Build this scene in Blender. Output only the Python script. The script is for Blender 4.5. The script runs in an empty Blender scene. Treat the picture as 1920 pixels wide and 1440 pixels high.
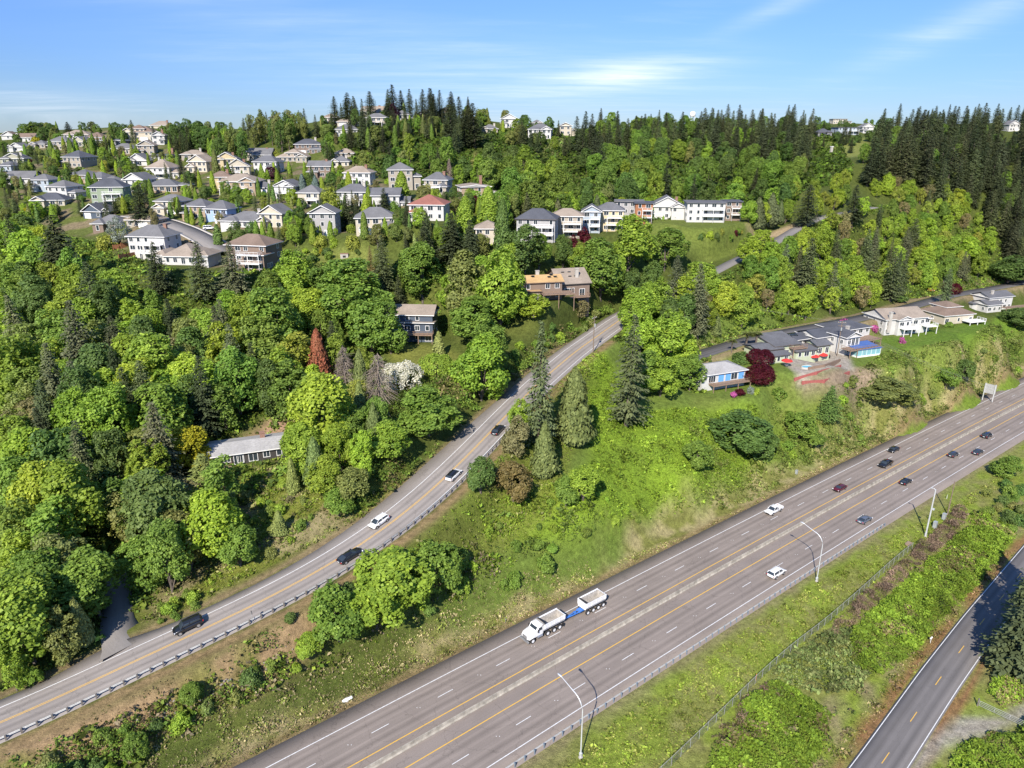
import bpy, bmesh, math, random
import numpy as np
from mathutils import Vector, Matrix

R = math.radians
scene = bpy.context.scene
COL = scene.collection
rng = np.random.default_rng(7)
random.seed(7)

# ------------------------------------------------------------------ camera
FPX, HZ, CAMH = 1333.0, 250.0, 87.13          # focal length in photo pixels, horizon row, height above the highway
PITCH = math.atan((720 - HZ) / FPX)
CP, SP = math.cos(PITCH), math.sin(PITCH)
cam = bpy.data.cameras.new('camera')
cam.sensor_width = 36.0
cam.lens = FPX / 1920 * 36.0
cam.clip_start = 1.0
cam.clip_end = 30000.0
camo = bpy.data.objects.new('camera', cam)
camo.location = (0, 0, CAMH)
camo.rotation_euler = (math.pi / 2 - PITCH, 0, 0)
COL.objects.link(camo)
scene.camera = camo


def ray(px, py):
    a = (px - 960) / FPX
    b = (720 - py) / FPX
    return np.array([a, CP + b * SP, -SP + b * CP])


def at(px, py, z):
    r = ray(px, py)
    t = (z - CAMH) / r[2]
    return np.array([r[0] * t, r[1] * t, z])


def atY(px, py, Y):
    r = ray(px, py)
    t = Y / r[1]
    return np.array([r[0] * t, Y, CAMH + r[2] * t])


def proj(x, y, z):
    z = z - CAMH
    d = y * CP - z * SP
    u = y * SP + z * CP
    return 960 + FPX * x / d, 720 - FPX * u / d, d


# ------------------------------------------------------------------ object helpers
def tag(o, label=None, cat=None, group=None, kind=None):
    if label: o['label'] = label
    if cat: o['category'] = cat
    if group: o['group'] = group
    if kind: o['kind'] = kind
    return o


def thing(name, loc, rz=0.0, label=None, cat=None, group=None):
    o = bpy.data.objects.new(name, None)
    o.empty_display_size = 0.5
    o.location = loc
    o.rotation_euler = (0, 0, rz)
    COL.objects.link(o)
    return tag(o, label, cat, group)


def link_mesh(name, me, parent=None, mats=None):
    if mats:
        for m in mats: me.materials.append(m)
    o = bpy.data.objects.new(name, me)
    COL.objects.link(o)
    if parent is not None: o.parent = parent
    return o


class MB:
    """collects shapes, then becomes ONE mesh object"""
    def __init__(s): s.v, s.f, s.m, s.sm = [], [], [], []
    def add(s, vs, fs, mi=0, smooth=False):
        b = len(s.v)
        s.v += [tuple(v) for v in vs]
        s.f += [tuple(i + b for i in f) for f in fs]
        s.m += [mi] * len(fs); s.sm += [smooth] * len(fs)
        return s
    def box(s, x0, x1, y0, y1, z0, z1, mi=0):
        return s.add([(x0,y0,z0),(x1,y0,z0),(x1,y1,z0),(x0,y1,z0),(x0,y0,z1),(x1,y0,z1),(x1,y1,z1),(x0,y1,z1)],
                     [(0,3,2,1),(4,5,6,7),(0,1,5,4),(1,2,6,5),(2,3,7,6),(3,0,4,7)], mi)
    def prism(s, poly, z0, z1, mi=0):
        n = len(poly)
        vs = [(x, y, z0) for x, y in poly] + [(x, y, z1) for x, y in poly]
        return s.add(vs, [tuple(range(n))[::-1], tuple(range(n, 2 * n))] + [(i, (i+1) % n, n + (i+1) % n, n + i) for i in range(n)], mi)
    def tube(s, pts, rad, n=8, mi=0, cap=True):
        pts = [Vector(p) for p in pts]
        rads = rad if hasattr(rad, '__len__') else [rad] * len(pts)
        rings = []
        for i, p in enumerate(pts):
            t = (pts[min(i + 1, len(pts) - 1)] - pts[max(i - 1, 0)]).normalized()
            a = t.orthogonal().normalized() if abs(t.z) > .95 else t.cross(Vector((0, 0, 1))).normalized()
            b = t.cross(a).normalized()
            rings.append([p + (a * math.cos(2*math.pi*k/n) + b * math.sin(2*math.pi*k/n)) * rads[i] for k in range(n)])
        vs = [v for r in rings for v in r]
        fs = [(i*n + k, i*n + (k+1) % n, (i+1)*n + (k+1) % n, (i+1)*n + k) for i in range(len(pts)-1) for k in range(n)]
        s.add(vs, fs, mi, True)
        if cap: s.add(rings[0], [tuple(range(n))[::-1]], mi); s.add(rings[-1], [tuple(range(n))], mi)
        return s
    def loft(s, rings, mi=0, smooth=True):
        n = len(rings[0])
        vs = [v for r in rings for v in r]
        fs = [(i*n + k, (i+1)*n + k, (i+1)*n + (k+1) % n, i*n + (k+1) % n) for i in range(len(rings)-1) for k in range(n)]
        s.add(vs, fs, mi, smooth)
        s.add(rings[0], [tuple(range(n))], mi); s.add(rings[-1], [tuple(range(n))[::-1]], mi)
        return s
    def mesh(s, name):
        me = bpy.data.meshes.new(name)
        me.from_pydata(s.v, [], s.f)
        me.polygons.foreach_set('material_index', s.m)
        me.polygons.foreach_set('use_smooth', s.sm)
        me.update()
        return me
    def build(s, name, mats, parent=None):
        if not isinstance(mats, (list, tuple)): mats = [mats]
        return link_mesh(name, s.mesh(name), parent, mats)


def np_mesh(name, V, F):
    """fast mesh from arrays; F is (n,4) or (n,3)"""
    me = bpy.data.meshes.new(name)
    k = F.shape[1]
    me.vertices.add(len(V)); me.vertices.foreach_set('co', np.ascontiguousarray(V, np.float32).ravel())
    me.loops.add(F.size); me.loops.foreach_set('vertex_index', np.ascontiguousarray(F, np.int32).ravel())
    me.polygons.add(len(F)); me.polygons.foreach_set('loop_start', np.arange(0, F.size, k, dtype=np.int32))
    me.polygons.foreach_set('loop_total', np.full(len(F), k, np.int32))
    me.update(calc_edges=True)
    return me


def vattr(me, name, arr, typ='FLOAT'):
    a = me.attributes.new(name, typ, 'POINT')
    a.data.foreach_set('color' if typ == 'FLOAT_COLOR' else 'value', np.ascontiguousarray(arr, np.float32).ravel())


# ------------------------------------------------------------------ materials
def new_mat(name):
    m = bpy.data.materials.new(name); m.use_nodes = True
    nt = m.node_tree; nt.nodes.clear()
    out = nt.nodes.new('ShaderNodeOutputMaterial')
    return m, nt, out


def N(nt, typ, **kw):
    n = nt.nodes.new(typ)
    for k, v in kw.items():
        if k.startswith('i_'):
            n.inputs[k[2:].replace('_', ' ')].default_value = v
        else: setattr(n, k, v)
    return n


def mixc(nt, a, b, fac, mode='MIX'):
    n = nt.nodes.new('ShaderNodeMix'); n.data_type = 'RGBA'; n.blend_type = mode
    for sock, v in ((n.inputs[0], fac), (n.inputs[6], a), (n.inputs[7], b)):
        if isinstance(v, bpy.types.NodeSocket): nt.links.new(v, sock)
        elif isinstance(v, (int, float)): sock.default_value = v if sock.type == 'VALUE' else (v, v, v, 1)
        else: sock.default_value = (*v, 1) if len(v) == 3 else v
    return n.outputs[2]


def noise(nt, scale, detail=4, rough=.55, vec=None, out='Fac'):
    n = N(nt, 'ShaderNodeTexNoise'); n.inputs['Scale'].default_value = scale
    n.inputs['Detail'].default_value = detail; n.inputs['Roughness'].default_value = rough
    if vec is not None: nt.links.new(vec, n.inputs['Vector'])
    return n.outputs[out]


def ramp(nt, fac, stops):
    r = nt.nodes.new('ShaderNodeValToRGB')
    nt.links.new(fac, r.inputs[0])
    el = r.color_ramp.elements
    while len(el) < len(stops): el.new(.5)
    for e, (p, c) in zip(el, stops):
        e.position = p; e.color = (c, c, c, 1) if isinstance(c, (int, float)) else (*c, 1)
    return r.outputs[0]


def objpos(nt):
    t = N(nt, 'ShaderNodeTexCoord'); return t.outputs['Object']


def plain(name, color, rough=.6, metal=0.0, var=.12, scale=1.2, spec=.4, bump=0.0):
    """painted / solid surface with slight procedural unevenness"""
    m, nt, out = new_mat(name)
    b = N(nt, 'ShaderNodeBsdfPrincipled'); b.inputs['Roughness'].default_value = rough
    b.inputs['Metallic'].default_value = metal; b.inputs['Specular IOR Level'].default_value = spec
    g = N(nt, 'ShaderNodeNewGeometry')
    nz = noise(nt, scale, 5, .6, g.outputs['Position'])
    f = ramp(nt, nz, [(.3, 1 - var), (.7, 1 + var * .5)])
    nt.links.new(mixc(nt, color, f, 1.0, 'MULTIPLY'), b.inputs['Base Color'])
    if bump:
        bp = N(nt, 'ShaderNodeBump'); bp.inputs['Strength'].default_value = bump
        nt.links.new(noise(nt, scale * 6, 3, .6, g.outputs['Position']), bp.inputs['Height']); nt.links.new(bp.outputs[0], b.inputs['Normal'])
    nt.links.new(b.outputs[0], out.inputs[0])
    return m


# ------------------------------------------------------------------ road centre lines (metres)
HX0, HY0, HH, HK, HG = -28.6, 75.35, .68403, -.00011, -.02389


def hwy(s, off=0.0):
    th = HH + HK * s
    x = HX0 + s * math.cos(HH + HK * s / 2); y = HY0 + s * math.sin(HH + HK * s / 2)
    return np.array([x + off * math.sin(th), y - off * math.cos(th), HG * s]), th


def smooth_poly(pts, step=3.0, it=3):
    P = np.array(pts, float)
    d = np.r_[0, np.cumsum(np.hypot(*np.diff(P[:, :2], axis=0).T))]
    u = np.arange(0, d[-1], step)
    Q = np.stack([np.interp(u, d, P[:, k]) for k in range(3)], 1)
    for _ in range(it * 4):
        Q[1:-1] = (Q[:-2] + 2 * Q[1:-1] + Q[2:]) / 4
    return Q


UP = smooth_poly([(-150,33,3.4),(-112,57,3.6),(-90,71.5,4.5),(-74.9,81.6,5.8),(-70.1,84.8,6.4),(-65.2,88.3,7.1),(-60,91.9,8),(-54.4,95.7,8.9),(-48.5,99.6,10),(-42.2,103.9,11.2),
                  (-35.9,108.8,12.5),(-29.5,114.9,13.9),(-23.1,122.6,15.4),(-16.7,132.5,17),(-10,145.4,18.8),(-2.5,161.9,20.7),(6.7,182.3,22.7),
                  (18.6,205,24.8),(38,236,28),(62,258,33),(88,284,38.6),(112,308,42.5),(130,330,46),(150,352,49),(185,370,52)], 2.0, 2)
HWY = np.array([hwy(s)[0] for s in np.arange(-110, 460, 4.0)])
RT = smooth_poly([(20,49.5,-2.5),(40,68,-3.4),(56,82.8,-4),(75.4,101.1,-4),(92.5,116.6,-4),(109.4,131.4,-4.2),(150,167,-5),(220,228,-6.5),(300,300,-8)], 2.0, 1)


def offset_line(P, off):
    T = np.gradient(P[:, :2], axis=0); T /= np.hypot(T[:, 0], T[:, 1])[:, None]
    Q = P.copy(); Q[:, 0] += T[:, 1] * off; Q[:, 1] -= T[:, 0] * off
    return Q


# ------------------------------------------------------------------ terrain: thin plate spline through surveyed points
CTRL = []
def cp_(px, py, Y): CTRL.append(atY(px, py, Y))
for a in [(605,440,265),(640,480,245),(650,492,240),(797,412,258),(705,437,260),(1010,452,266),(1062,445,274),(1140,432,290),(1250,412,306),(1330,417,316),(1385,412,330),
          (1020,562,220),(1075,556,224),(770,640,210),(760,668,198),(850,692,185),(900,700,178),(465,872,146),(520,800,160),
          (330,500,246),(280,490,243),(450,515,232),(340,432,275),(363,410,290),(450,430,275),(205,390,312),(310,335,380),(137,314,400),(150,285,480),(90,386,318),(110,372,335),
          (60,265,540),(206,271,470),(298,242,560),(0,306,430),(0,345,350),(445,362,335),(530,372,330),(580,300,420),(495,322,385),(640,312,400),(668,346,330),(752,352,325),(815,360,318),(893,374,300),
          (695,217,490),(655,237,450),(752,231,485),(835,226,490),(920,250,470),(1011,259,455),(1060,252,470),(620,228,520),
          (1590,251,600),(1590,268,560),(1580,290,520),(1545,300,500),
          (1180,850,160),(1250,780,180),(1300,900,156),(1100,950,137),(1185,780,181),(1080,860,152),(1015,868,148),
          (1350,730,202),(1490,682,217),(1530,715,213),(1580,650,236),(1705,625,262),(1700,645,252),(1800,608,284),(1790,632,268),(1885,582,335),(1890,600,318),(1400,634,244),(1640,591,287),(1340,655,230),(1780,553,339),(1860,540,376),
          (1700,700,236),(1840,690,262),(1600,780,205),(1450,850,182),
          (1640,265,640),(1900,250,640)]:
    cp_(*a)
CTRL += [np.array(p, float) for p in [
    (-110,88,7),(-100,105,9),(-62,107,8.5),(-55,116,10.5),(-130,130,16),(-160,200,33),(-110,175,24),(-80,170,22),(-75,200,29),(-180,300,50),(-60,150,18),(-200,120,20),(-100,240,42),
    (-10,330,56),(20,380,66),(20,430,78),(60,360,55),(110,380,52),(130,430,60),(170,470,66),(100,480,72),(60,520,82),(200,520,74),
    (140,310,27),(185,345,25),(170,350,36),(200,390,46),(240,430,60),(280,470,68),(320,520,76),(340,470,48),(260,420,36),(330,410,12),(240,395,22),(400,420,30),
    (110,258,22),(125,288,24),(130,305,33),(80,245,24),(60,225,21),(45,205,19),(115,300,40),
    (-300,300,52),(-350,450,72),(-250,560,84),(-420,600,86),(0,600,94),(0,800,90),(-400,900,84),(300,700,90),(500,800,97),(520,890,90),(300,900,90),(430,955,99),(420,830,94),(600,600,84),(500,450,60),
    (0,40,-2),(-60,30,0),(40,40,-4),(90,60,-6),(140,100,-8),(200,160,-9),(260,220,-10),(-140,40,3),(-250,60,8),(350,240,-11)]]
for s in range(-110, 460, 30):
    for off in (-13, 2.5, 17): CTRL.append(hwy(s, off)[0])
CTRL += [UP[i] for i in range(0, len(UP), 9)]
CTRL += [RT[i] for i in range(0, len(RT), 14)]
for x, y, z in [(45,88,-3.0),(62,104,-3.6),(80,122,-4.2),(110,150,-5.0)]: CTRL.append(np.array([x, y, z]))
CTRL = np.array(CTRL)


def tps_fit(P, lam):
    n = len(P); X = P[:, :2] / 100.0
    D = ((X[:, None] - X[None]) ** 2).sum(-1)
    K = np.where(D > 0, .5 * D * np.log(np.maximum(D, 1e-12)), 0) + lam * np.eye(n)
    Q = np.c_[np.ones(n), X]
    A = np.block([[K, Q], [Q.T, np.zeros((3, 3))]])
    w = np.linalg.solve(A, np.r_[P[:, 2], 0, 0, 0])
    return X, w


TX, TW = tps_fit(CTRL, .004)


def tps(x, y):
    sh = x.shape; p = np.stack([x.ravel(), y.ravel()], 1) / 100.0
    out = np.empty(len(p))
    for i in range(0, len(p), 20000):
        q = p[i:i+20000]
        D = ((q[:, None] - TX[None]) ** 2).sum(-1)
        U = .5 * D * np.log(np.maximum(D, 1e-12))
        out[i:i+20000] = U @ TW[:len(TX)] + TW[len(TX)] + q @ TW[len(TX)+1:]
    return out.reshape(sh)


def grow(a, step, ratio, lim):
    r = [a]
    while abs(r[-1]) < lim: step *= ratio; r.append(r[-1] + step)
    return r
gx = np.r_[np.array(grow(-190, -1.5, 1.09, 9000)[1:])[::-1], np.arange(-190, 300, 1.5), np.array(grow(300, 1.5, 1.09, 9000))]
gy = np.r_[np.array(grow(20, -3, 1.25, 400)[1:])[::-1], np.arange(20, 345, 1.5), np.array(grow(345, 1.5, 1.05, 12000))]
GX, GY = np.meshgrid(gx, gy)
cxs, cys = np.clip(GX, -520, 640), np.clip(GY, 10, 960)
GZ = tps(cxs, cys)
far = np.clip((np.hypot(GX - cxs, GY - cys)) / 900.0, 0, 1)
GZ = GZ * (1 - far) + 88.0 * far * (GY > 200) + (-4) * far * (GY <= 200)


def seg_dist(P, x, y, z=True):
    """distance to polyline and its height at the nearest point, signed side (+right)"""
    P = P[::2] if len(P) > 120 else P
    best = np.full(x.shape, 1e9); zz = np.zeros(x.shape); sd = np.zeros(x.shape)
    for i in range(len(P) - 1):
        a, b = P[i], P[i+1]; d = b - a; L2 = d[0]**2 + d[1]**2
        t = np.clip(((x - a[0]) * d[0] + (y - a[1]) * d[1]) / L2, 0, 1)
        ex, ey = x - a[0] - t * d[0], y - a[1] - t * d[1]
        dd = np.hypot(ex, ey)
        mk = dd < best
        best = np.where(mk, dd, best); zz = np.where(mk, a[2] + t * d[2], zz)
        sd = np.where(mk, np.sign(d[1] * ex - d[0] * ey), sd)
    return best, zz, sd


def sstep(a, b, x):
    t = np.clip((x - a) / (b - a), 0, 1); return t * t * (3 - 2 * t)


def carve(P, hl, hr, blend, drop=.07):
    """level the ground under a road: hl / hr metres to its left / right"""
    global GZ
    m = (GX > P[:, 0].min() - 30) & (GX < P[:, 0].max() + 30) & (GY > P[:, 1].min() - 30) & (GY < P[:, 1].max() + 30)
    x, y = GX[m], GY[m]
    d, z, sd = seg_dist(P, x, y)
    lim = np.where(sd > 0, hr, hl)
    w = 1 - sstep(0, blend, d - lim - 1.9)
    GZ[m] = GZ[m] * (1 - w) + (z - drop) * w


# small roads, as (photo column, photo row) on the smooth hill
def ground_line(pts, zs=None):
    out = []
    for i, (px, py) in enumerate(pts):
        if zs is not None: out.append(at(px, py, zs[i])); continue
        r = ray(px, py); t = np.geomspace(60, 1500, 900)
        x, y, zz = r[0]*t, r[1]*t, CAMH + r[2]*t
        h = tps(x, y); k = np.argmax(zz < h); out.append(np.array([x[k], y[k], h[k]]))
    return out


ACC = smooth_poly(ground_line([(1290,672),(1340,657),(1400,638),(1500,618),(1600,600),(1700,577),(1780,555),(1860,542),(1960,524)]), 2.0, 2)
STR = smooth_poly(ground_line([(250,404),(305,415),(350,431),(392,452),(420,475)]), 2.0, 2)
_k = int(np.argmin(((UP - at(250,1208,7.0))**2).sum(1)))
_a, _b = offset_line(UP, -4.6)[_k], offset_line(UP, -11)[_k - 1]
_a[2] -= .03; _b[2] -= .02
DRV = smooth_poly([tuple(_a), tuple((_a + _b) / 2), tuple(_b)] + [tuple(p) for p in ground_line([(222,1140),(218,1105),(206,1065)])], 2.0, 1)
carve(HWY + np.array([0,0,0]), 11.5, 16.0, 6)
carve(UP, 6.2, 5.6, 5)
carve(RT, 3.6, 3.6, 4)
carve(ACC, 3.6, 3.6, 4)
carve(STR, 5.2, 5.2, 5)


def gz(x, y):
    x = np.asarray(x, float); y = np.asarray(y, float)
    i = np.clip(np.searchsorted(gx, x) - 1, 0, len(gx) - 2); j = np.clip(np.searchsorted(gy, y) - 1, 0, len(gy) - 2)
    u = (x - gx[i]) / (gx[i+1] - gx[i]); v = (y - gy[j]) / (gy[j+1] - gy[j])
    u = np.clip(u, 0, 1); v = np.clip(v, 0, 1)
    return (GZ[j, i] * (1-u) * (1-v) + GZ[j, i+1] * u * (1-v) + GZ[j+1, i] * (1-u) * v + GZ[j+1, i+1] * u * v)


TT = np.geomspace(55, 4000, 1600)



def G(px, py, lift=0.0, tmin=55.0):
    """point on the ground (or lift metres above it) seen at a photo pixel"""
    r = ray(px, py)
    t = TT[TT >= tmin]
    x, y, z = r[0] * t, r[1] * t, CAMH + r[2] * t
    k = z < gz(x, y) + lift
    if not k.any(): return None
    i = int(np.argmax(k))
    lo, hi = (t[i-1], t[i]) if i else (t[0], t[0])
    for _ in range(18):
        md = (lo + hi) / 2
        if CAMH + r[2]*md < gz(r[0]*md, r[1]*md) + lift: hi = md
        else: lo = md
    p = r * hi
    return np.array([p[0], p[1], float(gz(p[0], p[1]))])


carve(DRV, 3.2, 3.2, 3, .12)
# level plots cut into the slope for the houses: (column, row, radius, set back)
BIG = {1700: 12, 1795: 12, 1884: 12}
PADS = [(466,868,10,3),(765,641,12,4),(1022,565,11,4),(1077,556,11,6),(1356,728,12,3),(1474,676,18,6),(1590,664,20,5),(1700,628,17,2),(1795,610,15,3),(1884,584,13,3),
        (1004,454,11,3),(1062,447,11,3),(1108,437,9,3),(1142,434,10,3),(1178,416,10,4),(1206,420,8,3),(1250,412,13,3),(1326,417,23,5),
        (280,488,12,3),(338,497,15,4),(460,508,13,3),(607,443,10,3),(705,440,13,3),(798,415,14,3),(914,461,10,3),(893,377,14,4)]
for px, py, r_, sb in PADS:
    p_ = G(px, py)
    d_ = np.hypot(GX - p_[0], GY - (p_[1] + sb))
    w_ = 1 - sstep(0, BIG.get(px, max(5.0, r_ * .5)), d_ - r_)
    GZ = GZ * (1 - w_) + p_[2] * w_
carve(ACC, 3.6, 3.6, 3)
carve(UP, 6.2, 5.6, 3)
# ------------------------------------------------------------------ ground sheet, coloured by what grows there (world polygons)
def pip(poly, x, y):
    inside = np.zeros(x.shape, bool); n = len(poly)
    for i in range(n):
        x1, y1 = poly[i]; x2, y2 = poly[(i+1) % n]
        c = ((y1 > y) != (y2 > y)) & (x < (x2 - x1) * (y - y1) / ((y2 - y1) if y2 != y1 else 1e-9) + x1)
        inside ^= c
    return inside


def wpoly(pts):
    out = []
    for q in pts:
        g = G(*q)
        if g is not None: out.append((g[0], g[1]))
    return out


def poly_soft(poly, x, y, soft):
    ins = pip(poly, x, y)
    P = np.array([(a, b, 0) for a, b in poly + poly[:1]], float)
    d = np.full(x.shape, 1e9)
    for i in range(len(P) - 1):
        a, b = P[i], P[i+1]; e = b - a; L2 = e[0]**2 + e[1]**2 + 1e-9
        t = np.clip(((x - a[0]) * e[0] + (y - a[1]) * e[1]) / L2, 0, 1)
        d = np.minimum(d, np.hypot(x - a[0] - t*e[0], y - a[1] - t*e[1]))
    return sstep(-soft, soft, np.where(ins, d, -d))


dH, zH, sH = seg_dist(HWY, GX, GY)
dU, zU, sU = seg_dist(UP, GX, GY)
dR, zR, sR = seg_dist(RT, GX, GY)
GC = np.zeros(GX.shape + (3,)); GC[:] = (.075, .095, .020)


def wob(x, y, sc, seed):
    r = np.random.default_rng(seed); o = np.zeros(x.shape)
    for k in range(10):
        a = r.uniform(0, 6.28); f = sc * r.uniform(.5, 2.2)
        o += np.sin((x * math.cos(a) + y * math.sin(a)) * f + r.uniform(0, 6.28)) / 3.2
    return o


W1, W2 = wob(GX, GY, .35, 1), wob(GX, GY, .12, 2)


def paint(mask, col, amt=1.0):
    GC[:] = GC + (np.array(col) - GC) * (np.clip(mask, 0, 1) * amt)[..., None]


ZONES = {   # photo outlines of the main kinds of cover, dropped onto the ground
 'field': [(1085,650),(1150,690),(1165,785),(1290,765),(1420,765),(1450,850),(1420,900),(1330,945),(1230,975),(1130,975),(1060,1010),(930,1010),(860,960),(960,920),(1080,905),(1110,860),(1100,760),(1060,690)],
 'slope': [(1450,760),(1530,770),(1590,720),(1660,660),(1800,640),(1920,590),(1920,745),(1700,838),(1560,860),(1470,880),(1430,830)],
 'meadow': [(280,1130),(330,1060),(420,950),(440,890),(520,860),(560,900),(640,960),(740,900),(800,880),(700,960),(600,1015),(420,1105),(330,1160),(262,1170)],
 'bank': [(0,1410),(160,1345),(320,1275),(450,1210),(560,1150),(600,1140),(610,1180),(560,1240),(480,1300),(330,1360),(150,1440),(0,1440)],
 'bank2': [(600,1150),(760,1040),(880,930),(950,840),(1000,760),(1080,680),(1110,690),(1060,900),(1040,960),(900,1060),(760,1120)],
 'lawn': [(725,650),(800,645),(850,660),(905,690),(860,720),(740,690)],
 'lawn2': [(560,470),(690,462),(700,480),(690,500),(590,505)],
 'lawn3': [(1190,425),(1220,400),(1400,415),(1420,430),(1410,465),(1340,490),(1270,470),(1200,440)],
 'lawn4': [(1640,635),(1700,630),(1770,615),(1830,600),(1920,570),(1920,600),(1800,640),(1680,655)],
 'lawn5': [(995,262),(1060,258),(1075,275),(1040,290),(1000,280)],
 'clear': [(1535,262),(1625,258),(1630,290),(1560,300)],
 'dirt_house': [(430,830),(540,770),(560,790),(530,830)],
 'drive': [(1690,1470),(1735,1395),(1800,1345),(1880,1345),(1920,1318),(1990,1290),(1990,1315),(1920,1345),(1850,1380),(1770,1400),(1730,1440)],
 'patio': [(1440,660),(1480,690),(1500,722),(1600,692),(1590,660),(1640,665),(1655,650),(1560,640)],
 'terrace': [(1492,716),(1540,700),(1600,688),(1655,694),(1640,728),(1570,742),(1510,738)],
 'tan': [(1400,425),(1500,415),(1480,440),(1420,450)],
 'yards': [(40,420),(0,330),(60,260),(300,240),(420,300),(640,290),(900,370),(960,400),(700,450),(560,440),(480,500),(260,500),(180,440)],
}
ZP = {k: wpoly(v) for k, v in ZONES.items()}
near = (GY < 720) & (np.abs(GX) < 520)


def zone(k, soft):
    m = np.zeros(GX.shape); m[near] = poly_soft(ZP[k], GX[near], GY[near], soft); return m


GREEN, OLIVE, STRAW, DIRT, RED = (.105, .150, .018), (.120, .125, .030), (.36, .29, .15), (.24, .165, .085), (.24, .12, .06)
paint(sstep(10.5, 13, -dH * sH) * sstep(5.5, 8, dU * sU) * sstep(-25, 5, GX) * (GY < 260), (.125, .175, .032), .9)
paint(sstep(.1, .4, W2) * (GY < 230), OLIVE, .3)
paint(zone('yards', 4), (.10, .12, .03), .9)
paint(zone('yards', 4) * sstep(.1, .35, W1), (.20, .15, .10), .8)
paint(zone('slope', 5), (.140, .200, .026)); paint(zone('slope', 5) * sstep(.15, .5, W2), (.17, .19, .05), .5)
paint(zone('field', 3), (.175, .262, .024)); paint(zone('field', 3) * sstep(.1, .5, W1), (.13, .20, .022), .6)
paint(zone('meadow', 4), (.15, .165, .030)); paint(zone('meadow', 4) * sstep(.0, .3, W1), (.27, .21, .13), .7)
paint(zone('bank2', 2), (.14, .16, .03), .8)
# right-hand verge of the highway down to the fence
offs = dH * sH
verge = sstep(14.2, 15.5, offs) * (1 - sstep(60, 75, offs)) * (GY < 260)
paint(verge, (.185, .235, .035)); paint(verge * sstep(.0, .35, W1), (.20, .20, .06), .7)
paint(verge * sstep(.3, .5, wob(GX, GY, .6, 5)), (.24, .20, .10), .35)
paint(verge * (1 - sstep(15.3, 17.2, offs)), (.25, .19, .12), .6)
# dry bank on the left edge of the highway
lft = -offs
straw = sstep(10.2, 11.5, lft) * (1 - sstep(12.5 + 2.0 * sstep(10, 40, GX), 16 + 3.5 * sstep(10, 40, GX), lft + 2 * W1)) * (GX > -60)
paint(straw, STRAW, .75); paint(straw * sstep(-.05, .25, wob(GX, GY, .7, 8)), (.15, .16, .035), .9)
paint(sstep(9.9, 10.4, lft) * (1 - sstep(11.2, 12.6, lft)), (.23, .165, .08), .9)
# edges of the upper road
upo = dU * sU
paint(sstep(4.6, 5.2, upo) * (1 - sstep(6.0, 8.5, upo)) * (GY < 215), DIRT, .9)
paint(zone('bank', 1.5), (.27, .185, .10)); paint(zone('bank', 1.5) * sstep(.1, .45, W1), (.15, .15, .04), .85)
paint(sstep(5.4, 5.9, -upo) * (1 - sstep(6.4, 8.5, -upo)) * (GY < 215), (.24, .17, .10), .8)
# edges of the right-hand road
rto = dR * sR
paint(sstep(3.1, 3.5, dR) * (1 - sstep(4.2, 5.6, dR + .7 * W1)), RED, .9)
paint(sstep(-12, -10.5, rto) * (1 - sstep(-6.2, -5.4, rto)) * sstep(0, .3, W1), (.24, .19, .11), .6)
for k, c, s in (('lawn', (.15, .16, .035), 2), ('lawn2', (.15, .17, .04), 2), ('lawn3', (.12, .15, .03), 2), ('lawn4', (.105, .17, .022), 2), ('lawn5', (.16, .17, .06), 3),
                ('clear', (.17, .19, .05), 6), ('dirt_house', (.26, .17, .11), 2), ('drive', (.30, .27, .22), 1.2), ('terrace', (.25, .19, .13), 2.2), ('patio', (.34, .30, .25), 1.2), ('tan', (.36, .27, .16), 2.5)):
    paint(zone(k, s), c)
paint(zone('clear', 4) * sstep(285, 310, GX + .02 * GY) * (GY < 640), (.36, .22, .10), .8)
paint(sstep(3.4, 4.0, seg_dist(ACC, GX, GY)[0]) * (1 - sstep(5.5, 8, seg_dist(ACC, GX, GY)[0])), (.30, .22, .13), .8)
dD = seg_dist(DRV, GX, GY)[0]

m, nt, out = new_mat('ground_cover')
b = N(nt, 'ShaderNodeBsdfPrincipled'); b.inputs['Roughness'].default_value = .95; b.inputs['Specular IOR Level'].default_value = .1
g = N(nt, 'ShaderNodeNewGeometry'); pos = g.outputs['Position']
att = N(nt, 'ShaderNodeAttribute', attribute_name='cover')
n1 = noise(nt, .9, 6, .7, pos); n2 = noise(nt, .16, 5, .6, pos); n3 = noise(nt, 5.0, 4, .7, pos)
c1 = mixc(nt, att.outputs['Color'], ramp(nt, n1, [(.28, .52), (.72, 1.40)]), 1.0, 'MULTIPLY')
c2 = mixc(nt, c1, (.20, .20, .06), ramp(nt, n2, [(.55, 0), (.78, .30)]))
c3 = mixc(nt, c2, ramp(nt, n3, [(.3, .62), (.7, 1.32)]), 1.0, 'MULTIPLY')
nt.links.new(c3, b.inputs['Base Color'])
bp = N(nt, 'ShaderNodeBump'); bp.inputs['Strength'].default_value = .9; bp.inputs['Distance'].default_value = .45
nt.links.new(mixc(nt, n1, n3, .4), bp.inputs['Height']); nt.links.new(bp.outputs[0], b.inputs['Normal'])
nt.links.new(b.outputs[0], out.inputs[0])
M_ground = m

ny, nx = GX.shape
idx = np.arange(nx * ny).reshape(ny, nx)
me = np_mesh('ground', np.stack([GX, GY, GZ], -1).reshape(-1, 3), np.stack([idx[:-1, :-1], idx[:-1, 1:], idx[1:, 1:], idx[1:, :-1]], -1).reshape(-1, 4))
vattr(me, 'cover', np.concatenate([GC.reshape(-1, 3), np.ones((nx * ny, 1))], 1), 'FLOAT_COLOR')
me.polygons.foreach_set('use_smooth', np.ones(len(me.polygons), bool))
tag(link_mesh('ground', me, None, [M_ground]), 'wide hillside ground rising from the highway to the ridge', 'ground', kind='structure')


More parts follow.
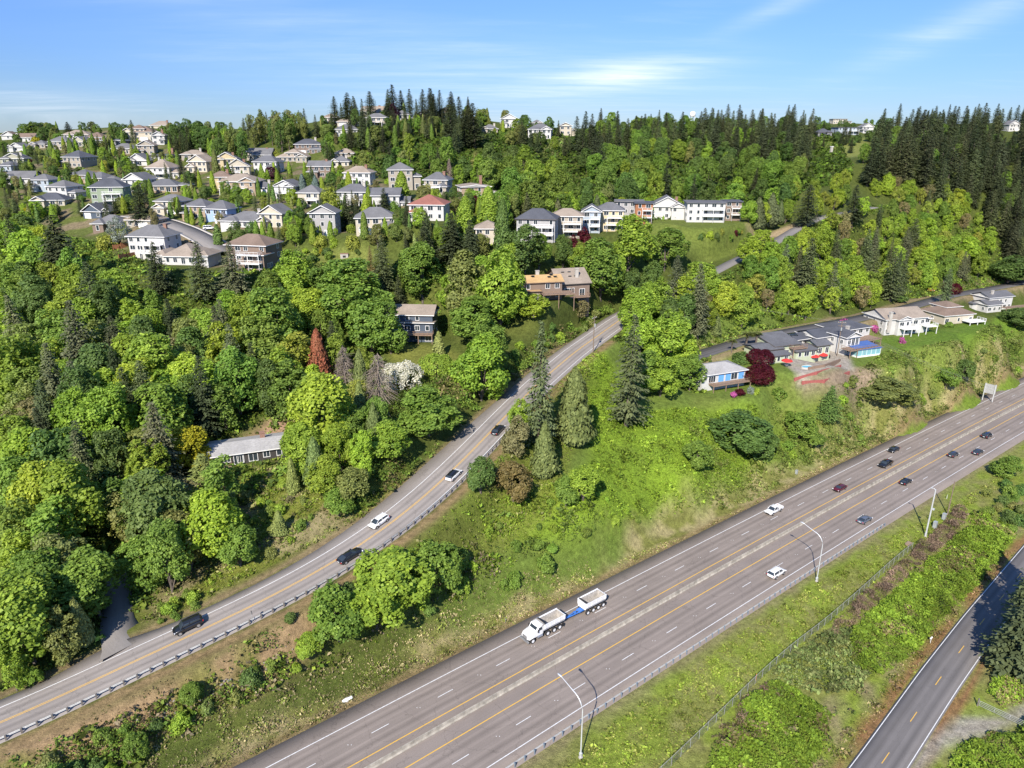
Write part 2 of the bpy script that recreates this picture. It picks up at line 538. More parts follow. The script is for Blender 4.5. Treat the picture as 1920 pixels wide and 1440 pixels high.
# ------------------------------------------------------------------ road surfaces
def asphalt(name, base, tracks=(), dark=(), patch=.0):
    """worn asphalt; tracks = lane centres (metres across) with wheel polishing, dark = oil strips"""
    m, nt, out = new_mat(name)
    b = N(nt, 'ShaderNodeBsdfPrincipled'); b.inputs['Roughness'].default_value = .82; b.inputs['Specular IOR Level'].default_value = .25
    at_ = N(nt, 'ShaderNodeAttribute', attribute_name='across').outputs['Fac']
    al_ = N(nt, 'ShaderNodeAttribute', attribute_name='along').outputs['Fac']
    pos = N(nt, 'ShaderNodeNewGeometry').outputs['Position']
    cv = N(nt, 'ShaderNodeCombineXYZ'); nt.links.new(at_, cv.inputs[0])
    s_ = N(nt, 'ShaderNodeMath', operation='MULTIPLY'); nt.links.new(al_, s_.inputs[0]); s_.inputs[1].default_value = .045; nt.links.new(s_.outputs[0], cv.inputs[1])
    streak = noise(nt, 1.6, 5, .65, cv.outputs[0])
    fine = noise(nt, 7.0, 4, .75, pos); big = noise(nt, .12, 3, .5, pos)
    col = mixc(nt, base, ramp(nt, streak, [(.3, .90), (.7, 1.07)]), 1.0, 'MULTIPLY')
    col = mixc(nt, col, ramp(nt, fine, [(.25, .84), (.75, 1.14)]), 1.0, 'MULTIPLY')
    col = mixc(nt, col, ramp(nt, big, [(.3, .90), (.7, 1.08)]), 1.0, 'MULTIPLY')
    for c in tracks:
        d = N(nt, 'ShaderNodeMath', operation='SUBTRACT'); nt.links.new(at_, d.inputs[0]); d.inputs[1].default_value = c
        a = N(nt, 'ShaderNodeMath', operation='ABSOLUTE'); nt.links.new(d.outputs[0], a.inputs[0])
        f = ramp(nt, a.outputs[0], [(0, .80), (.35, .95), (.62, 1.10), (.95, 1.12), (1.0, 1.0)])
        col = mixc(nt, col, f, 1.0, 'MULTIPLY')
    # cracks and sealed seams
    vt = N(nt, 'ShaderNodeTexVoronoi', feature='DISTANCE_TO_EDGE'); vt.inputs['Scale'].default_value = .16
    wv = N(nt, 'ShaderNodeVectorMath', operation='ADD'); nt.links.new(pos, wv.inputs[0])
    nz = noise(nt, .5, 4, .6, pos, 'Color'); sc = N(nt, 'ShaderNodeVectorMath', operation='SCALE'); nt.links.new(nz, sc.inputs[0]); sc.inputs['Scale'].default_value = 2.5
    nt.links.new(sc.outputs[0], wv.inputs[1]); nt.links.new(wv.outputs[0], vt.inputs['Vector'])
    col = mixc(nt, col, ramp(nt, vt.outputs['Distance'], [(.0, .62), (.012, 1.0)]), patch, 'MULTIPLY')
    nt.links.new(col, b.inputs['Base Color'])
    bp = N(nt, 'ShaderNodeBump'); bp.inputs['Strength'].default_value = .25; bp.inputs['Distance'].default_value = .02
    nt.links.new(fine, bp.inputs['Height']); nt.links.new(bp.outputs[0], b.inputs['Normal'])
    nt.links.new(b.outputs[0], out.inputs[0])
    return m


def ribbon(name, P, offs, mat, lift=0.0, parent=None, skirt=.0, s0=0.0):
    """strip along P; offs = across positions, scalars or per-point arrays"""
    L = np.r_[0, np.cumsum(np.hypot(*np.diff(P[:, :2], axis=0).T))] + s0
    rows = [offset_line(P, o) for o in offs]
    V = np.stack(rows, 1); V[..., 2] += lift
    if skirt:
        a, z = V[:, :1].copy(), V[:, -1:].copy(); a[..., 2] -= skirt; z[..., 2] -= skirt
        V = np.concatenate([a, V, z], 1); offs = [offs[0]] + list(offs) + [offs[-1]]
    n, k = V.shape[:2]
    ix = np.arange(n * k).reshape(n, k)
    F = np.stack([ix[:-1, :-1], ix[:-1, 1:], ix[1:, 1:], ix[1:, :-1]], -1).reshape(-1, 4)
    me = np_mesh(name, V.reshape(-1, 3), F)
    vattr(me, 'across', np.stack([np.broadcast_to(o, (n,)) for o in offs], 1).ravel())
    vattr(me, 'along', np.repeat(L, k))
    return link_mesh(name, me, parent, [mat])


def dashes(name, P, off, width, start, on, period, mat, parent=None, lift=.006):
    L = np.r_[0, np.cumsum(np.hypot(*np.diff(P[:, :2], axis=0).T))]
    A, B = offset_line(P, off - width/2), offset_line(P, off + width/2)
    V, F = [], []
    s = start % period
    while s + on < L[-1]:
        i = len(V)
        for q in (s, s + on):
            for Z in (A, B): V.append([np.interp(q, L, Z[:, 0]), np.interp(q, L, Z[:, 1]), np.interp(q, L, Z[:, 2]) + lift])
        F.append([i, i+1, i+3, i+2]); s += period
    return link_mesh(name, np_mesh(name, np.array(V), np.array(F)), parent, [mat])


def road_paint(name, col, wear):
    m, nt, out = new_mat(name)
    b = N(nt, 'ShaderNodeBsdfPrincipled'); b.inputs['Roughness'].default_value = .6
    pos = N(nt, 'ShaderNodeNewGeometry').outputs['Position']
    f = ramp(nt, noise(nt, 3.0, 6, .75, pos), [(.36, wear), (.62, 0)])
    nt.links.new(mixc(nt, col, (.2, .185, .17), f), b.inputs['Base Color']); nt.links.new(b.outputs[0], out.inputs[0])
    return m


M_white = road_paint('white_road_paint', (.74, .74, .72), .45)
M_yellow = road_paint('yellow_road_paint', (.74, .42, .035), .35)
M_hwy = asphalt('highway_asphalt', (.232, .194, .166), (-5.49, -1.83, 7.03, 10.69), patch=.6)
M_up = asphalt('arterial_asphalt', (.250, .222, .200), (-1.75, 1.75), patch=.6)
M_rt = asphalt('side_road_asphalt', (.150, .138, .130), (-1.5, 1.5), patch=.3)
M_acc = asphalt('access_road_asphalt', (.105, .100, .100), (-1.4, 1.4), patch=.4)
M_str = asphalt('street_asphalt', (.20, .185, .175), (), patch=.3)

HS = np.arange(-110, 460, 4.0)
MED = 5.2
rd = ribbon('highway', HWY, [-10.4, -7.3, -3.66, 0, MED/2, MED, MED+3.66, MED+7.32, MED+9.9], M_hwy, 0, None, .25)
tag(rd, 'four lane highway running diagonally across the lower half', 'highway', kind='structure')
for o_, w, M, nme in ((-7.32, .15, M_white, 'edge_line'), (0, .18, M_yellow, 'yellow_line'), (MED, .18, M_yellow, 'yellow_line'), (MED+7.32, .15, M_white, 'edge_line')):
    ribbon(nme, HWY, [o_ - w/2, o_ + w/2], M, .005, rd)
SD = 11.85 + 110
dashes('lane_dashes', HWY, -3.66, .13, SD % 12.192, 3.05, 12.192, M_white, rd)
dashes('lane_dashes', HWY, MED + 3.66, .13, (18.3 + 110) % 12.192, 3.05, 12.192, M_white, rd)
# raised lane studs halfway between the dashes
stud = MB()
for s in np.arange(-60, 320, 12.192):
    for off, ph in ((-3.66, 19.4), (MED + 3.66, 25.9)):
        p, th = hwy(s + ph - 12.192 * 2, off)
        for e in (-.25, .25): stud.box(p[0]+e-.06, p[0]+e+.06, p[1]-.06, p[1]+.06, p[2], p[2]+.02)
stud.build('lane_studs', M_white, rd)

L_up = np.r_[0, np.cumsum(np.hypot(*np.diff(UP[:, :2], axis=0).T))]
KU = int(np.argmin(np.abs(UP[:, 1] - 262)))
UPF, UP = UP, UP[:KU]
bul = 5.3 + 1.6 * np.exp(-((UP[:, 0] + 14) / 16) ** 2) + 1.6 * np.exp(-((UP[:, 0] - DRV[0, 0]) / 5) ** 2)
rd = ribbon('arterial_road', UP, [-bul, -3.5, -1.75, 0, 1.75, 3.5, 4.6 + 0*bul], M_up, 0, None, .25)
tag(rd, 'two lane road climbing the hill past the forest', 'road', kind='structure')
for o_, w, M, nme in ((-3.45, .14, M_white, 'edge_line'), (-.14, .11, M_yellow, 'yellow_line'), (.14, .11, M_yellow, 'yellow_line'), (3.45, .14, M_white, 'edge_line')):
    ribbon(nme, UP, [o_ - w/2, o_ + w/2], M, .006, rd)
UP = UPF
tag(ribbon('upper_lane', UP[KU - 1:], [-2.6, 0, 2.6], M_str, -.01, None, .2), 'narrow pale lane crossing below the mown bank on the hill', 'road', kind='structure')
rd = ribbon('side_road', RT, [-3.3, -1.5, 0, 1.5, 3.3], M_rt, 0, None, .25)
tag(rd, 'narrow two lane road in the lower right corner', 'road', kind='structure')
for o_ in (-3.0, 3.0): ribbon('edge_line', RT, [o_ - .06, o_ + .06], M_white, .006, rd)
Lr = np.r_[0, np.cumsum(np.hypot(*np.diff(RT[:, :2], axis=0).T))]
s_first = Lr[np.argmin(((RT[:, :2] - np.array([56.5, 83.3]))**2).sum(1))]
dashes('lane_dashes', RT, 0, .12, s_first % 12.0, 3.0, 12.0, M_yellow, rd)
tag(ribbon('access_road', ACC, [-3.2, 0, 3.2], M_acc, 0, None, .2), 'dark asphalt lane behind the row of bluff houses', 'road', kind='structure')
st = tag(ribbon('hillside_street', STR, [-4.2, 0, 4.2], M_str, 0, None, .2), 'curving grey street between the hillside houses', 'street', kind='structure')
M_conc = plain('pale_concrete', (.42, .39, .35), .85, var=.15, scale=.8, spec=.2)
for o_ in ((-5.6, -4.25), (4.25, 5.6)): ribbon('sidewalk', STR, list(o_), M_conc, .1, st, .1)
_w = 2.3 + 3.0 * np.exp(-np.arange(len(DRV)) / 1.8)
tag(ribbon('woodland_drive', DRV, [-_w, 0 * _w, _w], M_str, .01, None, .2), 'shaded driveway entering the forest from the climbing road', 'driveway', kind='structure')


# ------------------------------------------------------------------ median barrier, guardrails, fence
M_barrier = plain('weathered_concrete', (.37, .335, .275), .9, var=.45, scale=.9, spec=.15, bump=.3)
M_galv = plain('galvanised_steel', (.40, .40, .39), .6, .25, .2, 2)
M_post = plain('weathered_wood_post', (.17, .15, .13), .9, var=.3, scale=3)
M_steelpost = plain('bluish_steel_post', (.22, .27, .33), .5, .3, .2, 2)
prof = [(-.30, -.05), (-.30, .08), (-.15, .30), (-.09, .82), (.09, .82), (.15, .30), (.30, .08), (.30, -.05)]
bar = MB(); rings = []
for s in np.arange(-108, 455, 3.0):
    rr = []
    for u, v in prof:
        p, th = hwy(s, 2.2 + u); rr.append((p[0], p[1], p[2] + v))
    rings.append(rr)
bar.loft(rings, 0, False)
tag(bar.build('concrete_barrier', M_barrier), 'low weathered concrete barrier between the two carriageways', 'barrier')


def guardrail(P, s0, s1, off, lab, post_mat, spacing=1.905, big=False):
    L = np.r_[0, np.cumsum(np.hypot(*np.diff(P[:, :2], axis=0).T))]
    Q = offset_line(P, off); Qb = offset_line(P, off + .22)
    f = lambda s, A: np.array([np.interp(s, L, A[:, k]) for k in range(3)])
    base = f(s0, Q)
    root = thing('guardrail', base, 0, lab, 'guardrail')
    rail = MB(); rings = []
    for s in np.arange(s0, s1, spacing):
        p = f(s, Q) - base; n = (f(s, Qb) - f(s, Q)); n /= np.hypot(n[0], n[1])
        rings.append([tuple(p + n*u + np.array([0, 0, v])) for u, v in ((0, .80), (.02, .80), (-.06, .70), (.02, .61), (-.06, .52), (.02, .44), (0, .44), (-.09, .52), (-.02, .61), (-.09, .70))])
    rail.loft(rings, 0, False); rail.build('rail', M_galv, root)
    pm = None; pw = .10 if big else .075
    for s in np.arange(s0 + .3, s1, spacing):
        if pm is None:
            q = MB(); q.box(-pw, pw, -pw, pw, -.5, .84); q.box(-pw*.7, pw*.7, pw, pw + .1, .45, .8); pm = q.mesh('post'); pm.materials.append(post_mat)
        p = f(s, Qb) - base; t = f(s + .5, Qb) - f(s - .5, Qb)
        o = link_mesh('post', pm, root); o.location = p; o.rotation_euler = (0, 0, math.atan2(t[1], t[0]))
    return root


su = lambda x: float(np.interp(x, UP[:, 0], L_up))
guardrail(UP, su(-84), su(-3), 4.25, 'steel guardrail on wooden posts along the climbing two lane road', M_post, 1.905, True)
guardrail(HWY, 110 - 15, 110 + 143, MED + 9.5, 'steel guardrail along the right shoulder of the highway', M_steelpost, 1.905)
# ------------------------------------------------------------------ houses
def roof_mat(name, col):
    m, nt, out = new_mat(name)
    b = N(nt, 'ShaderNodeBsdfPrincipled'); b.inputs['Roughness'].default_value = .9; b.inputs['Specular IOR Level'].default_value = .2
    pos = N(nt, 'ShaderNodeNewGeometry').outputs['Position']
    mp = N(nt, 'ShaderNodeMapping'); mp.inputs['Scale'].default_value = (1.2, 1.2, 6.0); nt.links.new(pos, mp.inputs[0])
    c = mixc(nt, col, ramp(nt, noise(nt, 1.6, 4, .7, mp.outputs[0]), [(.3, .78), (.7, 1.2)]), 1.0, 'MULTIPLY')
    c = mixc(nt, c, ramp(nt, noise(nt, .25, 3, .5, pos), [(.3, .85), (.7, 1.12)]), 1.0, 'MULTIPLY')
    nt.links.new(c, b.inputs['Base Color']); nt.links.new(b.outputs[0], out.inputs[0])
    return m


def siding_mat(name, col):
    m, nt, out = new_mat(name)
    b = N(nt, 'ShaderNodeBsdfPrincipled'); b.inputs['Roughness'].default_value = .75; b.inputs['Specular IOR Level'].default_value = .25
    pos = N(nt, 'ShaderNodeNewGeometry').outputs['Position']
    sp = N(nt, 'ShaderNodeSeparateXYZ'); nt.links.new(pos, sp.inputs[0])
    q = N(nt, 'ShaderNodeMath', operation='MULTIPLY'); nt.links.new(sp.outputs[2], q.inputs[0]); q.inputs[1].default_value = 5.0
    fr = N(nt, 'ShaderNodeMath', operation='FRACT'); nt.links.new(q.outputs[0], fr.inputs[0])
    c = mixc(nt, col, ramp(nt, fr.outputs[0], [(0, .86), (.12, 1.0), (1, 1.02)]), 1.0, 'MULTIPLY')
    c = mixc(nt, c, ramp(nt, noise(nt, .6, 4, .6, pos), [(.3, .9), (.7, 1.05)]), 1.0, 'MULTIPLY')
    nt.links.new(c, b.inputs['Base Color']); nt.links.new(b.outputs[0], out.inputs[0])
    return m


RC = dict(gray=(.145, .143, .146), dark=(.080, .084, .098), tan=(.270, .222, .178), brown=(.185, .135, .105), red=(.260, .110, .085), slate=(.122, .122, .130), pale=(.330, .320, .310), orange=(.46, .30, .14))
WC = dict(white=(.50, .49, .47), cream=(.47, .42, .33), beige=(.34, .30, .245), tan=(.33, .25, .175), blue=(.30, .40, .55), bluegray=(.33, .38, .43), green=(.24, .29, .20), gray=(.34, .33, .325), painted_shade=(.055, .05, .048),  # near-black last entry: shadow on the ranch walls, put into the siding colour
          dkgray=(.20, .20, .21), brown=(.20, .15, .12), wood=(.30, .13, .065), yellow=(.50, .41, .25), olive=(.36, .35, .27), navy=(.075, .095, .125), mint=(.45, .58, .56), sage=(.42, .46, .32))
RM = {k: roof_mat(k + '_shingle', v) for k, v in RC.items()}
WM = {k: siding_mat(k + '_siding', v) for k, v in WC.items()}
M_trim = plain('white_trim', (.74, .73, .71), .6, var=.08)
M_darktrim = plain('dark_trim', (.10, .085, .075), .6, var=.1)
M_brick = plain('chimney_brick', (.26, .15, .11), .9, var=.3, scale=4)
M_deck = plain('deck_timber', (.25, .17, .12), .85, var=.25, scale=2)
m, nt, out = new_mat('window_glass')
b = N(nt, 'ShaderNodeBsdfPrincipled'); b.inputs['Base Color'].default_value = (.030, .040, .050, 1); b.inputs['Roughness'].default_value = .08; b.inputs['Specular IOR Level'].default_value = .6
nt.links.new(b.outputs[0], out.inputs[0]); M_glass = m

_win = {}


def window_meshes(w, h):
    k = (round(w, 1), round(h, 1))
    if k not in _win:
        w, h = k
        a = MB(); a.box(-w/2, w/2, -.03, .1, 0, h); ga = a.mesh('window'); ga.materials.append(M_glass)
        f = MB(); t = .11
        f.box(-w/2 - t, w/2 + t, -.08, .06, h, h + t); f.box(-w/2 - t, w/2 + t, -.10, .06, -t, 0)
        f.box(-w/2 - t, -w/2, -.08, .06, 0, h); f.box(w/2, w/2 + t, -.08, .06, 0, h)
        if w > 1.0:
            n = max(2, int(round(w / .9)))
            for i in range(1, n): x = -w/2 + w*i/n; f.box(x - .035, x + .035, -.06, -.031, 0, h)
        fm = f.mesh('frame'); fm.materials.append(M_trim)
        _win[k] = (ga, fm)
    return _win[k]


def add_window(root, x, y, z, rz, w, h, framed=True):
    ga, fm = window_meshes(w, h)
    o = link_mesh('window', ga, root); o.location = (x, y, z); o.rotation_euler = (0, 0, rz)
    if framed: link_mesh('frame', fm, o)
    return o


def roof_geo(mb, x0, x1, y0, y1, h, kind, pitch, ov, wall):
    """roof slab into mb (0 shingle, 1 fascia); gable triangles into wall mesh"""
    X0, X1, Y0, Y1 = x0 - ov, x1 + ov, y0 - ov, y1 + ov
    t = .22
    w, d = X1 - X0, Y1 - Y0
    e = h - .05
    if kind == 'f':
        mb.box(X0, X1, Y0, Y1, e, e + .35, 0); return h + .35
    if kind == 's':       # single slope, high at the front
        hi = d * pitch
        mb.add([(X0,Y0,e+hi),(X1,Y0,e+hi),(X1,Y1,e),(X0,Y1,e),(X0,Y0,e+hi+t),(X1,Y0,e+hi+t),(X1,Y1,e+t),(X0,Y1,e+t)], [(0,3,2,1),(4,5,6,7)], 0)
        mb.add([(X0,Y0,e+hi),(X1,Y0,e+hi),(X1,Y1,e),(X0,Y1,e),(X0,Y0,e+hi+t),(X1,Y0,e+hi+t),(X1,Y1,e+t),(X0,Y1,e+t)], [(0,1,5,4),(1,2,6,5),(2,3,7,6),(3,0,4,7)], 1)
        if pitch < 0:
            lo = e + hi - .25
            wall.add([(x0,y0,lo),(x0,y1,lo),(x0,y1,e+ov*pitch),(x1,y0,lo),(x1,y1,lo),(x1,y1,e+ov*pitch)], [(0,2,1),(3,4,5),(1,2,5,4)], 0)
            return e + t
        wall.add([(x0,y0,h-.2),(x1,y0,h-.2),(x1,y0,e+hi-ov*pitch),(x0,y0,e+hi-ov*pitch),(x0,y1,h-.2),(x1,y1,h-.2)], [(0,1,2,3),(0,3,4),(1,5,2)], 0)
        return e + hi + t
    bot = [(X0,Y0,e),(X1,Y0,e),(X1,Y1,e),(X0,Y1,e)]; top = [(x, y, z + t) for x, y, z in bot]
    mb.add(bot + top, [(0,3,2,1)] + [(i, (i+1) % 4, 4 + (i+1) % 4, 4 + i) for i in range(4)], 1)
    z0 = e + t
    if kind == 'h':
        if w >= d:
            k = d/2; r = z0 + k*pitch; a, c = (X0 + k, (Y0+Y1)/2, r), (X1 - k, (Y0+Y1)/2, r)
            mb.add(top + [a, c], [(0,1,5,4),(1,2,5),(2,3,4,5),(3,0,4)], 0)
        else:
            k = w/2; r = z0 + k*pitch; a, c = ((X0+X1)/2, Y0 + k, r), ((X0+X1)/2, Y1 - k, r)
            mb.add(top + [a, c], [(0,1,4),(1,2,5,4),(2,3,5),(3,0,4,5)], 0)
        return r
    if kind == 'g':       # gable end faces the front
        r = z0 + w/2*pitch; xm = (X0+X1)/2
        mb.add(top + [(xm,Y0,r),(xm,Y1,r)], [(1,2,5,4),(3,0,4,5)], 0)
        mb.add([(X0,Y0,z0),(X1,Y0,z0),(xm,Y0,r),(xm,Y0,r-t*1.4),(X0+.25,Y0,z0-.02),(X1-.25,Y0,z0-.02)], [(0,4,3,2),(1,2,3,5)], 1)
        for Y, s in ((y0, 1), (y1, -1)):
            wall.add([(x0, Y, e), (x1, Y, e), (xm, Y, r - t - ov*pitch*.3)], [(0,1,2) if s > 0 else (0,2,1)], 0)
        return r
    if kind == 'x':       # ridge runs left-right, gables on the sides
        r = z0 + d/2*pitch; ym = (Y0+Y1)/2
        mb.add(top + [(X0,ym,r),(X1,ym,r)], [(0,1,5,4),(2,3,4,5)], 0)
        for Xw, s in ((x0, 1), (x1, -1)):
            wall.add([(Xw, y0, e), (Xw, y1, e), (Xw, ym, r - t - ov*pitch*.3)], [(0,2,1) if s > 0 else (0,1,2)], 0)
        return r


def build_house(label, p, rz, vols, wc, rc, chim=(), decks=(), garages=(), sky=(), near=False, wins=True, cat='house', name='house', pitch=.45, trim=None, extra_win=()):
    root = thing(name, (p[0], p[1], p[2]), rz, label, cat)
    wall, rf = MB(), MB()
    rr = np.random.default_rng(int(abs(p[0] * 17 + p[1] * 31)) + 3)
    tops = []
    for v in vols:
        x0, x1, y0, y1, h, k = v[:6]; pt = v[6] if len(v) > 6 else pitch; zb = v[7] if len(v) > 7 else -7.0
        if k == 's' and pt < 0: wall.box(x0, x1, y0, y1, zb, h + pt * (y1 - y0 + 1.1) - .1)
        else: wall.box(x0, x1, y0, y1, zb, h)
        tops.append(roof_geo(rf, x0, x1, y0, y1, h, k, pt, .65 if k != 's' else .55, wall))
    wall.build('wall', WM[wc], root)
    ro = rf.build('roof', [RM[rc], trim or M_trim], root)
    for cx_, cy_, ch in chim:
        q = MB(); q.box(cx_-.55, cx_+.55, cy_-.4, cy_+.4, 1.0, ch); q.box(cx_-.65, cx_+.65, cy_-.5, cy_+.5, ch - .25, ch + .02)
        q.build('chimney', M_brick if (int(ch*10) % 2) else M_conc, ro)
    for sxk, syk, szk, tilt in sky:
        q = MB(); q.box(-.5, .5, -.7, .7, -.05, .12); o = q.build('skylight', M_glass, ro); o.location = (sxk, syk, szk); o.rotation_euler = (tilt, 0, 0)
    def blocked(x, y, z, me_):
        for j, u in enumerate(vols):
            if j != me_ and u[0] - .05 < x < u[1] + .05 and u[2] - .05 < y < u[3] + .05 and z < u[4] and (u[7] if len(u) > 7 else -3.5) < z: return True
        for g in garages:
            if abs(y - g[1]) < .6 and g[0] - g[2]/2 - .8 < x < g[0] + g[2]/2 + .8 and z < 2.6: return True
        return False
    tocam = Vector((-p[0], -p[1], 0)).normalized()
    if wins:
        for j, v in enumerate(vols):
            x0, x1, y0, y1, h = v[:5]; zb = v[7] if len(v) > 7 else 0
            zb = max(zb, 0)
            if v[5] == 's' and len(v) > 6 and v[6] < 0: h = h + v[6] * (y1 - y0 + 1.1) - .1
            ns = max(1, int(round((h - zb) / 2.75)))
            for face, L, nrm, a in (('F', x1-x0, Vector((0,-1,0)), 0), ('L', y1-y0, Vector((-1,0,0)), -math.pi/2), ('R', y1-y0, Vector((1,0,0)), math.pi/2)):
                wn = Vector((nrm.x*math.cos(rz) - nrm.y*math.sin(rz), nrm.x*math.sin(rz) + nrm.y*math.cos(rz), 0))
                if wn.dot(tocam) < .12: continue
                n = max(1, int(L / (2.7 if face == 'F' else 3.6)))
                for s in range(ns):
                    z = zb + s * 2.75 + .95
                    if z + 1.4 > h - .1: z = h - 1.7
                    for i in range(n):
                        if rr.random() < (.12 if face == 'F' else .3): continue
                        ww = float(rr.choice([1.0, 1.3, 1.3, 1.8])) if face == 'F' else 1.1
                        ww = min(ww, L / n - .5)
                        if ww < .5: continue
                        hh = 1.4 if rr.random() < .75 or s else 1.9
                        u = (i + .5) / n * L + rr.uniform(-.12, .12)
                        x, y = (x0 + u, y0) if face == 'F' else ((x0, y1 - u) if face == 'L' else (x1, y0 + u))
                        zz_ = z if hh == 1.4 else z - .5
                        if blocked(x + nrm.x*.3, y + nrm.y*.3, z + .5, j): continue
                        add_window(root, x, y, zz_, a, ww, hh, True)
    for x, y, z, a, w, h in extra_win: add_window(root, x, y, z, a, w, h)
    for gx_, gy_, gw in garages:
        q = MB(); q.box(-gw/2, gw/2, -.06, .05, 0, 2.25)
        for i in range(1, 4): q.box(-gw/2 + .05, gw/2 - .05, -.075, -.061, i*.56 - .02, i*.56 + .02)
        o = q.build('garage_door', M_trim, root); o.location = (gx_, gy_, .02)
    for x0, x1, y0, y1, z, posts in decks:
        q = MB(); q.box(x0, x1, y0, y1, z - .25, z)
        dk = q.build('deck', M_deck if near or posts == 'w' else M_trim, root)
        q = MB()
        for a_, b_, c_, d_ in ((x0, x1, y0, y0 + .06), (x0, x0 + .06, y0 + .07, y1), (x1 - .06, x1, y0 + .07, y1)):
            q.box(a_, b_, c_, d_, z + .95, z + 1.05); q.box(a_, b_, c_, d_, z + .45, z + .5)
            L = max(b_ - a_, d_ - c_); n = max(2, int(L / 1.4))
            for i in range(n + 1):
                t = i / n
                px_, py_ = (a_ + t*(b_-a_-.06), c_) if b_-a_ > d_-c_ else (a_, c_ + t*(d_-c_-.06))
                q.box(px_ - .004, px_ + .064, py_ - .004, py_ + .064, z, z + .94)
        q.build('railing', M_deck if near or posts == 'w' else M_trim, dk)
        if z > 1:
            n = max(2, int((x1 - x0) / 3.5) + 1)
            for i in range(n):
                x = x0 + .15 + (x1 - x0 - .3) * i / (n - 1)
                q = MB(); q.box(-.1, .1, -.1, .1, -z - 3, -.26); o = q.build('deck_post', M_deck if near or posts == 'w' else M_trim, dk); o.location = (x, y0 + .2, z)
    return root


HOUSES = []      # screen boxes of houses, kept clear when woods are filled in: (x0, x1, y0, y1, depth, centre x, centre y, radius)


def H(cx, by, wpx, st, rk, rc, wc, yaw, label, opt='', dep=None):
    p = G(cx, by)
    if p is None: p = G(cx, by + 8)
    if p is None: print("NO GROUND", label); return
    d = proj(*p)[2]
    a = abs(R(yaw)); wm = .94 * wpx * d / FPX
    w = max(7.0, min(30.0, wm / (math.cos(a) + .62 * math.sin(a))))
    dp = dep or min(max(w * .72, 8.5), 13)
    if 'L' in opt: w /= 1.3
    if 'M' in opt: w /= 1.3
    w = max(w, 6.5); h = st * 2.65 + .2
    r2 = np.random.default_rng(int(cx * 7 + by * 13))
    vols = []; decks = []; gar = []; ch = []
    if not any(q in opt for q in 'WLMlb') and st <= 2:
        opt += ['W', 'Wg', 'W', 'Lg', 'WgT'][int(r2.integers(5))]
    if st <= 2 and not any(q in opt for q in 'GHdb') and r2.random() < .45: opt += ['G', 'H', 'd'][int(r2.integers(3))]
    if 'c' not in opt and rk != 'f' and r2.random() < .2: opt += 'c'
    if 'W' in opt:     # stepped: main block plus a projecting wing
        side = 1 if r2.random() < .5 else -1
        ww = w * r2.uniform(.36, .46)
        wx0 = (w/2 - ww) if side > 0 else -w/2
        vols.append((-w/2, w/2, 1.8, 1.8 + dp, h, rk))
        wk = 'g' if 'g' in opt else 'h'
        hw = h if st == 1 or 'T' in opt else h - 2.75
        vols.append((wx0 + .02, wx0 + ww - .02, 0, 5.5, max(hw, 3.0) - .04, wk))
        if 'U' in opt: vols.append((-w*.22, w*.22, 2.6, 2.6 + dp*.6, h + 2.2, 'h'))
    else:
        vols.append((-w/2, w/2, 0, dp, h, rk))
        if 'L' in opt: vols.append((w/2 + .01, w/2 + w*.34, 1.2, dp*.8, max(h - 2.75, 3.05), rk))
        if 'M' in opt: vols.append((-w/2 - w*.34, -w/2 - .01, 1.2, dp*.8, max(h - 2.75, 3.05), rk))
    if 'd' in opt: decks.append((-w*.42, w*.30, -2.6, -.02, 3.0 if st > 1 else .6, ''))
    if 'b' in opt:
        for s in range(1, st): decks.append((-w*.1, w*.46, -2.2, -.02, s*2.75 + .1, ''))
    if 'G' in opt:
        if st > 0: gar.append((w*.22, 0, min(4.8, w*.34)))
    if 'H' in opt: gar.append((-w*.24, 0, min(4.8, w*.34)))
    if 'c' in opt: ch.append((w*.28, dp*.55 + 1, h + dp*.25 + 1.3))
    trim = M_darktrim if rc == 'dark' and wc in ('wood', 'gray', 'dkgray') else None
    o = build_house(label, p, R(yaw), vols, wc, rc, ch, decks, gar, trim=trim, pitch=.12 if 'l' in opt else float(r2.uniform(.46, .62)))
    top = proj(p[0], p[1], p[2] + h + 2)[1]
    rr_ = max(w, dp) * .62
    c_, s_ = math.cos(R(yaw)), math.sin(R(yaw))
    HOUSES.append((cx - wpx*.5, cx + wpx*.5, top, by, d, p[0] - s_*dp*.5, p[1] + c_*dp*.5, rr_))
    return o


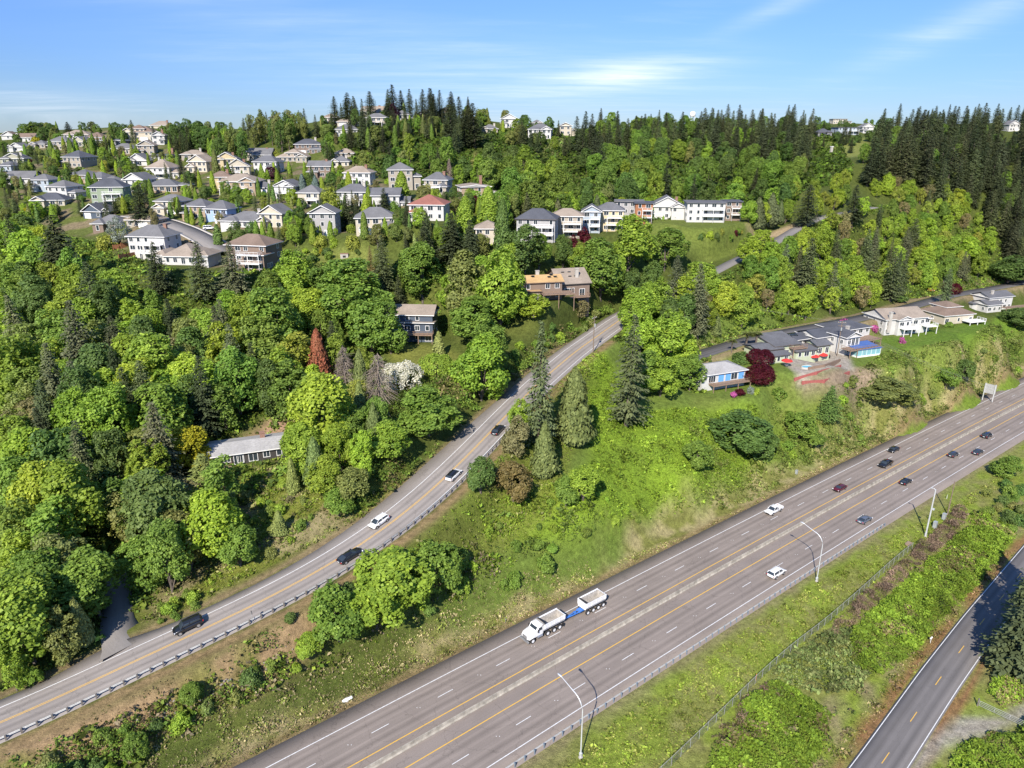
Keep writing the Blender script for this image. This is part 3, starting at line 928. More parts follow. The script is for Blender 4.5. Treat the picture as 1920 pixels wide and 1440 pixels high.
HT = [
 (16,262,34,1,'g','brown','white',10,'white house with brown roof at the far left edge of the skyline','L'),
 (48,266,30,1,'x','brown','white',5,'white house with brown roof left of the yellow flowering tree','' ),
 (107,282,44,2,'h','gray','beige',-10,'beige house with steep grey hip roof, second row below the left skyline','W'),
 (70,279,26,1,'h','gray','beige',0,'small beige house with grey roof below the yellow flowering tree',''),
 (142,261,48,1,'h','tan','white',8,'white house with tan roof on the left skyline beside dark round trees','W'),
 (178,266,42,1,'h','brown','tan',0,'low tan house with long brown roof on the left skyline','L'),
 (148,275,36,1,'g','slate','olive',-12,'olive house with a front gable beside the low blue-roofed pavilion house',''),
 (206,273,60,1,'h','slate','dkgray',6,'long low dark house with blue-grey roof and glass front above the tall hedge','l'),
 (258,264,62,2,'h','brown','cream',5,'cream house with wide brown hip roof on the left skyline','U'),
 (298,243,38,1,'h','tan','cream',0,'cream house peeking over the left skyline with a tan hip roof',''),
 (297,272,26,2,'g','tan','white',12,'narrow white house with tan roof right of the brown hip roof house',''),
 (137,315,64,2,'h','dark','beige',-16,'big plain beige box house with dark roof, left of centre of the hillside estate','M'),
 (28,285,30,1,'g','gray','white',0,'white grey-roofed house just inside the left photo edge above olive house',''),
 (22,308,44,1,'g','gray','olive',8,'olive house with grey gable roof at the left photo edge','W'),
 (8,322,30,1,'h','slate','bluegray',0,'blue-grey house cut by the left photo edge',''),
 (33,347,54,1,'x','gray','white',0,'white house with grey roof below the blue-grey house at the left edge','Wg'),
 (227,289,44,1,'h','gray','beige',0,'low beige house with grey roof half hidden by the tall clipped hedge',''),
 (273,292,34,2,'g','tan','beige',10,'tan-roofed gabled house right of the low hedge-hidden house',''),
 (302,302,52,1,'h','dark','dkgray',0,'flat dark-roofed modern house above the big white balcony house','l'),
 (255,312,40,1,'g','gray','white',0,'white grey-gabled house left of the big white balcony house',''),
 (298,336,66,2,'h','tan','white',-6,'big white house with tan hip roof and a balcony above the green slope','bL'),
 (362,300,46,1,'h','tan','beige',10,'beige house with tall tan hip roof beside a brown chimney','cW'),
 (368,324,46,2,'g','tan','cream',-14,'cream house with stepped tan gables below the tan hip roof house','Wg'),
 (425,319,48,2,'g','gray','yellow',12,'pale yellow house with twin grey gables','WgT'),
 (482,301,52,1,'x','gray','cream',0,'cream house with long grey gable roof below the poplar wood','Wg'),
 (495,325,52,2,'h','slate','white',-8,'white two storey house with slate hip roof beside the maroon tree','W'),
 (447,334,48,2,'g','dark','cream',14,'dark-roofed cream house with a steep front gable between yellow and white houses','Wg'),
 (547,305,60,1,'h','tan','beige',0,'beige stone house with broad tan hip roof and several peaks','WgU'),
 (578,290,56,2,'h','dark','brown',10,'dark steep-roofed brown house on the knoll below the poplar wood','W'),
 (598,334,44,2,'x','gray','brown',0,'brown brick house with grey dormered roof left of bare twiggy tree','W'),
 (143,340,46,1,'h','slate','tan',-20,'first tan house of the stepped grey-roofed terrace row','W'),
 (172,346,50,1,'h','slate','tan',-20,'second tan house of the stepped terrace row, with columns','W'),
 (196,354,50,1,'h','gray','brown',-20,'brown-walled house in the middle of the stepped terrace row','W'),
 (222,358,48,1,'h','gray','tan',-20,'tan house near the right end of the stepped terrace row','W'),
 (248,361,52,2,'g','slate','white',-14,'white gabled house ending the stepped terrace row','Wg'),
 (305,361,62,1,'h','slate','tan',4,'long low tan house with slate roof below the big white balcony house',''),
 (72,361,42,2,'h','gray','bluegray',-6,'blue-grey two storey house left of the white grey-roofed house',''),
 (110,374,66,2,'h','gray','white',-14,'white two storey house with grey hip roof and a stepped right wing','L'),
 (90,389,62,1,'h','dark','cream',8,'cream house with dark grey hip roof on the edge of the left forest','Wg'),
 (205,388,66,3,'h','dark','green',8,'green three storey house with dark roof beside the dense dark conifer','b'),
 (280,488,84,3,'h','gray','white',-8,'tall white house with two balcony levels above the orange timber fence','bc'),
 (338,497,118,1,'h','tan','white',-6,'white bungalow under a very wide pale tan hip roof at the forest edge','LM'),
 (460,508,96,3,'h','brown','brown',-12,'brown three storey house with brown hip roofs at the forest edge','bW'),
 (174,410,48,1,'g','dark','navy',-14,'navy gabled house with dark roof below the green three storey house',''),
 (200,434,54,1,'h','gray','brown',0,'brown house with wide grey roof at the left forest edge',''),
 (258,428,66,1,'h','tan','beige',-10,'beige bungalow with pale tan hip roof beside the curving street','W'),
 (312,404,62,2,'h','gray','cream',-12,'cream house with grey roof and arched window above the street','WgG'),
 (363,414,56,2,'h','slate','tan',-14,'tan stone house with blue side wall above the street','W'),
 (402,420,58,2,'h','slate','blue',-16,'bright blue house with slate hip roof and garage','WG'),
 (450,430,94,1,'h','gray','white',-12,'long grey-roofed white house with garage beside the parked white car','WH'),
 (505,430,54,2,'g','gray','cream',-12,'cream house with pinkish front gable right of the long grey roof','Wg'),
 (414,356,46,2,'h','brown','yellow',10,'mustard yellow house with brown hip roof left of the timber-deck house',''),
 (445,365,74,2,'h','tan','tan',0,'tan house with wide tan roof and a timber deck','d'),
 (487,365,48,1,'h','slate','gray',0,'grey slate-roofed house between the deck house and a white gabled house',''),
 (532,374,62,2,'g','slate','white',-8,'white two storey house with broad slate front gable','WgTL'),
 (580,388,46,2,'h','gray','cream',-6,'cream two storey house with balcony left of the golden-leaved tree','b'),
 (607,443,50,3,'g','gray','gray',0,'narrow grey three storey gabled house with a basement garage','G'),
 (645,298,36,1,'h','tan','beige',0,'beige house with tan peaked roof below the poplar wood right end','W'),
 (637,314,34,1,'h','gray','cream',0,'small cream house with grey roof under the tan peaked roof',''),
 (668,349,56,2,'h','tan','white',-6,'white house with tan hip roof and long white-posted terrace','d'),
 (752,356,66,3,'h','gray','beige',8,'tall beige house with grey hip roof behind a bright green conical tree','L'),
 (815,364,52,2,'h','slate','beige',-10,'beige house with slate roof and chimney right of the tall beige house','dc'),
 (893,377,84,2,'g','tan','tan',14,'tan house with very low gable roof and wall of windows by the red tree','lL'),
 (660,388,70,2,'h','slate','white',-4,'white house with wide slate hip roof beside the dark spruce','W'),
 (724,395,70,2,'x','slate','white',0,'white house with sloping slate roof half hidden by a spruce','L'),
 (798,415,96,2,'h','red','white',-6,'white house with brick-red hip roof, the only red roof on the hill','WL'),
 (705,440,84,2,'h','gray','cream',8,'cream house with grey hip roof and two white garage doors','WGH'),
 (914,461,48,2,'h','tan','cream',0,'cream house with tan hip roof between the conifers and the poplar',''),
 (1004,454,84,3,'h','dark','gray',-10,'grey three storey house with dark hip roof and corner balconies','b'),
 (1062,447,66,3,'h','tan','beige',-6,'beige three storey house with tan hip roof and stacked balconies','b'),
 (1108,437,38,3,'g','slate','bluegray',-6,'narrow blue-grey gabled house squeezed between beige and yellow houses','b'),
 (1142,434,58,3,'h','slate','yellow',-6,'pale yellow three storey house with slate hip roof','b'),
 (1178,416,58,3,'f','gray','gray',-8,'grey modern house with a flat sloping roof and tall windows','l'),
 (1206,420,32,3,'f','dark','wood',-8,'reddish timber-clad modern house beside the white gabled house','b'),
 (1250,412,72,2,'g','slate','white',-8,'white house with twin slate gables at the top of the mown bank','WgT'),
 (1322,417,78,3,'f','slate','white',-6,'white flat-roofed modern house with three storeys of tall windows','b'),
 (1372,414,34,3,'f','dark','brown',-6,'brown brick modern house at the right end of the hilltop row','b'),
 (617,230,30,1,'h','tan','tan',0,'tan-roofed house at the right end of the skyline poplars',''),
 (653,239,46,1,'h','tan','cream',5,'cream house with tan roof just under the tallest skyline house','W'),
 (695,218,48,1,'x','tan','cream',-8,'cream house standing highest on the skyline among tall firs','Wgc'),
 (706,239,42,2,'h','gray','beige',0,'beige house with grey roof directly below the highest skyline house',''),
 (650,253,46,1,'h','slate','white',6,'white house with slate roof lowest of the skyline cluster','W'),
 (752,233,42,2,'h','gray','white',-6,'white house with grey roof right of the skyline firs','L'),
 (795,222,26,1,'h','slate','cream',0,'small slate-roofed house between tall skyline firs',''),
 (835,228,34,2,'g','tan','cream',0,'cream gabled house behind the tall dark fir pair',''),
 (918,251,32,1,'h','gray','beige',0,'beige house right of the tall dark fir pair',''),
 (955,240,34,2,'g','gray','white',0,'white gabled house with grey roof left of the large white skyline house',''),
 (1011,261,50,2,'h','slate','white',-8,'large white house with slate roof and tall windows above a mown lawn','WgT'),
 (1060,254,24,2,'g','slate','cream',0,'cream house with slate gable right of the large white skyline house',''),
 (1007,230,22,1,'h','gray','beige',0,'tiny grey roof showing behind the large white skyline house',''),
 (1032,230,20,1,'h','red','beige',0,'tiny house with terracotta roof on the centre skyline',''),
 (1590,253,44,2,'f','slate','bluegray',4,'blue-grey modern house above the clearing on the right ridge','b'),
 (1547,256,26,1,'h','dark','dkgray',0,'low dark house left of the blue-grey modern house on the ridge',''),
 (1628,250,22,2,'g','gray','white',0,'white gabled house right of the blue-grey modern house on the ridge',''),
 (1575,232,36,2,'f','tan','cream',0,'cream flat-roofed block behind the ridge clearing','L'),
 (1562,218,24,1,'f','dark','beige',0,'distant long low building on the right horizon',''),
 (1902,246,24,2,'g','gray','white',0,'white house glimpsed among the firs at the right photo edge',''),
]
for a in HT: H(*a)


# ---- the houses one can see in detail -------------------------------------------------
def keep(p, w, d, rz, h):
    x0 = min(proj(p[0] + sx_*w/2, p[1], p[2])[0] for sx_ in (-1, 1)); x1 = max(proj(p[0] + sx_*w/2, p[1], p[2])[0] for sx_ in (-1, 1))
    q = proj(*p); HOUSES.append((x0, x1, proj(p[0], p[1], p[2] + h)[1], q[1], q[2], p[0] - math.sin(rz)*d/2, p[1] + math.cos(rz)*d/2, max(w, d)*.62))


# grey ranch house at the forest edge
p = G(466, 868)
build_house('low grey-roofed ranch house standing alone at the forest edge', p, R(20), [(-8.6, 8.2, 0, 8.2, 2.7, 'x', .24)], 'painted_shade', 'pale', [(3.6, 4.6, 5.3)],
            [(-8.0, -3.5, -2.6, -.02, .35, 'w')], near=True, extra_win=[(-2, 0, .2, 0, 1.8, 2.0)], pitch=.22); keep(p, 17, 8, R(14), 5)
# dark house below the big maples
p = G(765, 641)
build_house('dark blue-grey three storey house with glazed balcony below the big maples', p, R(-4),
            [(-8, 7.5, 1.6, 11, 8.0, 'x', .4), (-1.5, 7.8, 0, 4.5, 5.6, 's', .08), (-9.5, -1.6, .6, 4.2, 5.2, 'x', .3)], 'navy', 'tan', [],
            [(-9, 8, -2.4, -.02, 2.9, 'w'), (-1.4, 8.0, -1.6, -.02, 5.5 - 2.6, 'w')][:1], near=True); keep(p, 17, 11, R(-4), 9)
# orange-roofed deck house
p = G(1022, 565)
build_house('house with a weathered orange roof and a big timber deck on stilts', p, R(12),
            [(-6.5, 6.0, 2, 10, 5.6, 'x', .34), (-8.5, -1.5, 0, 4.5, 3.0, 's', .06), (-8.2, -6.6, 3, 5, 7.4, 'f')], 'brown', 'orange', [(-1.0, 6.5, 8.6)],
            [(-1.2, 9.0, -2.2, 1.9, 2.6, 'w')], sky=[(2.2, 4.0, 7.0, -.33), (4.2, 4.0, 7.0, -.33), (-3, 4.6, 7.25, -.33), (3.2, 5.2, 7.45, -.33)], near=True, trim=M_deck); keep(p, 18, 10, R(12), 8)
p = G(1077, 556)
build_house('brown gabled house with tan roof and five skylights behind the timber deck house', p, R(16), [(-5.2, 5.2, 0, 14, 4.2, 'x', .5)], 'brown', 'tan', [(1.5, 2.5, 8.8)],
            [(-4, 4.5, -2.6, -.02, .35, 'w')], sky=[(-2.6, 5.2, 7.1, -.46), (-.3, 5.2, 7.1, -.46), (2.2, 5.2, 7.1, -.46), (-.8, 3.0, 6.1, -.46), (1.2, 3.0, 6.1, -.46)], near=True,
            extra_win=[(-1.8, 0, .9, 0, 3.2, 1.9), (2.6, 0, .2, 0, 1.7, 2.2)], wins=False, trim=M_darktrim); keep(p, 11, 14, R(16), 8)
# ranch with blue front
p = G(1356, 728)
build_house('grey hip-roofed bungalow with bright blue window wall beside the maroon maples', p, R(22),
            [(-8, 7.8, 0, 9, 5.0, 'h', .33), (-9.5, -3, 6, 15, 3.4 + 1.6, 'h', .28)], 'white', 'pale', [(-3.2, 9.2, 7.4)], [(-5.6, 8.2, -2.6, -.02, 2.2, 'w')], near=True,
            extra_win=[(-4.5, 0, 2.5, 0, 2.4, 1.9), (3.6, 0, 2.5, 0, 2.2, 1.9)], wins=False); keep(p, 16, 10, R(22), 6)
RM_blue = plain('blue_paint', (.13, .34, .66), .6)
bh = bpy.data.objects[-1] if False else None
for o in list(COL.objects):
    if o.get('label', '').startswith('grey hip-roofed bungalow'): bh = o
for x in (-1.2, 1.4, 6.2):
    q = MB(); q.box(-.95, .95, -.07, .05, 0, 2.2); w_ = q.build('shutter_panel', RM_blue, bh); w_.location = (x, 0, 2.35)
# green house with patio
p = G(1474, 676)
build_house('sage green house with slate shed roofs beside the red umbrellas', p, R(20),
            [(-9, 0, 2.5, 10, 3.4, 'x', .2), (-2, 8, 3.5, 13, 5.6, 's', -.16), (-8.4, 0.2, -1.2, 2.45, 3.0, 's', -.12), (4.2, 12.5, .5, 4.8, 3.0, 's', -.12), (13.5, 19, 1.5, 7.5, 3.1, 'x', .3)], 'sage', 'slate', [],
            [(3.5, 9, 1.0, 3.4, 3.2, 'w')], near=True, trim=M_darktrim); keep(p, 26, 12, R(20), 6)
# grey-roofed house with the blue glass enclosure
p = G(1590, 664)
build_house('big white house with dark grey roofs and a gabled sunroom above a terrace', p, R(24),
            [(-9, 4.5, 6, 15, 5.2, 'x', .32), (-2.5, 4.0, -.5, 7, 6.2, 'g', .45), (4.6, 20, 9, 19, 5.4, 'h', .30), (-15, -8.9, 9, 16, 4.4, 'x', .3)], 'white', 'dark', [(4.9, 6.0, 8.0)],
            [(-4.5, 9.5, -4.6, -.55, 2.9, 'w'), (5, 20, 3.5, 8.9, 2.4, '')], near=True,
            extra_win=[(-.9, -.5, 3.2, 0, 1.4, 2.4), (.9, -.5, 3.2, 0, 1.4, 2.4), (2.6, -.5, 3.2, 0, 1.2, 2.4)]); keep(p, 34, 18, R(24), 8)
# the three white houses
p = G(1700, 628)
build_house('white two storey house with pale tan roof, stone chimney and veranda columns', p, R(14),
            [(-9, 9, 1.5, 13.5, 6.0, 'x', .42), (-4.5, 1, 0, 3, 6.0, 'g', .40), (9.02, 12.2, 2.5, 9, 5.2, 'h', .35), (-9.8, -6.8, -.2, 1.4, 3.1, 'f')][:3], 'white', 'tan', [(-7.6, 1.2, 9.0)],
            [(-3.8, 3.2, -2.6, -.02, 3.0, ''), (7.5, 12.5, -1.2, 1.45, 3.0, '')], sky=[(-3.8, 4.2, 7.75, .40)], near=False); keep(p, 24, 12, R(14), 8)
p = G(1800, 609)
build_house('white house with grey-tan hip roofs, raised dormer and pink-floored deck', p, R(16),
            [(-6.5, 8.5, 2, 14, 3.6, 'h', .44), (-2, 5.5, 6, 14, 6.0, 'h', .36)], 'cream', 'brown', [], [(2.5, 10.5, -2.4, 1.9, 1.4, '')], near=False); keep(p, 24, 13, R(16), 7)
p = G(1884, 584)
build_house('white split-level house with slate roofs and brown deck near the right photo edge', p, R(18),
            [(-7, 8, 3.5, 13, 6.2, 'x', .36), (-11, -2, .5, 9, 3.6, 'x', .36), (-14, -8.1, 6, 13, 3.4, 'f')], 'white', 'slate', [(-3.0, 6, 9.2)], [(-3, 14, -2.8, -.02, 2.4, 'w')], near=True); keep(p, 26, 12, R(18), 8)
# ------------------------------------------------------------------ vehicles
def car_paint(name, col, rough=.25):
    m, nt, out = new_mat(name)
    b = N(nt, 'ShaderNodeBsdfPrincipled'); b.inputs['Base Color'].default_value = (*col, 1); b.inputs['Roughness'].default_value = rough
    b.inputs['Coat Weight'].default_value = .6; b.inputs['Coat Roughness'].default_value = .08
    pos = N(nt, 'ShaderNodeTexCoord').outputs['Object']
    nt.links.new(mixc(nt, col, ramp(nt, noise(nt, 2.0, 4, .6, pos), [(.3, .9), (.7, 1.03)]), 1.0, 'MULTIPLY'), b.inputs['Base Color'])
    nt.links.new(b.outputs[0], out.inputs[0]); return m


PAINT = dict(black=car_paint('black_car_paint', (.012, .013, .016)), white=car_paint('white_car_paint', (.78, .78, .77), .3), grey=car_paint('grey_car_paint', (.10, .115, .14)), darkred=car_paint('dark_red_car_paint', (.09, .008, .014)),
             red=car_paint('red_car_paint', (.42, .02, .03)), charcoal=car_paint('charcoal_car_paint', (.03, .034, .042)))
M_tyre = plain('tyre_rubber', (.025, .025, .027), .9)
M_rim = plain('alloy_rim', (.45, .46, .47), .35, .7)
M_whiterim = plain('white_wheel', (.72, .72, .72), .45)
M_lamp = plain('lamp_lens', (.75, .77, .78), .15)
M_tail = plain('tail_lamp_red', (.42, .012, .012), .25)
M_blackpl = plain('black_plastic', (.018, .018, .020), .6)
M_blue = plain('blue_painted_steel', (.05, .17, .50), .45, var=.25)
M_bedin = plain('worn_bed_steel', (.36, .33, .29), .7, var=.35, scale=2)


def ring(x, z0, z1, hw, r=.12, top=None):
    t = hw if top is None else top
    return [(x, -hw, z0 + r), (x, -hw, z1 - r*1.2), (x, -t + r*.6, z1 - r*.15), (x, -t*.45, z1), (x, t*.45, z1), (x, t - r*.6, z1 - r*.15), (x, hw, z1 - r*1.2), (x, hw, z0 + r), (x, hw - r, z0), (x, -hw + r, z0)]


def wheel_parts(root, x, y, r, w, rim, double=False):
    q = MB(); s = 1 if y > 0 else -1
    q.tube([(0, -w/2, 0), (0, w/2, 0)], r, 18)
    o = q.build('wheel', M_tyre, root); o.location = (x, y, r)
    q = MB(); q.tube([(0, s*(w/2 - .02), 0), (0, s*(w/2 + .012), 0)], r*.62, 14); q.tube([(0, s*(w/2 + .012), 0), (0, s*(w/2 + .03), 0)], r*.18, 8)
    q.build('rim', rim, o)


def car(label, p, rz, style='sedan', paint='black', roof=None, pitch=0.0, group=None):
    nm = {'sedan': 'sedan_car', 'suv': 'sport_utility_vehicle', 'hatch': 'hatchback_car', 'coupe': 'coupe_car', 'pickup': 'pickup_truck'}[style]
    root = thing(nm, p, rz, label, 'pickup' if style == 'pickup' else 'car', group); root.rotation_euler = (0, -pitch, rz)
    k = dict(sedan=(4.75, .90, 1.45, .95), suv=(4.8, .96, 1.78, 1.08), hatch=(4.35, .90, 1.55, 1.0), coupe=(4.85, .94, 1.34, .92), pickup=(5.7, .98, 1.85, 1.12))[style]
    Ln, hw, Ht, belt = k; h = Ln/2; g = .24 if style in ('sedan', 'coupe', 'hatch') else .38
    P = PAINT[paint]
    b = MB()
    if style == 'pickup':
        b.loft([ring(h - .02, g + .15, belt - .22, hw*.82), ring(h - .2, g, belt - .12, hw*.95), ring(h - .9, g, belt - .02, hw), ring(.55, g, belt, hw), ring(-.75, g, belt, hw), ring(-.8, g, .75, hw), ring(-h + .05, g + .1, .75, hw*.97)], 0)
        b.box(-h + .02, -.78, hw - .10, hw - .01, .72, belt + .05); b.box(-h + .02, -.78, -hw + .01, -hw + .10, .72, belt + .05)
        b.box(-h, -h + .09, -hw + .11, hw - .11, .72, belt + .05)
    else:
        rear_h = belt + (.02 if style != 'hatch' else .04)
        b.loft([ring(h - .01, g + .22, belt - .30, hw*.74), ring(h - .14, g + .02, belt - .20, hw*.90), ring(h - .55, g, belt - .10, hw*.97), ring(h - 1.15, g, belt - .03, hw), ring(.3, g, belt, hw*1.005), ring(-h + 1.0, g, rear_h, hw), ring(-h + .3, g + .02, rear_h - .02, hw*.95), ring(-h + .06, g + .12, rear_h - .08, hw*.86), ring(-h, g + .25, rear_h - .2, hw*.78)], 0)
    body = b.build('body', P, root)
    # glazed upper part and the painted roof skin
    z0 = belt - .04; cw = hw*.90; tw = hw*.70
    prof = dict(sedan=[(-1.85, 0), (-1.15, .80), (-.2, 1), (.45, .95), (1.30, 0)], suv=[(-2.25, .25), (-2.0, .93), (-.5, 1), (.55, .96), (1.25, 0)], hatch=[(-2.0, .2), (-1.65, .84), (-.4, 1), (.5, .95), (1.35, 0)],
                coupe=[(-2.05, 0), (-1.0, .82), (-.25, 1), (.3, .93), (1.15, 0)], pickup=[(-.74, .35), (-.62, .95), (.1, 1), (.75, .95), (1.45, 0)])[style]
    gh = Ht - .05 - z0
    def gring(x, f): z = z0 + max(.05, gh*f); t = cw - (cw - tw)*f; return [(x, -cw, z0), (x, -t, z - .06), (x, -t + .1, z), (x, t - .1, z), (x, t, z - .06), (x, cw, z0)]
    q = MB(); q.loft([gring(x, f) for x, f in prof][::-1], 0); q.build('window', M_glass, root)
    q = MB()
    pts = [(x, f) for x, f in prof if f >= .8]
    rr = []
    for x, f in [(pts[0][0] - .05, pts[0][1])] + pts[1:-1] + [(pts[-1][0] + .05, pts[-1][1])]:
        z = z0 + gh*f + .012; t = tw + .03
        rr.append([(x, -t - .02, z - .07), (x, -t + .08, z + .02), (x, t - .08, z + .02), (x, t + .02, z - .07)])
    q.loft(rr[::-1], 0)
    for s in (-1, 1):           # pillars
        for xa, fa, xb, fb in ((prof[-1][0], 0, prof[-2][0], prof[-2][1]), (-.28, 0, -.32, .98), (prof[0][0] + .05, max(.02, prof[0][1]), prof[1][0], prof[1][1])):
            def pt(x, f): return (x, s*(cw - (cw - tw)*f + .012), z0 + gh*f)
            q.tube([pt(xa, fa), pt(xb, fb)], .045 if xa != prof[0][0] + .05 else .07, 5)
    q.build('roof', PAINT[roof or paint], root)
    for s in (-1, 1):
        q = MB(); q.box(h - .28, h - .07, s*hw*.86 - .17, s*hw*.86 + .04 if s > 0 else s*hw*.86 + .17, belt - .36, belt - .22); q.build('headlight', M_lamp, root)
        q = MB(); q.box(-h + .0, -h + .16, s*hw*.80 - .12, s*hw*.80 + .12, belt - .28, belt - .10); q.build('taillight', M_tail, root)
        q = MB(); q.box(.78, .98, s*(hw + .02), s*(hw + .19), belt - .02, belt + .12) if s > 0 else q.box(.78, .98, s*(hw + .19), s*(hw + .02), belt - .02, belt + .12); q.build('mirror', P, root)
    q = MB(); q.box(h - .1, h + .03, -.55, .55, g + .1, g + .3); q.build('grille', M_blackpl, root)
    q = MB(); q.box(-h - .02, -h + .02, -.26, .26, .62, .76); q.build('number_plate', M_lamp, root)
    r = .33 if style in ('sedan', 'coupe', 'hatch') else .40
    for x in (h*.62, -h*.60):
        for s in (-1, 1):
            q = MB(); q.tube([(0, s*(hw - .3), 0), (0, s*(hw + .012), 0)], r + .06, 16); a = q.build('wheel_arch', M_blackpl, body); a.location = (x, 0, r + .02)
            wheel_parts(root, x, s*(hw - .06), r, .22, M_rim)
    return root


def on_hwy(px, py, off):
    g_ = G(px, py); S = np.arange(-60, 380, .25)
    C = np.array([hwy(s, off)[0] for s in S]); i = int(np.argmin(((C[:, :2] - g_[:2])**2).sum(1)))
    return C[i], hwy(S[i])[1]


def on_up(px, py, off):
    Q = offset_line(UP, off); pr = np.array([proj(*q)[:2] for q in Q]); i = int(np.argmin(((pr - np.array([px, py]))**2).sum(1)))
    # refine between vertices
    best = min(((np.hypot(*(np.array(proj(*(Q[a]*(1-t) + Q[a+1]*t))[:2]) - np.array([px, py]))), a, t) for a in range(max(0, i-2), min(len(Q)-1, i+2)) for t in np.linspace(0, 1, 9)))
    _, a, t = best; d = Q[min(a+1, len(Q)-1)] - Q[a]
    return Q[a]*(1-t) + Q[a+1]*t, math.atan2(d[1], d[0]), math.atan2(d[2], math.hypot(d[0], d[1]))


for px, py, off, toward, style, paint, roof, lab in [
    (1456,963,-5.49,1,'pickup','white',None,'white pickup truck with empty black-lined bed on the highway'),
    (1590,925,-1.83,1,'sedan','darkred',None,'dark red sedan in the inner lane heading towards the viewer'),
    (1683,882,-1.83,1,'pickup','black',None,'black pickup truck behind the dark red sedan'),
    (1693,852,-5.49,1,'sedan','black',None,'black sedan in the outer lane beside the black pickup'),
    (1460,1082,10.69,0,'suv','white',None,'white sport utility vehicle with black roof bars near the curved lamp post'),
    (1631,983,10.69,0,'coupe','grey',None,'grey coupe in the outer lane near the guardrail end'),
    (1710,911,7.03,0,'sedan','black',None,'black sedan driving away in the inner lane, nearest of the four black cars'),
    (1812,864,7.03,0,'hatch','charcoal',None,'black hatchback driving away in the inner lane, middle of the line'),
    (1866,861,10.69,0,'sedan','charcoal',None,'dark sedan with red tail lamps in the outer lane, driving away'),
    (1887,831,7.03,0,'suv','black',None,'black car farthest up the highway near the right photo edge')]:
    p, th = on_hwy(px, py, off)
    car(lab, p + np.array([0, 0, .006]), th + (math.pi if toward else 0), style, paint, roof, (.024 if toward else -.024))
for px, py, off, toward, style, paint, roof, lab in [
    (355,1178,-1.9,1,'suv','black',None,'black sport utility vehicle coming down the climbing road beside the forest drive'),
    (660,1051,1.75,0,'coupe','black',None,'low black car going up the climbing road next to the guardrail'),
    (711,981,-1.75,1,'hatch','white',None,'white hatchback coming down the climbing road'),
    (852,897,1.75,0,'hatch','white','black','white hatchback with a black roof going up the climbing road'),
    (935,810,1.75,0,'sedan','black',None,'black car partly hidden behind the roadside trees on the climbing road')]:
    p, th, pt = on_up(px, py, off)
    car(lab, p + np.array([0, 0, .008]), th + (math.pi if toward else 0), style, paint, roof, -pt if toward else pt)
for px, py, a, style, paint, lab in [(393,431,R(20),'suv','white','white car parked on the pale driveway beside the curving street'), (1487,634,R(15),'suv','black','black car parked on the forecourt behind the green house'), (1742,546,R(-30),'sedan','red','red car parked beside the house with the pink-floored deck')]:
    p = G(px, py); car(lab, p + np.array([0, 0, .03]), a, style, paint)

# ---- dump truck and its trailer (both face the viewer)
def bed(mb_out, mb_in, x0, x1, hw, z0, z1):
    """open tipping body: sloped inner walls"""
    f = .16
    out = [(x0, -hw), (x1, -hw), (x1, hw), (x0, hw)]
    mb_out.add([(x, y*.80, z0) for x, y in out] + [(x, y, z0 + .55) for x, y in out] + [(x, y, z1) for x, y in out],
               [(0,3,2,1)] + [(i, (i+1) % 4, 4 + (i+1) % 4, 4 + i) for i in range(4)] + [(4 + i, 4 + (i+1) % 4, 8 + (i+1) % 4, 8 + i) for i in range(4)])
    i_ = [(x0 + f, -hw + f), (x1 - f, -hw + f), (x1 - f, hw - f), (x0 + f, hw - f)]
    mb_out.add([(x, y, z1) for x, y in out] + [(x, y, z1) for x, y in i_], [(i, (i+1) % 4, 4 + (i+1) % 4, 4 + i) for i in range(4)])
    fl = [(x0 + .5, -hw*.55), (x1 - .4, -hw*.55), (x1 - .4, hw*.55), (x0 + .5, hw*.55)]
    mb_in.add([(x, y, z1 - .004) for x, y in i_] + [(x, y, z0 + .15) for x, y in fl], [(i, 4 + i, 4 + (i+1) % 4, (i+1) % 4) for i in range(4)] + [(4, 5, 6, 7)])
    for k in range(5):
        x = x0 + .3 + (x1 - x0 - .6) * k / 4
        for s in (-1, 1): mb_out.box(x - .05, x + .05, min(s*hw, s*(hw + .05)), max(s*hw, s*(hw + .05)), z0 + .56, z1 - .01)
    for s in (-1, 1): mb_out.box(x0 + .01, x1 - .01, min(s*(hw - .02), s*(hw + .07)), max(s*(hw - .02), s*(hw + .07)), z1 - .02, z1 + .10)


p, th = on_hwy(1015, 1186, -5.35)
t = thing('dump_truck', p + np.array([0, 0, .006]), th + math.pi, 'white dump truck with an empty open bed heading towards the viewer', 'truck'); t.rotation_euler = (0, -.024, th + math.pi)
W = PAINT['white']
q = MB(); q.box(-4.2, 4.1, -.42, .42, .75, 1.05); q.build('chassis', M_blackpl, t)
q = MB(); q.loft([ring(4.35, .95, 1.75, .78, .1), ring(4.15, .85, 1.95, .92, .1), ring(3.2, .95, 2.12, 1.02, .1), ring(2.45, 1.0, 2.2, 1.08, .1)]); q.build('hood', W, t)
for s in (-1, 1):
    q = MB(); q.loft([[(x, s*y0, z) if s > 0 else (x, s*y1, z) for x, y0, y1, z in r_] for r_ in []] or [ring(4.15, 1.02, 1.2, .1, .03), ring(3.6, 1.15, 1.46, .2, .05), ring(3.0, 1.15, 1.46, .2, .05), ring(2.6, .95, 1.15, .1, .03)]); o = q.build('fender', W, t); o.location = (0, s*1.05, 0)
q = MB(); q.loft([ring(2.6, .95, 2.18, 1.05, .1), ring(2.45, .95, 2.25, 1.1, .1), ring(2.05, .95, 2.95, 1.1, .12, .98), ring(1.85, .95, 3.05, 1.1, .12, .98), ring(.95, .95, 3.0, 1.1, .12, .98)], 0, False); cab = q.build('cab', W, t)
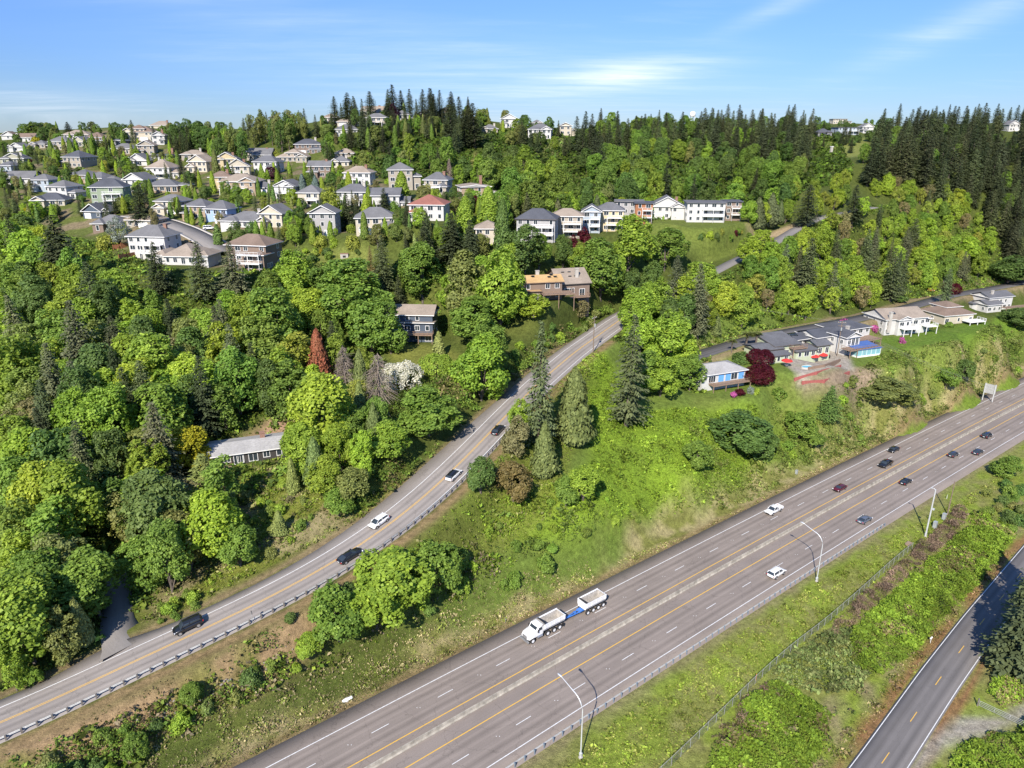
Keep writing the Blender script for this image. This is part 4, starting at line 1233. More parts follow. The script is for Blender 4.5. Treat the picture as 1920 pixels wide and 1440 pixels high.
q = MB(); q.add([(2.49, -.88, 2.3), (2.49, .88, 2.3), (2.09, .84, 2.86), (2.09, -.84, 2.86)], [(0, 1, 2, 3)]); q.build('windscreen', M_glass, cab)
for s in (-1, 1):
    q = MB(); q.box(1.15, 1.95, min(s*1.09, s*1.125), max(s*1.09, s*1.125), 2.05, 2.68); q.build('window', M_glass, cab)
    q = MB(); q.box(2.2, 2.32, min(s*1.2, s*1.42), max(s*1.2, s*1.42), 1.95, 2.5); q.build('mirror', M_blackpl, cab)
    q = MB(); q.tube([(.75, s*.95, 1.0), (.75, s*.95, 3.2)], .09, 10); q.build('exhaust_stack', M_rim, t)
    q = MB(); q.tube([(1.0, s*.95, .75), (2.2, s*.95, .75)], .30, 12); q.build('fuel_tank', M_rim, t)
    q = MB(); q.box(4.05, 4.28, s*.86 - .14, s*.86 + .14, 1.18, 1.42); q.build('headlight', M_lamp, t)
q = MB(); q.box(4.30, 4.40, -.6, .6, 1.0, 1.72); q.build('grille', M_rim, t)
q = MB(); q.box(4.28, 4.55, -1.2, 1.2, .45, .78); q.build('bumper', M_rim, t)
a, b_ = MB(), MB(); bed(a, b_, -4.6, .75, 1.22, 1.35, 2.72); bd_ = a.build('dump_bed', W, t); b_.build('bed_lining', M_bedin, bd_)
q = MB(); q.box(.55, 1.35, -1.2, 1.2, 2.83, 2.93); q.box(.45, .549, -1.1, 1.1, 2.4, 2.9); q.build('cab_guard', M_bedin, bd_)
q = MB(); q.tube([(.35, -1.0, 2.98), (.35, 1.0, 2.98)], .13, 8); q.build('tarp_roll', M_blackpl, bd_)
for x, rim in ((3.35, M_whiterim), (-.3, M_whiterim), (-1.9, M_whiterim), (-3.3, M_whiterim)):
    for s in (-1, 1): wheel_parts(t, x, s*1.03, .52, .34, rim)
for s in (-1, 1):
    q = MB(); q.box(-4.3, -4.26, s*1.0 - .28, s*1.0 + .28, .25, .95); q.build('mud_flap', M_blackpl, t)
p, th = on_hwy(1106, 1141, -5.2)
t = thing('dump_trailer', p + np.array([0, 0, .006]), th + math.pi, 'white dump trailer with long blue drawbar behind the dump truck', 'trailer'); t.rotation_euler = (0, -.024, th + math.pi)
q = MB(); q.box(-2.9, 2.6, -.45, .45, .8, 1.1); q.build('chassis', M_blackpl, t)
a, b_ = MB(), MB(); bed(a, b_, -3.0, 2.55, 1.22, 1.25, 2.65); bd_ = a.build('dump_bed', W, t); b_.build('bed_lining', M_bedin, bd_)
q = MB(); q.tube([(2.3, -1.0, 2.85), (2.3, 1.0, 2.85)], .12, 8); q.build('tarp_roll', M_blackpl, bd_)
q = MB()
q.tube([(2.4, -.42, .95), (5.2, -.2, .85), (7.2, 0, .8)], .13, 6); q.tube([(2.4, .42, .95), (5.2, .2, .85), (7.2, 0, .8)], .13, 6); q.box(2.5, 3.5, -.5, .5, .85, 1.15); q.box(4.2, 4.5, -.35, .35, .8, 1.1)
q.build('drawbar', M_blue, t)
q = MB(); q.box(7.0, 7.9, -.06, .06, .72, .86); q.build('hitch', M_blackpl, t)
for x in (1.9, .45, -.95, -2.35):
    for s in (-1, 1): wheel_parts(t, x, s*1.03, .50, .34, M_whiterim)
for s in (-1, 1):
    q = MB(); q.box(-3.0, -2.96, s*1.0 - .28, s*1.0 + .28, .25, .95); q.build('mud_flap', M_blackpl, t)

# ------------------------------------------------------------------ street furniture
M_lampsteel = plain('pale_lamp_steel', (.62, .63, .63), .4, .35, .1)
M_pole = plain('creosoted_pole', (.20, .15, .11), .9, var=.3, scale=2)
M_greybox = plain('grey_cabinet', (.36, .38, .38), .5, .2, .15)


def lamp_post(px, py, lab, arm=True):
    p = G(px, py); _, th = on_hwy(px, py, 15)
    t = thing('street_lamp', p, th + math.pi/2, lab, 'street lamp', 'lamp posts along the highway' if arm else None)
    q = MB(); q.tube([(0, 0, -.4), (0, 0, .18)], .32, 12); q.build('base', M_conc, t)
    if arm:
        q = MB(); q.tube([(0, 0, .1), (0, 0, 8.6)] + [(2.3 - 2.3*math.cos(a), 0, 8.6 + 2.5*math.sin(a)) for a in np.linspace(.2, 1.5, 7)], [.115, .09] + [.085]*7, 10); q.build('pole', M_lampsteel, t)
        q = MB(); q.tube([(2.14, 0, 11.1), (4.6, 0, 11.85)], [.075, .05], 8); q.build('arm', M_lampsteel, t)
        q = MB(); q.loft([[(x, -w, z - .08), (x, w, z - .08), (x, w*.8, z + .07), (x, -w*.8, z + .07)] for x, w, z in ((4.5, .07, 11.84), (4.75, .17, 11.9), (5.25, .18, 11.93), (5.4, .08, 11.92))]); q.build('lamp_head', M_lampsteel, t)
    else:
        q = MB(); q.tube([(0, 0, .1), (0, 0, 12.6)], [.20, .14], 12); q.build('pole', M_lampsteel, t)
        q = MB(); q.tube([(0, 0, 12.4), (.3, 0, 12.75), (.8, 0, 12.7)], .06, 8); q.box(.7, 1.1, -.12, .12, 12.6, 12.8); q.build('camera', M_lampsteel, t)
        q = MB(); q.box(-.65, -.2, -.18, .18, 7.4, 7.8); q.build('sensor_box', M_lampsteel, t)
    q = MB(); q.box(-.2, .2, -.16, .16, .5, 1.0); q.build('handhole_box', M_lampsteel, t)
    return t


lamp_post(1088.7, 1421, 'curved steel lamp post nearest the viewer, arching over the highway')
lamp_post(1531, 1090, 'curved steel lamp post beside the white sport utility vehicle')
lamp_post(1735, 1006, 'straight white camera pole beside the grey cabinets', False)


def box_thing(name, px, py, w, d, h, mat, lab, cat, rz=None, lid=True):
    p = G(px, py); t = thing(name, p, on_hwy(px, py, 15)[1] if rz is None else rz, lab, cat)
    q = MB(); q.box(-w/2, w/2, -d/2, d/2, -.2, h); q.build('body', mat, t)
    if lid: q = MB(); q.box(-w/2 - .05, w/2 + .05, -d/2 - .05, d/2 + .05, h, h + .08); q.build('lid', mat, t)
    q = MB(); q.box(-w*.4, w*.4, -d/2 - .025, -d/2 - .003, .15, h - .12); q.build('door', mat, t)
    return t


box_thing('utility_cabinet', 1752, 990, .9, .7, 1.7, M_greybox, 'grey roadside cabinet nearer the white camera pole', 'cabinet')
box_thing('utility_cabinet', 1769, 974, .9, .7, 1.6, M_greybox, 'grey roadside cabinet against the dry bramble, by the thin timber pole', 'cabinet')
box_thing('utility_cabinet', 1493, 888, .6, .5, 1.0, M_greybox, 'small blue-grey box in the dry grass on the far bank', 'cabinet')
box_thing('junction_cabinet', 1703, 1022, 1.6, .9, .5, plain('rusty_lid', (.26, .19, .13), .9), 'low rusty box lying in the verge grass', 'box')


def utility_pole(px, py, h, lab, cross=True, rz=0.0):
    p = G(px, py); t = thing('utility_pole', p, rz, lab, 'utility pole')
    q = MB(); q.tube([(0, 0, -1), (0, 0, h)], [.17, .11], 8); q.build('pole', M_pole, t)
    if cross:
        q = MB(); q.box(-1.3, 1.3, -.07, .07, h - .8, h - .65); q.box(-1.1, 1.1, -.06, .06, h - 1.9, h - 1.77); q.build('crossarm', M_pole, t)
        for x in (-1.1, -.5, .5, 1.1):
            q = MB(); q.tube([(x, 0, h - .65), (x, 0, h - .45)], .05, 6); q.build('insulator', M_lamp, t)
        q = MB(); q.tube([(.0, -.32, h - 3.4), (.0, -.32, h - 2.4)], .24, 10); q.build('transformer', M_greybox, t)
    return t, p


t1, pa = utility_pole(1112, 662, 11.5, 'timber utility pole with crossarm at the edge of the climbing road', True, .9)
t2, pb = utility_pole(909, 702, 9, 'plain timber pole on the terrace bank beside the weeping tree', False)
t3, pc = utility_pole(1569, 668, 12.5, 'timber utility pole with crossarms rising in front of the sunroom house', True, -.2)
t4, pd = utility_pole(1776, 966, 9.5, 'thin timber pole leaning behind the grey cabinets on the verge', False)
t5, pe = utility_pole(1442, 482, 8, 'thin timber pole beside the upper lane', False)


M_wire = plain('dull_aluminium_wire', (.30, .30, .28), .6)


def wire(a, b_, sag, lab):
    q = MB(); a, b_ = np.array(a), np.array(b_)
    q.tube([tuple(a + (b_ - a)*u - np.array([0, 0, sag*4*u*(1-u)])) for u in np.linspace(0, 1, 18)], .011, 4)
    q.v = [tuple(np.array(v) - a) for v in q.v]
    o = q.build('power_line', M_wire); o.location = a
    tag(o, lab, 'power line', 'power lines above the bank')


far_end = hwy(250, 14)[0] + np.array([0, 0, 9.5])
for k, (dx, dz) in enumerate(((-1.1, -.5), (-.4, -.5), (.5, -.5), (.2, -1.7))):
    wire((pc[0] + dx, pc[1], pc[2] + 12.5 + dz), far_end + np.array([dx*.8, dx*.4, dz]), 2.2, 'thin overhead wires running from the sunroom-house pole down over the highway')
for dx, dz in ((-.8, -.5), (.8, -.5)):
    wire((pc[0] + dx, pc[1], pc[2] + 12.5 + dz), (pc[0] - 52 + dx, pc[1] + 40, pc[2] + 16 + dz), 1.2, 'thin overhead wires running from the sunroom-house pole towards the wood')

# big sign seen from behind
p = G(1851, 752); t = thing('road_sign', p, on_hwy(1851, 752, -14)[1] + math.pi/2 + .1, 'large grey road sign on two steel posts, seen from behind', 'sign')
q = MB(); q.box(-1.9, 1.9, -.03, .03, 3.0, 6.6); q.build('panel', M_galv, t)
for x in (-1.6, 1.6): q = MB(); q.box(x - .14, x + .14, .05, .28, -1, 6.8); q.build('post', M_lampsteel, t)
q = MB()
for z in (3.4, 4.5, 5.6): q.box(-1.88, 1.88, .031, .048, z - .06, z + .06)
q.build('stringer', M_galv, t)
# round sign back on the guardrail, mailbox, marker, litter
p, th, _ = on_up(478, 1180, 4.6); t = thing('round_sign', p, th + math.pi/2, 'small round sign seen from behind on the guardrail', 'sign')
q = MB(); q.tube([(0, 0, -.3), (0, 0, 2.2)], .04, 6); q.build('post', M_galv, t)
q = MB(); q.tube([(0, -.06, 2.15), (0, -.03, 2.15)], .36, 18); q.build('sign_disc', M_blackpl, t)
p = G(1744, 1206); t = thing('mailbox', p, .7, 'small white mailbox post beside the side road', 'mailbox')
q = MB(); q.tube([(0, 0, -.2), (0, 0, 1.1)], .05, 6); q.build('post', M_trim, t)
q = MB(); q.loft([[(x, -.14, 1.1), (x, .14, 1.1), (x, .14, 1.28), (x, .08, 1.38), (x, -.08, 1.38), (x, -.14, 1.28)] for x in (-.28, .28)]); q.build('box', M_trim, t)
M_orange = plain('orange_plastic', (.72, .20, .02), .5)
p = G(1417, 1275); t = thing('marker_post', p, 0, 'slim orange marker post in the verge grass by the wire fence', 'marker')
q = MB(); q.tube([(0, 0, -.2), (0, 0, 1.3)], .06, 8); q.build('post', M_orange, t); q = MB(); q.tube([(0, 0, 1.0), (0, 0, 1.15)], .07, 8); q.build('reflector_band', M_trim, t)
for px, py, lab in ((1775, 935, 'short white post at the edge of the highway verge'), (948, 1168, 'short wooden stake at the dry bank edge above the truck')):
    p = G(px, py); t = thing('marker_post', p, 0, lab, 'marker'); q = MB(); q.tube([(0, 0, -.2), (0, 0, 1.1)], .055, 6); q.build('post', M_trim if px > 1500 else M_post, t)
    q = MB(); q.tube([(0, 0, .8), (0, 0, .98)], .065, 6); q.build('reflector_band', M_greybox, t)
p = G(651, 1313); q = MB(); rr_ = random.Random(3)
q.loft([[(x + rr_.uniform(-.1, .1), y*w + rr_.uniform(-.08, .08), z) for y, z in ((-.5, .02), (-.3, .35), (.25, .42), (.5, .05))] for x, w in ((-.7, .5), (-.2, .9), (.4, .8), (.8, .4))])
o = q.build('litter_bag', M_trim); o.location = p; o.rotation_euler = (0, 0, .6); tag(o, 'crumpled white litter on the grass edge of the highway', 'litter')

# wire fence down the right-hand verge
m, nt, out = new_mat('chain_link_mesh')
b = N(nt, 'ShaderNodeBsdfPrincipled'); b.inputs['Base Color'].default_value = (.30, .31, .30, 1); b.inputs['Metallic'].default_value = .4; b.inputs['Roughness'].default_value = .5
tr = N(nt, 'ShaderNodeBsdfTransparent'); mx = N(nt, 'ShaderNodeMixShader')
pos = N(nt, 'ShaderNodeNewGeometry').outputs['Position']
nt.links.new(ramp(nt, noise(nt, 9, 2, .5, pos), [(.3, .82), (.7, .68)]), mx.inputs[0]); nt.links.new(b.outputs[0], mx.inputs[1]); nt.links.new(tr.outputs[0], mx.inputs[2]); nt.links.new(mx.outputs[0], out.inputs[0])
M_chain = m
FP = np.array([G(*q) for q in [(1200,1490),(1257,1438),(1350,1347),(1433,1266),(1488,1217),(1552,1169),(1590,1135),(1650,1080),(1710,1030)]])
FP = smooth_poly(FP, 2.5, 1); FP[:, 2] = gz(FP[:, 0], FP[:, 1])
root = thing('wire_fence', FP[0], 0, 'chain-link fence between the highway verge and the bramble hedge', 'fence')
V = []; F = []
for i, q_ in enumerate(FP): V += [q_ - FP[0], q_ - FP[0] + np.array([0, 0, 1.75])]
for i in range(len(FP) - 1): F.append([2*i, 2*i+2, 2*i+3, 2*i+1])
link_mesh('wire_mesh', np_mesh('wire_mesh', np.array(V), np.array(F)), root, [M_chain])
q = MB(); q.tube([tuple(v - FP[0] + np.array([0, 0, 1.78])) for v in FP], .03, 5); q.build('top_rail', M_galv, root)
for v in FP:
    q = MB(); q.tube([(0, 0, -.3), (0, 0, 1.85)], .035, 6); o = q.build('post', M_galv, root); o.location = v - FP[0]

# timber fence by the left houses, gate on the gravel drive
M_cedar = plain('orange_cedar_boards', (.36, .15, .07), .8, var=.3, scale=2)
def board_fence(pts, h, lab, mat, cat='fence', name='board_fence'):
    P = [G(*q) for q in pts]; root = thing(name, P[0], 0, lab, cat)
    for a, b_ in zip(P[:-1], P[1:]):
        n = max(1, int(np.hypot(*(b_ - a)[:2]) / 2.4))
        for i in range(n):
            u, v = a + (b_ - a)*i/n - P[0], a + (b_ - a)*(i+1)/n - P[0]
            ang = math.atan2(v[1]-u[1], v[0]-u[0]); L = float(np.hypot(*(v-u)[:2]))
            q = MB(); q.box(.06, L - .06, -.03, .03, -.6, h); o = q.build('board_panel', mat, root); o.location = u; o.rotation_euler = (0, 0, ang)
            q = MB(); q.box(-.06, .06, -.06, .06, -.8, h + .15); o = q.build('post', mat, root); o.location = u
    return root
board_fence([(224,489),(245,485),(264,481)], 2.0, 'lower orange timber fence panels at the forest edge below the balconied house', M_cedar)
board_fence([(213,470),(228,466),(240,462)], 2.0, 'upper orange timber fence below the silvery spruce', M_cedar)
p = G(1835, 1325); a_ = G(1905, 1362); ang = math.atan2(a_[1]-p[1], a_[0]-p[0]); L = 6.5
t = thing('farm_gate', p, ang, 'open metal farm gate across the gravel drive', 'gate')
q = MB()
for z in (.3, .6, .9, 1.2): q.tube([(0, 0, z), (L, 0, z)], .03, 6)
for x in (0, L/3, L*2/3, L): q.tube([(x, 0, .28), (x, 0, 1.22)], .03, 6)
q.build('gate_frame', M_galv, t)
for x in (-.2, L + .2): q = MB(); q.tube([(x, 0, -.5), (x, 0, 1.6)], .12, 8); q.build('gate_post', M_post, t)
# brick fireplace on the lawn
p = G(646, 483); t = thing('garden_fireplace', p, .1, 'small white brick fireplace standing alone on the hillside lawn', 'fireplace')
q = MB(); q.box(-1.3, 1.3, -.5, .5, -.3, 1.3); q.build('hearth_block', M_conc, t)
q = MB(); q.box(-1.4, 1.4, -.6, .6, 1.3, 1.45); q.build('mantel', M_brick, t)
q = MB(); q.box(-.5, .5, -.56, -.502, .1, .8); q.build('fire_opening', M_blackpl, t)
# water tower on the horizon
p = np.array([214.0, 900.0, float(gz(214.0, 900.0)) - 5])
t = thing('water_tower', p, 0, 'tiny white water tower on the horizon among the ridge firs', 'water tower')
q = MB(); q.loft([[(r*math.cos(a), r*math.sin(a), z) for a in np.linspace(0, 2*math.pi, 13)[:-1]] for r, z in ((2, 21), (3.2, 22), (3.5, 24), (3.2, 26), (1.8, 27), (.3, 27.4))][::-1]); q.build('tank', M_trim, t)
for a in np.linspace(0, 2*math.pi, 7)[:-1]: q = MB(); q.tube([(3.2*math.cos(a), 3.2*math.sin(a), -6), (3.4*math.cos(a), 3.4*math.sin(a), 22)], .2, 6); q.build('leg', M_trim, t)

# terraces, red retaining walls, umbrellas, pool and the blue glass enclosure
M_redwall = plain('red_stained_timber', (.34, .10, .085), .8, var=.25, scale=2)
def low_wall(pts, h, th_, lab, mat, name='retaining_wall'):
    P = [G(*q) for q in pts]; q = MB()
    for a, b_ in zip(P[:-1], P[1:]):
        d = b_ - a; n = np.array([-d[1], d[0]])/np.hypot(d[0], d[1])*th_/2
        o_ = [a[:2] - n, b_[:2] - n, b_[:2] + n, a[:2] + n]
        zb = min(a[2], b_[2]) - .8
        q.add([(x - P[0][0], y - P[0][1], zb - P[0][2]) for x, y in o_] + [(o_[i][0] - P[0][0], o_[i][1] - P[0][1], (a, b_, b_, a)[i][2] + h - P[0][2]) for i in range(4)], [(0,3,2,1),(4,5,6,7),(0,1,5,4),(1,2,6,5),(2,3,7,6),(3,0,4,7)])
    o = q.build(name, mat); o.location = P[0]; return tag(o, lab, 'wall')
low_wall([(1489,714),(1530,702),(1576,689)], .9, .4, 'upper red timber retaining wall below the patio', M_redwall)
low_wall([(1503,720),(1545,717),(1592,701)], .9, .4, 'lower red timber retaining wall on the bank', M_redwall)
low_wall([(1515,693),(1545,688),(1575,677)], .8, .4, 'brown timber wall edging the pool terrace', M_deck)
def umbrella(px, py, lab):
    p = G(px, py); t = thing('patio_umbrella', p, random.random(), lab, 'umbrella', 'red umbrellas on the pool terrace')
    q = MB(); q.tube([(0, 0, -.2), (0, 0, 2.7)], .035, 6); q.build('pole', M_deck, t)
    q = MB(); n = 8; e = [(1.75*math.cos(6.283*k/n), 1.75*math.sin(6.283*k/n), 2.15 - (.08 if k % 2 else 0)) for k in range(n)]
    q.add(e + [(0, 0, 2.75)], [(k, (k+1) % n, n) for k in range(n)]); e2 = [(x, y, z - .16) for x, y, z in e]; q.add(e + e2, [(k, n + k, n + (k+1) % n, (k+1) % n) for k in range(n)]); q.build('canopy', plain('red_canvas', (.62, .035, .03), .8), t)
    q = MB(); q.tube([(0, 0, .68), (0, 0, .74)], .6, 14); q.tube([(0, 0, 0), (0, 0, .68)], .06, 6); q.build('table', M_greybox, t)
umbrella(1474, 688, 'red patio umbrella nearest the maroon maples')
umbrella(1525, 679, 'red patio umbrella in the middle beside the splash pool')
umbrella(1541, 676, 'red patio umbrella at the right, beside the black barbecue')
p = G(1513, 690); t = thing('splash_pool', p, .35, 'small turquoise splash pool on the terrace between the red umbrellas', 'pool')
q = MB(); q.loft([[(2.0*math.cos(a)*s_, 1.4*math.sin(a)*s_, z) for a in np.linspace(0, 6.283, 17)[:-1]] for s_, z in ((1, -.3), (1, .55), (.92, .55), (.9, .3))][::-1]); q.build('pool_wall', M_conc, t)
q = MB(); q.prism([(1.82*math.cos(a), 1.26*math.sin(a)) for a in np.linspace(0, 6.283, 17)[:-1]], .3, .40); q.build('water', plain('pool_water', (.12, .42, .50), .08), t)
p = G(1552, 672); t = thing('barbecue_grill', p, .3, 'black covered barbecue on the terrace beside the right umbrella', 'barbecue')
q = MB(); q.box(-.7, .7, -.35, .35, .35, .9); q.build('cabinet', M_blackpl, t); q = MB(); q.loft([[(x, -.34, .9), (x, .34, .9), (x, .25, 1.2), (x, -.25, 1.2)] for x in (-.65, .65)]); q.build('lid', M_blackpl, t)
for x in (-.6, .6): q = MB(); q.box(x - .04, x + .04, -.3, .3, -.1, .35); q.build('leg', M_blackpl, t)
m, nt, out = new_mat('teal_polycarbonate'); b = N(nt, 'ShaderNodeBsdfPrincipled'); b.inputs['Base Color'].default_value = (.22, .42, .46, 1); b.inputs['Roughness'].default_value = .15; nt.links.new(b.outputs[0], out.inputs[0]); M_teal = m
p = G(1628, 668); t = thing('pool_enclosure', p, R(20), 'glass pool enclosure with a blue roof beside the sunroom terrace', 'pool house')
q = MB(); q.box(-5.0, 5.0, -.0, 6.0, .5, 2.6); q.build('glass_wall', M_teal, t)
q = MB(); q.add([(-5.3,-.3,2.6),(5.3,-.3,2.6),(5.3,6.3,3.3),(-5.3,6.3,3.3),(-5.3,-.3,2.75),(5.3,-.3,2.75),(5.3,6.3,3.45),(-5.3,6.3,3.45)], [(0,3,2,1),(4,5,6,7),(0,1,5,4),(1,2,6,5),(2,3,7,6),(3,0,4,7)]); q.build('roof', plain('blue_roof_sheet', (.07, .13, .33), .45), t)
q = MB(); q.box(-5.2, 5.2, -.2, 6.2, -2.5, .5); q.build('base_wall', M_trim, t)
for x in np.linspace(-5, 5, 6): q = MB(); q.box(x - .06, x + .06, -.06, -.003, .5, 2.59); q.build('mullion', M_trim, t)
p = G(1558, 300 - 12); t = thing('gate_pillar', p, .2, 'white pillar at the corner of the ridge clearing', 'pillar')
q = MB(); q.box(-.7, .7, -.7, .7, -2, 4.5); q.build('shaft', M_conc, t); q = MB(); q.box(-.9, .9, -.9, .9, 4.5, 4.9); q.build('cap', M_trim, t)
# ------------------------------------------------------------------ vegetation
def leaf_mat(name, trans=.28, rough=.55, var=.34):
    m, nt, out = new_mat(name)
    oi = N(nt, 'ShaderNodeObjectInfo')
    tn = N(nt, 'ShaderNodeAttribute', attribute_name='tone')
    f = ramp(nt, tn.outputs['Fac'], [(0, 1 - var), (.5, .97), (1, 1 + var * 1.25)])
    c = mixc(nt, oi.outputs['Color'], f, 1.0, 'MULTIPLY')
    hs = N(nt, 'ShaderNodeHueSaturation'); nt.links.new(c, hs.inputs['Color'])
    mr = N(nt, 'ShaderNodeMapRange'); nt.links.new(tn.outputs['Fac'], mr.inputs[0]); mr.inputs[3].default_value = .512; mr.inputs[4].default_value = .488
    nt.links.new(mr.outputs[0], hs.inputs['Hue'])
    d = N(nt, 'ShaderNodeBsdfPrincipled'); d.inputs['Roughness'].default_value = rough; d.inputs['Specular IOR Level'].default_value = .22
    nt.links.new(hs.outputs[0], d.inputs['Base Color'])
    t = N(nt, 'ShaderNodeBsdfTranslucent')
    nt.links.new(mixc(nt, hs.outputs[0], (1.12, 1.15, .6), 1.0, 'MULTIPLY'), t.inputs['Color'])
    mx = N(nt, 'ShaderNodeMixShader'); mx.inputs[0].default_value = trans
    nt.links.new(d.outputs[0], mx.inputs[1]); nt.links.new(t.outputs[0], mx.inputs[2]); nt.links.new(mx.outputs[0], out.inputs[0])
    return m


M_leaf = leaf_mat('broad_leaves', .36)
M_needle = leaf_mat('conifer_needles', .10, .7, .38)
M_bark = plain('tree_bark', (.13, .105, .085), .95, var=.35, scale=3, bump=.4)
M_palebark = plain('pale_bark', (.34, .30, .25), .9, var=.3, scale=3)


def unit(v): return v / np.maximum(np.linalg.norm(v, axis=-1, keepdims=True), 1e-9)


def cards(C, Nn, size, aspect=1.0, T=None, rg=rng):
    """leaf-spray quads: centres, normals, half sizes"""
    n = len(C); Nn = unit(Nn)
    if T is None: T = rg.normal(size=(n, 3))
    T = unit(T - (T * Nn).sum(1, keepdims=True) * Nn)
    B = np.cross(Nn, T)
    s = np.broadcast_to(size, (n,))[:, None]; a = np.broadcast_to(aspect, (n,))[:, None]
    j = lambda: rg.uniform(.7, 1.15, (n, 1))
    V = np.stack([C - T*s*j(), C - B*s*a*j() + Nn*s*.12, C + T*s*j(), C + B*s*a*j() + Nn*s*.12], 1)
    return V.reshape(-1, 3), np.arange(n * 4).reshape(n, 4)


def broadleaf(seed, H=15., Rr=6.2, base=2.2, lobes=18, ncl=430, per=14, leaf=.36, lob=(.32, .5), up=.35, tall=1.0):
    rg = np.random.default_rng(seed)
    a = (H - base) / 2; cz = base + a
    d = unit(rg.normal(size=(lobes, 3))); d[:, 2] = np.where(d[:, 2] < -.88, -d[:, 2], d[:, 2])
    rad = rg.uniform(*lob, lobes) * Rr
    ctr = d * np.stack([Rr - rad, Rr - rad, (a - rad * .8)], 1) * rg.uniform(.7, 1.08, (lobes, 1))
    ctr[0] = 0; rad[0] = Rr * .5
    L = rg.integers(0, lobes, ncl * 5); q = rg.normal(size=(ncl * 5, 3)); q[:, 2] += up; q = unit(q)
    P = ctr[L] + q * (rad[L] * rg.uniform(.86, 1.06, len(L)))[:, None] * np.array([1, 1, tall])
    D = np.linalg.norm(P[:, None] - ctr[None], axis=2) / rad[None]
    D[np.arange(len(L)), L] = 9
    ok = D.min(1) > .80
    P, q = P[ok][:ncl], q[ok][:ncl]
    P[:, 2] += cz
    n = len(P)
    out = unit(q + unit(P - np.array([0, 0, cz])) * .5)
    tone = np.clip(rg.normal(.5, .2, n), 0, 1)
    C = np.repeat(P, per, 0); O = np.repeat(out, per, 0); tn = np.repeat(tone, per)
    off = rg.normal(size=C.shape) * .50 * leaf / .36
    off -= O * (off * O).sum(1, keepdims=True) * .55
    C = C + off - O * (np.linalg.norm(off, axis=1) ** 2)[:, None] * .35
    nm = O * .75 + np.array([0, 0, .45]) + rg.normal(size=C.shape) * .42
    V, F = cards(C, nm, rg.uniform(.65, 1.25, len(C)) * leaf, .72, None, rg)
    me = np_mesh('crown', V, F); vattr(me, 'tone', np.repeat(np.clip(tn + rg.normal(0, .1, len(tn)), 0, 1), 4)); me.materials.append(M_leaf)
    t = MB(); t.tube([(0, 0, -1.5), (.05, 0, base * .6), (.1, .1, base + a * .7), (.0, .2, base + a * 1.3)], [.34, .27, .18, .07], 8)
    for k in range(6):
        e = ctr[1 + k] * .8 + np.array([0, 0, cz]); z0 = base * rg.uniform(.7, 1.4)
        t.tube([(.05, .05, z0), tuple(e * .45 + np.array([0, 0, z0 * .5])), tuple(e)], [.15, .10, .04], 5, cap=False)
    tm = t.mesh('trunk'); tm.materials.append(M_bark)
    return me, tm, H, Rr


def conifer(seed, H=24., Rr=4.3, base=1.6, step=.62, nb=7, sparse=1.0, w=.55, droop=.28, pw=.70, bare=0.0):
    rg = np.random.default_rng(seed)
    C, Nn, T, S, tone = [], [], [], [], []
    z = base + H * bare
    lump = rg.uniform(.8, 1.15, 9)
    while z < H - .3:
        f = (z - base) / (H - base)
        Rz = Rr * (1 - f) ** pw * (.72 + .28 * min(1, f * 5 + .35)) + .12
        az0 = rg.uniform(0, 6.28)
        for k in range(nb if f < .8 else 5):
            if rg.random() > sparse: continue
            az = az0 + 6.283 * k / nb + rg.normal(0, .22)
            L = Rz * rg.uniform(.68, 1.14) * lump[int((az % 6.28) / 6.283 * 8.99)]
            u = np.array([math.cos(az), math.sin(az), 0]); sd_ = np.array([-u[1], u[0], 0])
            n = max(2, int(L / .52)); tn = np.clip(rg.normal(.45, .2), 0, 1)
            for i in range(n):
                t = .22 + .78 * (i + rg.uniform(.2, .9)) / n
                p = u * L * t + np.array([0, 0, z + .10 * L * t - droop * L * t ** 1.8 + rg.normal(0, .06)])
                wd = w * (1.15 - .55 * t) * (.65 + .35 * min(1, L / 2.5))
                for sgn in (-1, 1):
                    C.append(p + sd_ * sgn * wd * .55 + rg.normal(0, .08, 3)); S.append(wd * rg.uniform(.8, 1.25))
                    Nn.append(np.array([0, 0, 1.0]) + u * .35 + sd_ * sgn * .35 + rg.normal(0, .22, 3))
                    T.append(u * .8 + sd_ * sgn * .7 - np.array([0, 0, .35])); tone.append(np.clip(tn + t * .25 - .1, 0, 1))
        z += step * rg.uniform(.75, 1.2) * (1 - .35 * f)
    C, Nn, T, S, tone = map(np.array, (C, Nn, T, S, tone))
    V, F = cards(C, Nn, S, .50, T, rg)
    me = np_mesh('crown', V, F); vattr(me, 'tone', np.repeat(tone, 4)); me.materials.append(M_needle)
    t = MB(); t.tube([(0, 0, -1.5), (0, 0, H * .4), (0, 0, H * .97)], [H * .017, H * .011, .03], 8)
    tm = t.mesh('trunk'); tm.materials.append(M_bark)
    return me, tm, H, Rr


